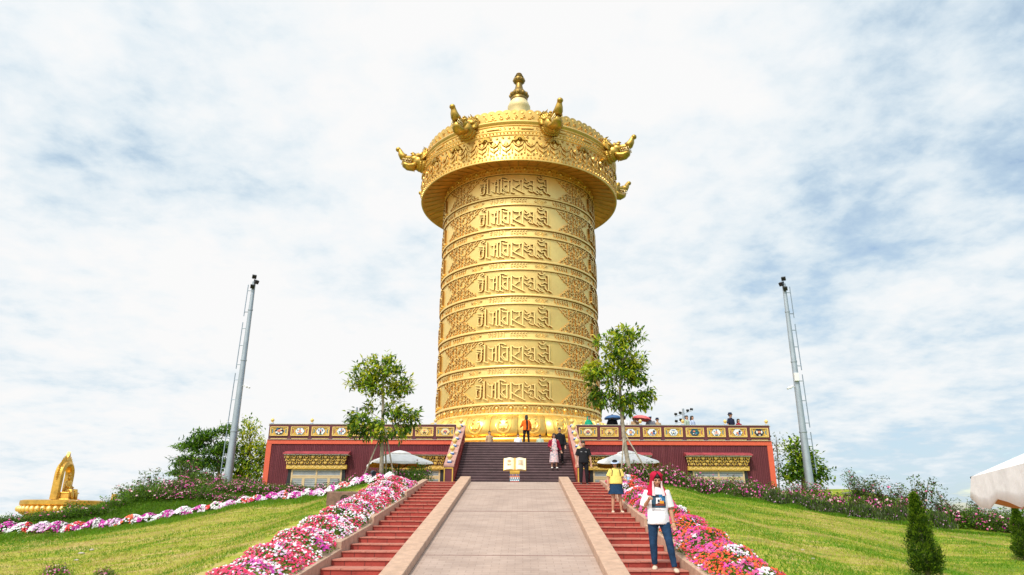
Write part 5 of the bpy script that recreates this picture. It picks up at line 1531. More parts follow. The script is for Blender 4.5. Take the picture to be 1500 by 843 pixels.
# right brow: roses behind, salvia in front
for x, y in along([(905, 712, 28.6), (985, 716, 28.6), (1060, 722, 28.6), (1117, 728, 28.6), (1210, 745, 27.6)], 0.62): plant(rose, x, y, 1.05, 1.25)
for x, y in along([(985, 716, 29.6), (1060, 722, 29.6), (1117, 728, 29.6)], 0.8): plant(rose, x, y, 1.1, 1.35)
for x, y in along([(1120, 740, 27.3), (1210, 752, 26.6), (1331, 764, 25.5), (1383, 774, 25.0)], 0.55): plant(sal, x, y, 1.05, 1.1)
for x, y in along([(1205, 750, 28.0), (1331, 762, 27.0), (1345, 764, 26.6)], 0.6): plant(rose, x, y, 1.1, 1.45)
for x, y in along([(1090, 735, 31.5), (1210, 745, 30.5)], 0.9): plant(rose, x, y, 1.1, 1.3)
for i, (px_, Y, s) in enumerate([(1258, 29.0, 1.0), (1282, 28.6, 0.68), (1306, 28.4, 0.74), (1330, 28.0, 0.70), (1350, 27.4, 1.0), (1388, 26.6, 0.78), (1404, 26.2, 0.55)]):
    p = at(px_, 755, Y); plant(tall, p.x, Y, 1.0, s)
for px_, Y in ((1395, 26.0), (1412, 25.8), (1430, 25.6), (1452, 25.2), (1472, 25.0), (1490, 24.8), (1508, 24.6)):
    p = at(px_, 770, Y); plant(rb.choice((rose, grn, rose)), p.x, Y, 1.0, 1.0)
for px_, Y in ((1440, 26.2), (1462, 26.2), (1486, 26.0)):
    p = at(px_, 768, Y); plant(tall, p.x, Y, 0.8, 0.42)
for x, y in along([(235, 740, 30.5), (330, 728, 31.5), (400, 722, 32.5), (450, 718, 32.5)], 0.6): plant(rose, x, y, 1.0, 0.85)
for x, y in along([(190, 745, 29.0), (300, 737, 30.0)], 0.6): plant(rb.choice((rose, rose, grn)), x, y, 0.95, 0.75)
for x, y in along([(180, 738, 32.0), (300, 728, 34.0), (325, 726, 34.5)], 0.8): plant(rb.choice((grn, rose)), x, y, 1.1, 1.0)
for x, y in along([(340, 724, 35.0), (388, 720, 35.2)], 0.7): plant(rb.choice((grn, rose)), x, y, 1.0, 0.9)
# left: pink hedge behind the flower row, taller bushes by the building, green ones at the far left
for x, y in along([(205, 745, 29.5), (300, 735, 30.0), (395, 722, 30.0), (470, 716, 30.2)], 0.75): plant(rose, x, y, 0.9, 0.62)
for x, y in along([(458, 716, 29.4), (530, 712, 29.4)], 0.7): plant(rose, x, y, 1.0, 0.95)
for x, y in along([(535, 712, 29.6), (615, 704, 29.6)], 0.55): plant(rb.choice((grn, rose, grn)), x, y, 0.9, 0.95)
for x, y in along([(560, 712, 30.6), (625, 704, 30.6)], 0.6): plant(rb.choice((grn, rose)), x, y, 1.0, 1.0)
for px_, Y, s in ((150, 33, 0.85), (182, 33, 0.75), (205, 33.5, 0.95), (228, 34, 0.85), (250, 34.5, 0.7), (272, 35, 0.95), (292, 35.5, 0.85), (316, 36, 0.8), (345, 37, 0.7), (372, 37, 0.65)):
    p = at(px_, 725, Y); plant(rb.choice((tall, grn, grn)), p.x, Y, 1.2, s)
for px_, Y in ((8, 25.5), (30, 25.8), (52, 26.0), (74, 26.0), (96, 26.2), (118, 26.6), (140, 27.0), (18, 27.4), (60, 27.8), (104, 28.2), (-10, 25.4), (165, 28)):
    p = at(px_, 770, Y); plant(grn, p.x, Y, 0.9, 0.62)
# by the bottom frame edge, left
p = on_ground(80, 850, 8, 30); plant(rose, p.x, p.y, 0.55, 0.55, 'small pink flowering bush low on the left lawn, only its top in view')
p = on_ground(152, 852, 8, 30); plant(rose, p.x, p.y, 0.42, 0.45, 'smaller pink flowering bush low on the left lawn beside the other')
for k in list(bpy.data.objects):
    if k.parent is None and k.location.z < -40 and k.name not in used: pass

# ---- bedding flowers: dense mounds of leaves with five petalled flowers
def bed(name, label, P0, P1f, n_leaf, n_flow, fmats, colour_fn, seed, leaf=0.055, fr=0.0235):
    """P1f(u, v) -> (x, y, z, nx, ny, nz): a point on the mound at u along (0..1) and v across (0..1)"""
    rng = np.random.default_rng(seed)
    u = rng.random(n_leaf); v = rng.random(n_leaf)
    P, N_ = P1f(u, v); P = P - N_ * (rng.random((n_leaf, 1)) ** 2 * 0.14)
    d = rdir(rng, n_leaf) + N_ * 0.4
    V, F = leaf_quads(P, d, N_ + rdir(rng, n_leaf) * 0.3, leaf * rng.uniform(0.7, 1.3, n_leaf), leaf * 0.55 * rng.uniform(0.8, 1.2, n_leaf))
    lm = rng.choice(3, n_leaf, p=[0.35, 0.40, 0.25])
    root = thing(name, label, 'flower bed', P0); root['kind'] = 'stuff'
    off = np.array(P0)
    link_mesh('foliage', np_mesh('foliage', V - off, F, lm), [LF_D, LF_M, LF_BR2], root)
    u = rng.random(n_flow); v = rng.random(n_flow)
    keep, m = colour_fn(u, v, rng)
    u, v, m = u[keep], v[keep], m[keep]; k = len(u)
    P, N_ = P1f(u, v); P = P + N_ * rng.uniform(0.0, 0.05, (k, 1))
    V, F = rosette(rng, P, N_ + rdir(rng, k) * 0.45 + np.array([0, -0.25, 0]), fr * rng.uniform(0.75, 1.2, k))
    link_mesh('blossoms', np_mesh('blossoms', V - off, F, np.repeat(m, 5)), fmats, root)
    return root
def nz2(u, v, su, sv, seed):
    return np.array([noise.noise((a * su + seed, b * sv + seed * 0.7, seed)) for a, b in zip(u, v)])
def stair_bed(x0, x1, ya, yb, hmax):
    def fn(u, v):
        y = ya + (yb - ya) * u; x = x0 + (x1 - x0) * v
        base = SLOPE * (y - RAMP_Y0) + 0.10
        bump = hmax * np.sin(PI * np.clip(v, 0.0, 1.0)) ** 0.55 + 0.06 * np.sin(u * 61 + v * 3) + 0.05 * np.sin(u * 133 + v * 9)
        edge = np.minimum(1, np.minimum(u, 1 - u) * 40)
        z = base + bump * edge
        nx_ = -np.cos(PI * v) * hmax * 2.0 * np.sign(x1 - x0); N_ = np.stack([nx_, np.full_like(u, -0.35), np.ones_like(u)], 1)
        N_ = N_ / np.linalg.norm(N_, axis=1, keepdims=True)
        return np.stack([x, y, z], 1), N_
    return fn
ALLP = [PET_WHITE, PET_LIL, PET_CRIM, PET_MAG, PET_OR, PET_RED, PET_PINK]
def col_left(u, v, rng):
    a = nz2(u, v, 22, 2.6, 3.0); b = nz2(u, v, 60, 6.0, 9.0); r = rng.random(len(u))
    m = np.where(a > -0.02, np.where(r < 0.70, 2, np.where(r < 0.85, 0, 6)), np.where(r < 0.48, 0, np.where(r < 0.68, 1, np.where(r < 0.82, 6, 2))))
    m = np.where((a < -0.28) & (r < 0.45), 3, m)
    keep = (b > -0.30) | (rng.random(len(u)) < 0.35)
    return keep, m
def col_right(u, v, rng):
    a = nz2(u, v, 20, 2.2, 5.0); b = nz2(u, v, 60, 6.0, 2.0); c = nz2(u, v, 30, 3.0, 14.0); r = rng.random(len(u))
    m = np.where(a > 0.12, np.where(r < 0.7, 2, 6), np.where(a > -0.14, np.where(r < 0.5, 6, np.where(r < 0.8, 3, 2)), np.where(r < 0.65, 0, np.where(r < 0.9, 1, 6))))
    near = (u < 0.42)
    m = np.where(near & (c > 0.02), np.where(r < 0.55, 4, np.where(r < 0.85, 5, 3)), m)
    m = np.where((~near) & (c > 0.22), 5, m)
    keep = (b > -0.28) | (rng.random(len(u)) < 0.35)
    return keep, m
bed('flower_bed', 'long mound of white, pale pink and crimson flowers beside the left red steps', (-4.9, 17.5, 1.3), stair_bed(-4.92, -3.56, 9.6, 26.3, 0.28), 30000, 14500, ALLP, col_left, 101)
bed('flower_bed', 'long mound of pink, orange, red and white flowers beside the right red steps', (4.4, 17.5, 1.3), stair_bed(4.66, 3.46, 9.6, 27.0, 0.28), 27000, 12500, ALLP, col_right, 102)
# the row along the brow on the left, in blocks of colour
RW = [at(px_, py_ - 1, Y_ + 0.35) for (px_, py_, Y_) in ((-60, 789, 22.5), (0, 783, 23.0), (86, 779, 23.6), (144, 773, 24.2), (231, 763, 25.2), (305, 752, 26.2), (395, 732, 27.0), (486, 725, 27.2), (575, 719, 27.2))]
RX = np.array([p.x for p in RW]); RYv = np.array([p.y for p in RW])
def row_fn(u, v):
    x = RX[0] + (RX[-1] - RX[0]) * u; y = np.interp(x, RX, RYv) + (v - 0.35) * 0.85
    z = ground_z(x, y) + 0.04 + 0.23 * np.sin(PI * v) ** 0.6 + 0.05 * np.sin(u * 180) + 0.03 * np.sin(u * 77 + 1)
    N_ = np.stack([0.15 * np.sin(u * 180), -np.cos(PI * v) * 0.9 - 0.15, np.ones_like(u)], 1); N_ /= np.linalg.norm(N_, axis=1, keepdims=True)
    return np.stack([x, y, z], 1), N_
rr_ = random.Random(6)
SEQ = []
while len(SEQ) < 70:
    for c in (0, 3, 1, 0, 3, 0, 5, 0, 1, 3, 0, 5, 3, 0, 3, 1, 4, 0, 3): SEQ.append(c)
def col_row(u, v, rng):
    seg = (u * 52 + 0.45 * np.sin(v * 5 + u * 90)).astype(int) % len(SEQ)
    m = np.array(SEQ)[seg]; r = rng.random(len(u))
    m = np.where(r < 0.20, 0, m); m = np.where((r > 0.92), 3, m)
    b = nz2(u, v, 110, 4.0, 21.0)
    return (b > -0.25) | (rng.random(len(u)) < 0.3), m
bed('flower_bed', 'narrow band of bedding flowers in white, magenta and red blocks along the top of the left lawn', (-12, 26, 1.5), row_fn, 20000, 12000, ALLP, col_row, 103, leaf=0.06, fr=0.032)
# right brow: nothing but a bright green edge; left: the same below the flowers
def blades(name, label, X, Y_, H, W_, mats, midx, seed, lean=0.35):
    rng = np.random.default_rng(seed); n = len(X); Z = ground_z(X, Y_)
    a = rng.uniform(0, 2 * PI, n); l = rng.normal(size=(n, 2)) * lean * H[:, None]
    V = np.empty((n, 3, 3)); V[:, 0] = np.stack([X - np.cos(a) * W_, Y_ - np.sin(a) * W_, Z - 0.01], 1); V[:, 1] = np.stack([X + np.cos(a) * W_, Y_ + np.sin(a) * W_, Z - 0.01], 1)
    V[:, 2] = np.stack([X + l[:, 0], Y_ + l[:, 1], Z + H], 1)
    o = link_mesh(name, np_mesh(name, V.reshape(-1, 3), np.arange(3 * n).reshape(-1, 3), midx), mats)
    tag(o, label, 'grass', None, 'stuff'); return o
rng = np.random.default_rng(5)
GB = [leafmat('grass_green', (0.17, 0.28, 0.014), 0.25), leafmat('grass_yellow', (0.38, 0.40, 0.032), 0.2), leafmat('grass_straw', (0.55, 0.43, 0.16), 0.2), leafmat('grass_fresh', (0.13, 0.30, 0.008), 0.25)]
# short turf of the two lawns, denser where nearer
n = 260000
X = np.concatenate([rng.uniform(-21, -5.6, n // 2), rng.uniform(4.9, 21, n // 2)]); Y_ = 11.5 + 16.5 * rng.random(n) ** 1.25
yb = np.interp(X, BX, BY); ok = (Y_ < yb) & (np.abs(X) < Y_ * 0.86 + 1.0); X, Y_ = X[ok], Y_[ok]
ax = np.abs(X); uu = 0.86 * ax - 0.5 * Y_; vv = 0.5 * ax + 0.86 * Y_
st_ = np.array([noise.noise((a_ * 0.22, b_ * 0.85, 3.0 + (x > 0))) for a_, b_, x in zip(uu, vv, X)]); st2 = np.array([noise.noise((a_ * 0.7, b_ * 2.6, 8.0)) for a_, b_ in zip(uu, vv)])
val = st_ * 0.85 + st2 * 0.45 + 0.06 - 0.05 * (X > 0) + rng.normal(size=len(X)) * 0.16
mi = np.where(val < -0.20, 3, np.where(val < 0.02, 0, np.where(val < 0.24, 1, 2)))
H_ = rng.uniform(0.025, 0.06, len(X)) * np.where(mi == 3, 1.35, 1.0)
blades('grass', 'short turf in green and straw tones on both lawns', X, Y_, H_, rng.uniform(0.006, 0.012, len(X)), GB, mi, 6, 0.7)
# taller fresh grass in tufts along the brows
n = 60000
xb = np.concatenate([rng.uniform(-24, -5.6, n // 2), rng.uniform(4.8, 24, n // 2)])
yb = np.interp(xb, BX, BY); d = np.abs(rng.normal(size=n)) * np.where(xb < 0, 0.8, 0.18)
tuft = np.array([noise.noise((x * 1.6, 1.0, 5.0)) for x in xb])
Y_ = yb - d - 0.05; H_ = (0.05 + 0.08 * rng.random(n)) * (0.5 + 1.2 * np.clip(tuft + 0.3, 0, 1)) * np.where(xb < 0, 1.1, 0.9)
blades('tall_grass', 'longer fresh green grass fringing the top of both lawns', xb, Y_, H_, rng.uniform(0.007, 0.014, n), [GB[3], GB[0], LF_BR], rng.choice(3, n, p=[0.5, 0.2, 0.3]), 7, 0.5)
n = 150000
xb = rng.uniform(-24, -7.5, n); y0_ = np.interp(xb, RX, RYv); Y_ = y0_ + 0.75 + 8.0 * rng.random(n) ** 1.5
H_ = 0.10 + 0.14 * rng.random(n) * (0.6 + 0.6 * np.array([noise.noise((x * 1.2, y * 1.2, 2.0)) for x, y in zip(xb, Y_)]))
blades('ground_cover', 'bright green creeping ground cover on the bank behind the left flower band', xb, Y_, H_, rng.uniform(0.010, 0.02, n), [LF_BR2, LF_BR, GB[0], LF_M], rng.choice(4, n, p=[0.35, 0.25, 0.2, 0.2]), 8, 0.7)

# ---- stone block with round emblems, garden lamp, table and loose stones
pb = on_ground(506, 742, 10, 40)
k = 1 / ppm(pb)
sb = thing('stone_block', 'brown stone block with two round emblems at the upper end of the left flower bed', 'stone', (pb.x + 0.25, pb.y + 0.25, pb.z - 0.06), R_(-6))
BRST = mat('brown_stone', (0.20, 0.105, 0.072), 0.7, vary=0.3, vscale=6, bump=0.6, bscale=30)
mb = MB(); mb.box((0, 0, 0.24), (1.75, 0.4, 0.50)); mb.build('block', BRST, sb, bevel=0.035)
for q in (-0.30, 0.06):
    mb = MB()
    for r_ in (0.115, 0.06):
        mb.tube([(q + r_ * math.cos(2 * PI * i / 16), -0.205, 0.27 + r_ * math.sin(2 * PI * i / 16)) for i in range(17)], 0.016, 5)
    mb.tube([(q - 0.06, -0.205, 0.27), (q + 0.06, -0.205, 0.27)], 0.014, 5); mb.tube([(q, -0.205, 0.21), (q, -0.205, 0.33)], 0.014, 5)
    mb.build('emblem', GREENP if False else mat('emblem_dark', (0.06, 0.05, 0.03), 0.5), sb)
pg = at(543, 719, 27.4)
gl = thing('garden_lamp', 'small dark garden spotlight among the white flowers by the left tree', 'lamp', (pg.x, 27.5, gz(pg.x, 27.5)))
mb = MB(); mb.tube([(0, 0, 0), (0, 0, 0.34)], 0.02, 6); mb.build('stake', BLACK_PL, gl)
mb = MB(); mb.tube([(0.08, -0.10, 0.36), (0, 0.02, 0.40), (-0.05, 0.12, 0.44)], [0.10, 0.09, 0.05], 10); mb.build('lamp_head', mat('navy_metal', (0.02, 0.03, 0.06), 0.4, 0.3), gl, smooth=40)
pt = at(1257, 742, 31.0)
tb = thing('garden_table', 'weathered grey table top half hidden behind the right roses', 'table', (pt.x, 31.0, gz(pt.x, 31.0)), R_(8))
zt_ = at(1257, 722.5, 31.0).z - gz(pt.x, 31.0)
GREYW = mat('grey_wood', (0.26, 0.25, 0.23), 0.8, vary=0.3, vscale=4)
mb = MB()
for k in range(4): mb.box((0, -0.21 + 0.14 * k, zt_), (0.98, 0.13, 0.045))
mb.build('table_top', GREYW, tb)
for sx in (-0.38, 0.38):
    for sy in (-0.2, 0.2):
        mb = MB(); mb.box((sx, sy, zt_ / 2), (0.06, 0.06, zt_ - 0.05)); mb.build('leg', GREYW, tb)
STN = mat('pale_stone', (0.42, 0.37, 0.30), 0.85, vary=0.3, vscale=12, bump=0.7, bscale=20)
for i, (px_, py_, s, lab) in enumerate([(1176, 807, 0.05, 'small dark clod lying low on the right lawn'), (1191, 820, 0.045, 'smaller pebble below the dark clod low on the right lawn'), (119, 812, 0.085, 'pale flat stone lying on the left lawn'), (134, 807, 0.07, 'small pale stone just above the flat one on the left lawn'), (112, 822, 0.06, 'tiny pebble just below the flat stone on the left lawn'), (1352, 715 + 62, 0.07, 'dark clod of earth on the right lawn below the salvia')]):
    p = on_ground(px_, py_, 10, 40)
    mb = MB(); r5 = random.Random(i)
    mb.ell((0, 0, s * 0.22), (s, s * 0.7, s * 0.42), 10, 7)
    mb.v = [(x * (1 + 0.18 * noise.noise((x * 9 / s * 0.2, y * 9, i))), y * (1 + 0.18 * noise.noise((y * 7, x * 5, i + 3))), z * (1 + 0.2 * noise.noise((x * 6, z * 8, i)))) for x, y, z in mb.v]
    o = mb.build('stone', STN, smooth=True); o.location = p; tag(o, lab, 'stone', 'loose stones on the lawns')
# ---------------------------------------------------------------- people
SKIN = mat('skin', (0.50, 0.27, 0.17), 0.55, vary=0.06, vscale=12, spec=0.35); SKIN_T = mat('tan_skin', (0.50, 0.26, 0.155), 0.55, vary=0.06, vscale=12, spec=0.35)
HAIR = mat('black_hair', (0.012, 0.010, 0.009), 0.45, bump=0.6, bscale=80)
def cloth(name, col, vary=0.1, rough=0.9, bump=0.5, bscale=22): return mat(name, col, rough, vary=vary, vscale=6, bump=bump, bscale=bscale, spec=0.15)
C_WHITE = cloth('white_cotton', (0.80, 0.80, 0.82), 0.03); C_BLACK = cloth('black_cloth', (0.016, 0.016, 0.019), 0.2); C_JEANS = cloth('blue_denim', (0.016, 0.044, 0.095), 0.35, bscale=60)
C_YEL = cloth('yellow_knit', (0.80, 0.62, 0.16), 0.06); C_RED = cloth('crimson_terry', (0.46, 0.012, 0.045), 0.15, bscale=90); C_PINKL = cloth('pale_pink_lining', (0.76, 0.56, 0.56), 0.06, bscale=90)
C_BURG = cloth('burgundy_knit', (0.26, 0.012, 0.035), 0.15); C_OR = cloth('orange_cloth', (0.80, 0.16, 0.02), 0.1); C_GREEN = cloth('green_cloth', (0.02, 0.36, 0.20), 0.1); C_GREY = cloth('grey_cloth', (0.17, 0.18, 0.21), 0.1)
C_NAVY = cloth('navy_cloth', (0.02, 0.025, 0.05), 0.1); C_SAGE = cloth('sage_cloth', (0.38, 0.46, 0.36), 0.1); C_LBLUE = cloth('pale_blue_cloth', (0.42, 0.50, 0.66), 0.1); C_TAN = cloth('tan_cloth', (0.45, 0.30, 0.17), 0.1)
RUB = mat('beige_rubber', (0.60, 0.48, 0.36), 0.6); SHOE_W = mat('white_shoe', (0.70, 0.68, 0.64), 0.5); SHOE_B = mat('black_shoe', (0.02, 0.02, 0.02), 0.5)
EYE = mat('dark_eye', (0.012, 0.010, 0.010), 0.25); LIP = mat('lip', (0.34, 0.10, 0.09), 0.5); BROWM = mat('brow', (0.03, 0.02, 0.018), 0.7)
def floral():
    m = bpy.data.materials.new('floral_cloth'); m.use_nodes = True; t = m.node_tree; b = t.nodes['Principled BSDF']; b.inputs['Roughness'].default_value = 0.9
    co = t.nodes.new('ShaderNodeTexCoord'); v = t.nodes.new('ShaderNodeTexVoronoi'); v.inputs['Scale'].default_value = 11
    t.links.new(co.outputs['Object'], v.inputs['Vector']); r = t.nodes.new('ShaderNodeValToRGB'); e = r.color_ramp.elements
    e[0].position = 0.0; e[0].color = (0.62, 0.16, 0.22, 1); e[1].position = 0.30; e[1].color = (0.72, 0.40, 0.42, 1); e.new(0.42); e[2].color = (0.76, 0.62, 0.60, 1); e.new(0.75); e[3].color = (0.30, 0.28, 0.34, 1)
    t.links.new(v.outputs['Distance'], r.inputs[0]); t.links.new(r.outputs[0], b.inputs['Base Color']); return m
C_FLORAL = floral()

def remesh(mb, voxel, smooth=4, fac=0.5):
    me = mb.mesh('tmp'); o = bpy.data.objects.new('tmp', me)
    ts = bpy.data.scenes.new('tmp_scene'); ts.collection.objects.link(o)       # evaluated in a scene of its own: much quicker
    r = o.modifiers.new('r', 'REMESH'); r.mode = 'VOXEL'; r.voxel_size = voxel; r.adaptivity = 0
    if smooth:
        s = o.modifiers.new('s', 'SMOOTH'); s.iterations = smooth; s.factor = fac
    vl = ts.view_layers[0]; vl.update(); dg = vl.depsgraph
    out = bpy.data.meshes.new_from_object(o.evaluated_get(dg))
    bpy.data.objects.remove(o); bpy.data.meshes.remove(me); bpy.data.scenes.remove(ts)
    out.materials.clear()
    return out
def wrinkle(me, amp, sc, seed=0, stretch=(1, 1, 0.5)):
    nrm = [v.normal.copy() for v in me.vertices]
    for v, nn in zip(me.vertices, nrm):
        n = noise.noise((v.co.x * sc * stretch[0] + seed, v.co.y * sc * stretch[1], v.co.z * sc * stretch[2] + seed * 2)) + 0.5 * noise.noise((v.co.x * sc * 2.2 + seed, v.co.y * sc * 2.2, v.co.z * sc * 1.6))
        v.co += nn * n * amp
def loft(mb, secs, n=20):
    """elliptical cross-sections (cx, cy, cz, rx, ry)"""
    mb.rings([[(c[0] + c[3] * math.cos(2 * PI * k / n), c[1] + c[4] * math.sin(2 * PI * k / n), c[2]) for k in range(n)] for c in secs])

def hand(mb, w, d, side, H, curl=0.5, grip=False):
    """palm and five fingers from wrist point w along d; fingers bend towards -y"""
    d = Vector(d).normalized(); s = Vector((1, 0, 0)) - d * d.x
    s = s.normalized(); nrm = d.cross(s).normalized()
    if nrm.y > 0: nrm = -nrm
    u = H
    mb.ell(w + d * 0.028 * u, (0.022 * u, 0.013 * u, 0.032 * u), 10, 7, rot=Matrix((s, nrm, d)).transposed())
    for k in range(4):
        b = w + d * 0.052 * u + s * (k - 1.5) * 0.0105 * u
        L_ = (0.036, 0.042, 0.040, 0.032)[k] * u
        if grip:
            p = [w + d * 0.03 * u + s * (k - 1.5) * 0.0105 * u, b + nrm * 0.004 * u, b + d * L_ * 0.30 + nrm * 0.018 * u, b + d * 0.004 * u + nrm * 0.030 * u, b - d * 0.012 * u + nrm * 0.022 * u]
            mb.tube(p, [0.0062 * u, 0.0060 * u, 0.0056 * u, 0.0052 * u, 0.0046 * u], 7)
        else:
            p = [w + d * 0.03 * u + s * (k - 1.5) * 0.0105 * u, b, b + d * L_ * 0.5 + nrm * curl * L_ * 0.25, b + d * L_ * 0.9 + nrm * curl * L_ * 0.75]
            mb.tube(p, [0.0062 * u, 0.0060 * u, 0.0055 * u, 0.0045 * u], 7)
    th = -side
    b = w + d * 0.018 * u + s * th * 0.014 * u
    mb.tube([b, b + d * 0.018 * u + s * th * 0.013 * u + nrm * 0.006 * u, b + d * 0.036 * u + s * th * (0.006 if grip else 0.016) * u + nrm * (0.020 if grip else 0.010) * u], [0.0085 * u, 0.0070 * u, 0.0050 * u], 7)

def person(label, loc, rz=0.0, H=1.65, skin=SKIN, arms=None, legs=None, head=(0, 0, 0), lean=0.0, shirt=C_WHITE, sleeve=0.55, shirt_hem=0.50, shirt_w=1.0, trouser=C_BLACK, trouser_len=1.0, skirt=None, hair='short', hat=None,
           shoe=SHOE_B, voxel=0.016, female=False, group=None, detail=False, belly=0.0, jacket=None, extra=None, hips_w=0.058, sh_w=None, collar=True, body_lower=True):
    u = H
    p = thing('person', label, 'person', loc, rz, group)
    V3 = Vector
    sw = sh_w or (0.100 if female else 0.112)
    SH = {s: V3((s * sw, lean * 0.1, 0.796)) for s in (-1, 1)}
    HP = {s: V3((s * hips_w, 0, 0.505)) for s in (-1, 1)}
    A = arms or {}; Lg = legs or {}
    EL = {}; WR = {}; KN = {}; AN = {}
    for s in (-1, 1):
        e, w = A.get(s, ((s * 0.035, 0.015, -0.178), (s * 0.045, -0.03, -0.325)))
        EL[s] = SH[s] + V3(e); WR[s] = SH[s] + V3(w)
        k, a = Lg.get(s, ((s * 0.004, -0.012, -0.235), (s * 0.006, 0.01, -0.465)))
        KN[s] = HP[s] + V3(k); AN[s] = HP[s] + V3(a)
    sc = lambda v: v * u
    b = MB()
    fat = 1.0 + belly
    loft(b, [(0, 0, 0.47 * u, 0.060 * u, 0.045 * u), (0, 0, 0.50 * u, 0.092 * u * fat, 0.062 * u * fat), (0, -0.002 * u, 0.55 * u, 0.092 * u * fat, 0.064 * u * fat), (0, 0, 0.62 * u, 0.078 * u * fat, 0.056 * u * fat), (0, 0, 0.70 * u, 0.090 * u, 0.062 * u), (0, 0.004 * u, 0.77 * u, 0.098 * u, 0.060 * u), (0, 0.006 * u, 0.815 * u, 0.075 * u, 0.045 * u), (0, 0.006 * u, 0.838 * u, 0.040 * u, 0.034 * u)])
    for s in (-1, 1):
        b.tube([sc(SH[s] + V3((-s * 0.03, 0, 0.0))), sc(SH[s]), sc(SH[s].lerp(EL[s], 0.5)), sc(EL[s]), sc(EL[s].lerp(WR[s], 0.35)), sc(WR[s])], [0.030 * u, 0.034 * u, 0.028 * u, 0.0235 * u, 0.0235 * u, 0.0150 * u], 10)
        hand(b, sc(WR[s]), WR[s] - EL[s], s, u, 0.55, grip=(A.get('grip') == s))
        b.tube([sc(HP[s] + V3((0, 0, 0.03))), sc(HP[s]), sc(HP[s].lerp(KN[s], 0.5)), sc(KN[s]), sc(KN[s].lerp(AN[s], 0.30)), sc(AN[s])], [0.050 * u, 0.056 * u, 0.046 * u, 0.034 * u, 0.033 * u, 0.020 * u], 10)
        b.tube([sc(AN[s]) + V3((0, 0.03 * u, -0.018 * u)), sc(AN[s]) + V3((s * 0.008 * u, -0.05 * u, -0.022 * u)), sc(AN[s]) + V3((s * 0.012 * u, -0.10 * u, -0.028 * u))], [0.020 * u, 0.021 * u, 0.013 * u], 8)
    nk = V3((0, 0.004, 0.83)) * u
    HM = Euler(head).to_matrix(); piv = V3((0, 0.006, 0.862)) * u
    b.tube([nk, piv + HM @ V3((0, 0.002, 0.03)) * u], [0.034 * u, 0.030 * u], 10)
    def hd(c): return piv + HM @ (V3(c) * u)
    def hell(mb, c, r, n=14, k=10, rot=None): mb.ell(hd(c), [q * u for q in r], n, k, rot=HM @ Euler(rot).to_matrix() if rot else HM)
    hell(b, (0, 0.006, 0.078), (0.046, 0.056, 0.054)); hell(b, (0, -0.014, 0.043), (0.037, 0.042, 0.042)); hell(b, (0, -0.034, 0.016), (0.020, 0.018, 0.014))
    b.tube([hd((0, -0.052, 0.072)), hd((0, -0.064, 0.050)), hd((0, -0.056, 0.044))], [0.005 * u, 0.0095 * u, 0.007 * u], 8)
    for s in (-1, 1):
        hell(b, (s * 0.047, 0.006, 0.062), (0.006, 0.013, 0.019), 8, 6); hell(b, (s * 0.024, -0.038, 0.052), (0.016, 0.014, 0.014), 8, 6); hell(b, (s * 0.019, -0.044, 0.078), (0.018, 0.012, 0.008), 8, 6)
    me = remesh(b, voxel * (0.42 if detail else 0.8), 3 if detail else 3, 0.4)
    link_mesh('body', me, skin, p, smooth=True)
    fm = []
    for s in (-1, 1):
        m = MB(); hell(m, (s * 0.0185, -0.0495, 0.0665), (0.0085, 0.005, 0.0036), 10, 6); m.build('eye', EYE, p, smooth=True)
        m = MB(); m.tube([hd((s * 0.009, -0.0545, 0.078)), hd((s * 0.020, -0.0545, 0.082)), hd((s * 0.031, -0.047, 0.079))], [0.0028 * u, 0.0034 * u, 0.0018 * u], 6); m.build('eyebrow', BROWM, p, smooth=True)
    m = MB(); m.tube([hd((-0.015, -0.0515, 0.029)), hd((0, -0.0575, 0.030)), hd((0.015, -0.0515, 0.029))], [0.002 * u, 0.0045 * u, 0.002 * u], 7); m.build('lips', LIP, p, smooth=True)
    # hair
    m = MB()
    if hair == 'short':
        hell(m, (0, 0.014, 0.088), (0.050, 0.056, 0.054)); hell(m, (0, -0.022, 0.112), (0.044, 0.034, 0.026)); hell(m, (0, 0.030, 0.060), (0.044, 0.036, 0.045))
        for k in range(9): hell(m, (-0.034 + 0.0085 * k, -0.046 + 0.004 * abs(k - 4), 0.106 - 0.003 * (k % 3)), (0.010, 0.010, 0.016), 6, 5)
    else:
        hell(m, (0, 0.014, 0.086), (0.052, 0.058, 0.056)); hell(m, (0, -0.020, 0.112), (0.044, 0.036, 0.026))
        hell(m, (0, 0.045, 0.020), (0.046, 0.028, 0.090))
        for s in (-1, 1): hell(m, (s * 0.046, 0.010, 0.035), (0.012, 0.028, 0.060), 8, 6)
    link_mesh('hair', remesh(m, voxel * (0.5 if detail else 0.8), 2), HAIR, p, smooth=True)
    # upper garment
    m = MB(); t_ = 0.010 * shirt_w + 0.004
    hem = shirt_hem
    loft(m, [(0, 0, hem * u, (0.094 * fat + t_ * 1.6) * u, (0.066 * fat + t_ * 1.9) * u), (0, -0.003 * u, (hem + 0.02) * u, (0.096 * fat + t_ * 1.5) * u, (0.069 * fat + t_ * 1.8) * u), (0, -0.002 * u, 0.62 * u, (0.086 * fat + t_ * 1.6) * u, (0.063 * fat + t_ * 1.8) * u), (0, 0, 0.70 * u, (0.092 + t_ * 1.3) * u, (0.064 + t_ * 1.5) * u), (0, 0.004 * u, 0.77 * u, (0.100 + t_) * u, (0.062 + t_) * u), (0, 0.006 * u, 0.812 * u, 0.080 * u, (0.050 + t_ * 0.5) * u), (0, 0.006 * u, 0.836 * u, 0.052 * u, 0.043 * u), (0, 0.006 * u, 0.848 * u, 0.040 * u, 0.037 * u)])
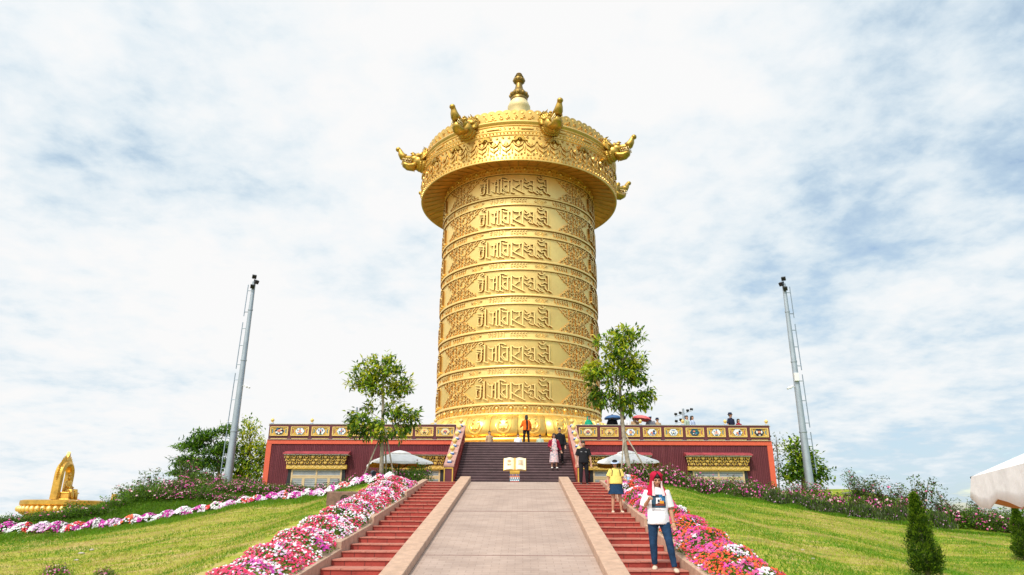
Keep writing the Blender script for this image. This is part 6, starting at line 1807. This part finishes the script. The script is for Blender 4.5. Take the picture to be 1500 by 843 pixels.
    for s in (-1, 1):
        if sleeve <= 0: continue
        chain = [SH[s] + V3((-s * 0.035, 0, -0.004)), SH[s], SH[s].lerp(EL[s], 0.5), EL[s]]
        rr = [0.028, 0.034 + t_ * 0.35, 0.033 + t_ * 0.7, 0.030 + t_]
        if sleeve < 1.0:
            chain[3] = SH[s].lerp(EL[s], sleeve * 1.15); chain[2] = SH[s].lerp(EL[s], sleeve * 0.6); rr[3] = 0.034 + t_ * 0.95
        else:
            f = min(1.0, sleeve - 1.0); chain.append(EL[s].lerp(WR[s], 0.5 * f)); rr.append(0.028 + t_ * 0.6); chain.append(EL[s].lerp(WR[s], f)); rr.append(0.022 + t_ * 0.5)
        m.tube([sc(c) for c in chain], [r * u for r in rr], 12)
    me = remesh(m, voxel * 0.75, 3); wrinkle(me, 0.009 * u / 1.65, 7 / u * 1.6, seed=H * 3, stretch=(1, 1, 0.6))
    so_ = link_mesh('shirt' if not jacket else 'top', me, shirt, p, smooth=True)
    if jacket:
        m = MB()
        for s in (-1, 1):
            loft(m, [(s * 0.060 * u, 0.012 * u, 0.47 * u, 0.062 * u, 0.085 * u), (s * 0.058 * u, 0.012 * u, 0.62 * u, 0.058 * u, 0.080 * u), (s * 0.062 * u, 0.010 * u, 0.75 * u, 0.060 * u, 0.074 * u), (s * 0.050 * u, 0.012 * u, 0.825 * u, 0.046 * u, 0.052 * u)])
            m.tube([sc(SH[s]), sc(SH[s].lerp(EL[s], 0.5)), sc(EL[s]), sc(EL[s].lerp(WR[s], 0.5)), sc(EL[s].lerp(WR[s], 0.88))], [0.046 * u, 0.044 * u, 0.040 * u, 0.036 * u, 0.032 * u], 12)
        me = remesh(m, voxel * 0.8, 3); wrinkle(me, 0.006, 8, 2.0); link_mesh('jacket', me, jacket, p, smooth=True)
    if skirt:
        col, z1, w1, z0_ = skirt
        m = MB(); n = 28
        rings = []
        for i in range(7):
            f = i / 6; z = z0_ + (z1 - z0_) * f
            rx = (0.090 * fat + 0.012) + (w1 - 0.10) * f; ry = (0.066 * fat + 0.014) + (w1 - 0.088) * f * 0.8
            rings.append([((rx + 0.006 * f * math.sin(7 * 2 * PI * k / n)) * u * math.cos(2 * PI * k / n), (ry + 0.006 * f * math.cos(5 * 2 * PI * k / n)) * u * math.sin(2 * PI * k / n), z * u) for k in range(n)])
        m.rings(rings[::-1]); m.build('skirt', col, p, smooth=60)
    elif body_lower and trouser:
        m = MB()
        loft(m, [(0, 0, 0.475 * u, 0.075 * u, 0.062 * u), (0, 0, 0.50 * u, (0.098 * fat) * u, 0.072 * fat * u), (0, 0, 0.56 * u, (0.094 * fat) * u, 0.069 * fat * u), (0, 0, 0.60 * u, 0.084 * fat * u, 0.062 * fat * u)])
        for s in (-1, 1):
            ch = [HP[s] + V3((0, 0, 0.02)), HP[s] - V3((0, 0, 0.02)), HP[s].lerp(KN[s], 0.55), KN[s]]; rr = [0.056, 0.063, 0.053, 0.042]
            if trouser_len > 0.55:
                f = (trouser_len - 0.5) / 0.5; ch += [KN[s].lerp(AN[s], 0.35 * f), KN[s].lerp(AN[s], 0.97 * f)]; rr += [0.040, 0.029]
            m.tube([sc(c) for c in ch], [r * u for r in rr], 12)
        me = remesh(m, voxel * 0.75, 3); wrinkle(me, 0.005 * u / 1.65, 11, seed=4.0, stretch=(1, 1, 1.6)); link_mesh('trousers', me, trouser, p, smooth=True)
    for s in (-1, 1):
        a = sc(AN[s]); m = MB()
        m.tube([a + V3((0, 0.034 * u, -0.030 * u)), a + V3((s * 0.006 * u, -0.02 * u, -0.030 * u)), a + V3((s * 0.012 * u, -0.085 * u, -0.030 * u)), a + V3((s * 0.014 * u, -0.122 * u, -0.034 * u))], [0.022 * u, 0.027 * u, 0.029 * u, 0.016 * u], 12, flat=0.62)
        m.tube([a + V3((s * 0.004 * u, -0.045 * u, -0.020 * u)), a + V3((s * 0.010 * u, -0.095 * u, -0.024 * u))], [0.028 * u, 0.027 * u], 12, flat=0.75)
        m.build('shoe', shoe, p, smooth=True)
    if hat:
        m = MB(); kind, col = hat
        if kind == 'visor':
            hell(m, (0, 0.006, 0.110), (0.054, 0.062, 0.034)); rings = []
            for i, (r_, z) in enumerate(((0.052, 0.106), (0.085, 0.096), (0.088, 0.092), (0.052, 0.098))): rings.append([hd((r_ * math.cos(2 * PI * k / 20), 0.004 + r_ * 1.1 * math.sin(2 * PI * k / 20), z)) for k in range(20)])
            m2 = MB(); m2.rings(rings); m2.build('hat_brim', C_LBLUE, p, smooth=50)
        elif kind == 'cap':
            hell(m, (0, 0.008, 0.102), (0.053, 0.060, 0.046)); m.tube([hd((0, -0.04, 0.096)), hd((0, -0.095, 0.086))], [0.044 * u, 0.034 * u], 10, flat=0.18)
        elif kind == 'bucket':
            rings = [[hd((r_ * math.cos(2 * PI * k / 18), 0.006 + r_ * 1.12 * math.sin(2 * PI * k / 18), z)) for k in range(18)] for r_, z in ((0.080, 0.082), (0.056, 0.098), (0.050, 0.138), (0.02, 0.146))]
            m.rings(rings)
        elif kind == 'scarf':
            hell(m, (0, 0.016, 0.070), (0.060, 0.062, 0.074)); hell(m, (0, 0.03, 0.0), (0.062, 0.05, 0.05)); hell(m, (0, 0.0, -0.03), (0.105, 0.06, 0.05))
        m.build('hat' if kind != 'scarf' else 'headscarf', col, p, smooth=50)
    if extra: extra(p, u, dict(SH=SH, EL=EL, WR=WR, hd=hd, shirt=so_, HM=HM, piv=piv))
    return p

def project_front(target_obj, pts2d, off):
    """lay a flat patch onto the front of a garment: pts (x, z) grid rows -> points just proud of the cloth"""
    me = target_obj.data; bvh = BVHTree.FromPolygons([v.co.copy() for v in me.vertices], [tuple(q.vertices) for q in me.polygons])
    out = []
    for x, z in pts2d:
        h = bvh.ray_cast(Vector((x, -2, z)), Vector((0, 1, 0)))
        out.append((h[0] + Vector((0, -off, 0))) if h[0] else Vector((x, -0.12, z)))
    return out
def patch(mb, target, x0, x1, z0, z1, off, m=0, n=8):
    pts = [(x0 + (x1 - x0) * i / n, z0 + (z1 - z0) * j / n) for j in range(n + 1) for i in range(n + 1)]
    P = project_front(target, pts, off)
    mb.add(P, [(j * (n + 1) + i, j * (n + 1) + i + 1, (j + 1) * (n + 1) + i + 1, (j + 1) * (n + 1) + i) for j in range(n) for i in range(n)], m)

def stair_z(y): return RISE * max(0, min(NST, math.floor((y - RAMP_Y0) / TREAD + 1e-6)))
# --- the boy in front
def boy_extra(p, u, J):
    hd = J['hd']
    # towel hood round the head, open at the face, hanging to the shoulders
    n = 30
    def shell(a0, a1, secs, name, m, th):
        mb = MB(); rows = []
        for (z, rx, ry, cy, open_) in secs:
            row = []
            for k in range(n + 1):
                f = k / n; lo = -PI / 2 + open_; hi = 3 * PI / 2 - open_
                a = lo + (hi - lo) * f
                row.append(hd((rx * math.cos(a), cy + ry * math.sin(a), z)))
            rows.append(row)
        vs = [q for r in rows for q in r]
        mb.add(vs, [(j * (n + 1) + i, j * (n + 1) + i + 1, (j + 1) * (n + 1) + i + 1, (j + 1) * (n + 1) + i) for j in range(len(rows) - 1) for i in range(n)])
        o = mb.build(name, m, p, smooth=60); s_ = o.modifiers.new('solid', 'SOLIDIFY'); s_.thickness = th; s_.offset = 0
        ss = o.modifiers.new('sub', 'SUBSURF'); ss.levels = 1; ss.render_levels = 1
        return o
    hood = shell(0, 0, [(0.150, 0.014, 0.016, 0.012, 0.05), (0.147, 0.038, 0.046, 0.010, 0.08), (0.134, 0.058, 0.066, 0.006, 0.22), (0.112, 0.064, 0.072, 0.006, 0.55), (0.070, 0.065, 0.070, 0.010, 0.74), (0.030, 0.068, 0.068, 0.012, 0.76), (-0.012, 0.080, 0.078, 0.008, 0.66), (-0.045, 0.104, 0.094, 0.002, 0.48), (-0.070, 0.122, 0.112, -0.004, 0.44), (-0.088, 0.126, 0.116, -0.006, 0.46)], 'towel_hood', C_RED, 0.016)
    for s in (-1, 1):
        mb = MB(); mb.ell(hd((s * 0.058, 0.0, 0.116)), (0.016 * u, 0.012 * u, 0.015 * u), 10, 8); mb.build('hood_ear', C_RED, hood, smooth=True)
        mb = MB()
        strip = [(0.060, 0.049, 0.049, -0.036), (0.025, 0.048, 0.050, -0.044), (-0.01, 0.050, 0.050, -0.056), (-0.045, 0.054, 0.050, -0.092), (-0.078, 0.057, 0.050, -0.112)]
        rows = []
        for i, (z, x, w_, y) in enumerate(strip):
            w2 = 0.009 + 0.010 * i / 4
            rows.append([hd((s * (x - w2), y - 0.010, z)), hd((s * (x - w2 * 0.3), y - 0.016, z)), hd((s * (x + w2 * 0.8), y - 0.006, z)), hd((s * (x + w2 * 0.6), y + 0.008, z)), hd((s * (x - w2 * 0.8), y + 0.006, z))])
        mb.rings(rows if s > 0 else rows[::-1]); mb.build('hood_lining', C_PINKL, hood, smooth=60)
    # printed picture on the shirt: blocks of colour, small caption lines beneath
    sh = J['shirt']
    PR = [mat('print_navy', (0.010, 0.022, 0.040), 0.8), mat('print_blue', (0.02, 0.14, 0.30), 0.8), mat('print_white', (0.75, 0.75, 0.76), 0.8), mat('print_orange', (0.75, 0.30, 0.02), 0.8), mat('print_brown', (0.20, 0.04, 0.02), 0.8), mat('print_grey', (0.45, 0.45, 0.47), 0.8), mat('print_teal', (0.02, 0.07, 0.12), 0.8)]
    mb = MB(); k = u / 1.78; cx_, cz_ = 0.015, 0.697 * u
    def B(x0, x1, z0, z1, off, m): patch(mb, sh, cx_ + x0 * k, cx_ + x1 * k, cz_ + z0 * k, cz_ + z1 * k, off, m)
    B(-0.135, 0.135, -0.125, 0.125, 0.004, 0); B(0.01, 0.133, -0.02, 0.123, 0.0055, 1); B(-0.133, -0.06, -0.06, 0.12, 0.0055, 6); B(-0.05, 0.055, -0.03, 0.062, 0.007, 2); B(-0.06, 0.11, -0.085, -0.035, 0.0072, 4)
    B(0.02, 0.10, -0.045, 0.005, 0.0085, 3); B(-0.02, 0.02, -0.02, 0.03, 0.0088, 0); B(0.03, 0.045, 0.01, 0.05, 0.0088, 0); B(-0.055, -0.025, -0.05, -0.01, 0.009, 2); B(-0.133, 0.133, -0.123, -0.092, 0.007, 6)
    B(-0.13, 0.03, -0.158, -0.150, 0.004, 5); B(-0.13, 0.10, -0.176, -0.169, 0.004, 5)
    mb.build('shirt_print', PR, sh)
pf = Vector((2.93, 14.02, 0))
person('person in white printed t-shirt, jeans and red hooded towel walking down the right steps', (pf.x, pf.y, stair_z(14.1)), R_(-6), 1.77, SKIN_T,
       arms={-1: ((-0.045, 0.01, -0.165), (0.006, -0.115, -0.085)), 1: ((0.036, 0.02, -0.176), (0.052, -0.02, -0.322)), 'grip': -1},
       legs={-1: ((-0.012, -0.006, -0.235), (-0.006, 0.02, -0.465)), 1: ((0.034, -0.090, -0.218), (0.074, -0.105, -0.482))},
       head=(R_(16), 0, R_(9)), shirt=C_WHITE, sleeve=0.80, shirt_hem=0.455, shirt_w=1.25, sh_w=0.104, trouser=C_JEANS, shoe=RUB, voxel=0.014, detail=True, extra=boy_extra)
# --- the woman in yellow
def lady_extra(p, u, J):
    w = J['WR'][1] * u
    mb = MB(); mb.tube([w + Vector((0.02, -0.05, -0.06)), w + Vector((0.02, -0.06, 0.10))], 0.032, 10); mb.build('bottle', mat('blue_bottle', (0.25, 0.45, 0.75), 0.3), p, smooth=True)
    mb = MB(); mb.tube([w + Vector((0.02, -0.06, 0.10)), w + Vector((0.02, -0.062, 0.14))], 0.034, 10); mb.build('bottle_cap', WHITEP, p, smooth=True)
    mb = MB(); 
    for s in (-1, 1): mb.tube([(s * 0.07 * u, 0.075 * u, 0.66 * u), (s * 0.075 * u, 0.03 * u, 0.835 * u), (s * 0.072 * u, -0.06 * u, 0.79 * u), (s * 0.085 * u, -0.065 * u, 0.70 * u), (s * 0.10 * u, 0.0, 0.66 * u)], 0.012, 6)
    mb.build('bag_strap', C_BLACK, p, smooth=True)
yl = 20.98
person('person in yellow t-shirt, denim skirt and black sun visor holding a bottle', (3.06, yl, stair_z(yl + 0.05)), R_(4), 1.50, SKIN,
       arms={-1: ((-0.055, 0.01, -0.165), (-0.060, -0.03, -0.31)), 1: ((0.050, 0.0, -0.165), (0.105, -0.12, -0.20)), 'grip': 1}, legs={-1: ((-0.010, -0.01, -0.235), (-0.022, 0.01, -0.465)), 1: ((0.012, -0.015, -0.235), (0.028, 0.005, -0.465))},
       head=(R_(22), 0, R_(-18)), shirt=C_YEL, sleeve=0.62, shirt_hem=0.535, shirt_w=1.3, skirt=(C_JEANS, 0.345, 0.145, 0.56), hair='long', hat=('visor', C_BLACK), shoe=RUB, female=True, belly=0.12, extra=lady_extra)
def black_extra(p, u, J):
    mb = MB(); sh = J['shirt']
    patch(mb, sh, -0.125, -0.06, 0.738 * u, 0.747 * u, 0.004); patch(mb, sh, 0.05, 0.13, 0.742 * u, 0.749 * u, 0.004); patch(mb, sh, 0.05, 0.12, 0.730 * u, 0.736 * u, 0.004)
    mb.build('chest_lettering', mat('grey_print', (0.35, 0.35, 0.37), 0.8), sh)
person('person in black t-shirt and black trousers at the top of the right steps', (2.72, 27.75, stair_z(27.9)), R_(2), 1.70, SKIN,
       arms={-1: ((-0.045, 0.01, -0.175), (-0.060, -0.01, -0.325)), 1: ((0.045, 0.01, -0.175), (0.062, -0.02, -0.325))}, legs={-1: ((-0.008, -0.03, -0.235), (-0.014, -0.02, -0.46)), 1: ((0.010, -0.005, -0.235), (0.014, 0.03, -0.465))},
       head=(R_(12), 0, 0), shirt=C_BLACK, sleeve=0.66, shirt_hem=0.49, shirt_w=1.4, trouser=C_BLACK, shoe=SHOE_B, extra=black_extra)
us_z = lambda y: LAND_Z + US_R * max(0, min(US_N, math.floor((y - US_Y0) / US_T + 1 + 1e-6)))
def shades(p, u, J):
    mb = MB()
    for s in (-1, 1): mb.ell(J['hd']((s * 0.020, -0.056, 0.066)), (0.017 * u, 0.006 * u, 0.014 * u), 10, 6)
    mb.build('sunglasses', BLACK_PL, p, smooth=True)
y_ = 32.9; q = at(812, 683, y_)
person('person in burgundy cardigan, pink patterned dress and sunglasses on the dark stairs', (q.x, y_, us_z(y_ + 0.03)), R_(4), 1.62, SKIN,
       arms={-1: ((-0.05, 0.0, -0.165), (-0.02, -0.10, -0.20)), 1: ((0.055, 0.01, -0.168), (0.100, -0.03, -0.30))}, head=(R_(8), 0, 0), shirt=C_FLORAL, sleeve=0, shirt_hem=0.50, jacket=C_BURG, skirt=(C_FLORAL, 0.17, 0.135, 0.60), hair='long', shoe=SHOE_W, female=True, extra=shades)
y_ = 33.55; q = at(819, 680, y_)
person('person in black clothes close behind the one in the burgundy cardigan', (q.x + 0.05, y_, us_z(y_ + 0.03)), 0, 1.68, SKIN, head=(R_(8), 0, 0), shirt=C_BLACK, sleeve=1.8, trouser=C_BLACK, hair='short')
y_ = 37.6; q = at(771, 640, y_)
person('person in orange jacket and wide black trousers standing at the top of the dark stairs', (q.x, y_, TERR_Z), R_(200), 1.58, SKIN,
       arms={-1: ((-0.06, -0.01, -0.165), (-0.085, -0.09, -0.26)), 1: ((0.06, -0.02, -0.165), (0.06, -0.13, -0.20))}, shirt=C_BLACK, sleeve=0, jacket=C_OR, trouser=C_BLACK, hair='long', shoe=SHOE_W, female=True, legs={-1: ((-0.02, -0.01, -0.235), (-0.035, 0.01, -0.465)), 1: ((0.02, -0.01, -0.235), (0.035, 0.01, -0.465))})
# --- people further back on the terrace, seen from the chest up
def small(px, Y, label, H=1.62, rz=0.0, **k):
    q = at(px, 640, Y); return person(label, (q.x, Y, TERR_Z), rz, H, SKIN, voxel=0.022, **k)
small(717, 45.5, 'person in tan top near the left balustrade beyond the dark stairs', 1.66, 0.6, shirt=C_TAN, sleeve=0.6)
small(759, 46.2, 'person in white shirt just left of the one in orange', 1.58, 0.4, shirt=C_WHITE, sleeve=0.7)
small(791, 46.5, 'person in pale green shirt and cap just right of the one in orange', 1.56, -0.4, shirt=C_SAGE, sleeve=0.7, hat=('cap', C_BLACK))
small(863, 38.0, 'person in a green headscarf behind the right parapet beside the prayer wheel', 1.58, 0.3, shirt=C_GREEN, sleeve=1.8, hat=('scarf', C_GREEN), female=True)
pu = small(898, 38.0, 'person in black under the blue umbrella behind the parapet', 1.68, PI, shirt=C_BLACK, sleeve=0.7, hair='short', arms={1: ((0.05, -0.03, -0.16), (0.02, -0.12, -0.05)), 'grip': 1})
small(916, 38.2, 'person in white shirt behind the parapet partly hidden by the right tree trunk', 1.64, PI, shirt=C_WHITE, sleeve=0.7)
small(931, 38.1, 'person in tan top under the red umbrella behind the parapet', 1.60, 0.2, shirt=C_TAN, sleeve=0.7, arms={1: ((0.05, -0.03, -0.16), (0.02, -0.12, -0.05)), 'grip': 1}, female=True, hair='long')
small(954, 37.9, 'person in grey with a pale cap at the parapet right of the red umbrella', 1.60, PI - 0.4, shirt=C_GREY, sleeve=1.8, hat=('cap', C_LBLUE))
small(964.5, 38.0, 'person in a dark bucket hat beside the one in grey', 1.50, 0.5, shirt=C_TAN, sleeve=0.7, hat=('bucket', C_NAVY))
small(1008, 37.9, 'person in sage green top behind the parapet near the floodlight mast', 1.62, 0.9, shirt=C_SAGE, sleeve=0.7, hair='short')
small(1016, 38.0, 'person with long dark hair in pale blue near the floodlight mast', 1.62, 0.8, shirt=C_LBLUE, sleeve=0.7, hair='long', female=True)
small(1073, 37.9, 'person in dark blue with round dark hat near the right end of the parapet', 1.78, 0.7, shirt=C_NAVY, sleeve=0.7, hat=('bucket', C_NAVY))
small(1084, 38.0, 'person bending near the dark red umbrella at the right end of the parapet', 1.46, 0.5, shirt=C_BURG, sleeve=0.7, hair='long', female=True)

def umbrella(px, py, Y, r, col, label, tilt=(0, 0), under=None):
    q = at(px, py, Y)
    um = thing('umbrella', label, 'umbrella', (q.x, Y, q.z - 0.95), 0, 'open umbrellas on the terrace'); um.rotation_euler = (tilt[0], tilt[1], 0.2)
    mb = MB(); n = 8; rings = []
    for i in range(6):
        f = i / 5; rr_ = 0.02 + (r - 0.02) * math.sin(f * PI / 2 * 0.95); z = 0.95 - r * 0.42 * (1 - math.cos(f * PI / 2))
        ring = []
        for k in range(n * 4):
            a = 2 * PI * k / (n * 4); dip = 1 - 0.06 * f * abs(math.sin(a * n / 2)); ring.append((rr_ * dip * math.cos(a), rr_ * dip * math.sin(a), z + 0.02 * f * abs(math.sin(a * n / 2))))
        rings.append(ring)
    mb.rings(rings[::-1], cap=False); o = mb.build('canopy', col, um, smooth=50); s = o.modifiers.new('solid', 'SOLIDIFY'); s.thickness = 0.006
    mb = MB(); mb.tube([(0, 0, 0.0), (0, 0, 0.99)], 0.010, 6); mb.build('shaft', STEEL, um)
    mb = MB(); mb.tube([(0, 0, 0.02), (0, 0, -0.06), (0.03, 0, -0.09), (0.06, 0, -0.06)], 0.014, 6); mb.build('handle', BLACK_PL, um)
    mb = MB()
    for k in range(n):
        a = 2 * PI * k / n; mb.tube([(0, 0, 0.72), (r * 0.55 * math.cos(a), r * 0.55 * math.sin(a), 0.86 - r * 0.10)], 0.005, 4)
    mb.build('ribs', STEEL, um); return um
umbrella(898, 608.5, 38.0, 0.52, mat('umbrella_blue', (0.03, 0.10, 0.24), 0.6), 'blue open umbrella held above the parapet right of the prayer wheel')
UR = mat('umbrella_red', (0.62, 0.05, 0.09), 0.6, col2=(0.75, 0.16, 0.14), vary=0.2, vscale=2.5)
umbrella(937, 609, 38.0, 0.56, UR, 'bright pinkish red open umbrella held above the parapet right of the tree trunk', (0, R_(8)))
umbrella(1096, 623.5, 38.0, 0.50, mat('umbrella_dark_red', (0.30, 0.03, 0.05), 0.6), 'dark red umbrella barely showing above the right end of the parapet', (0, R_(4)))
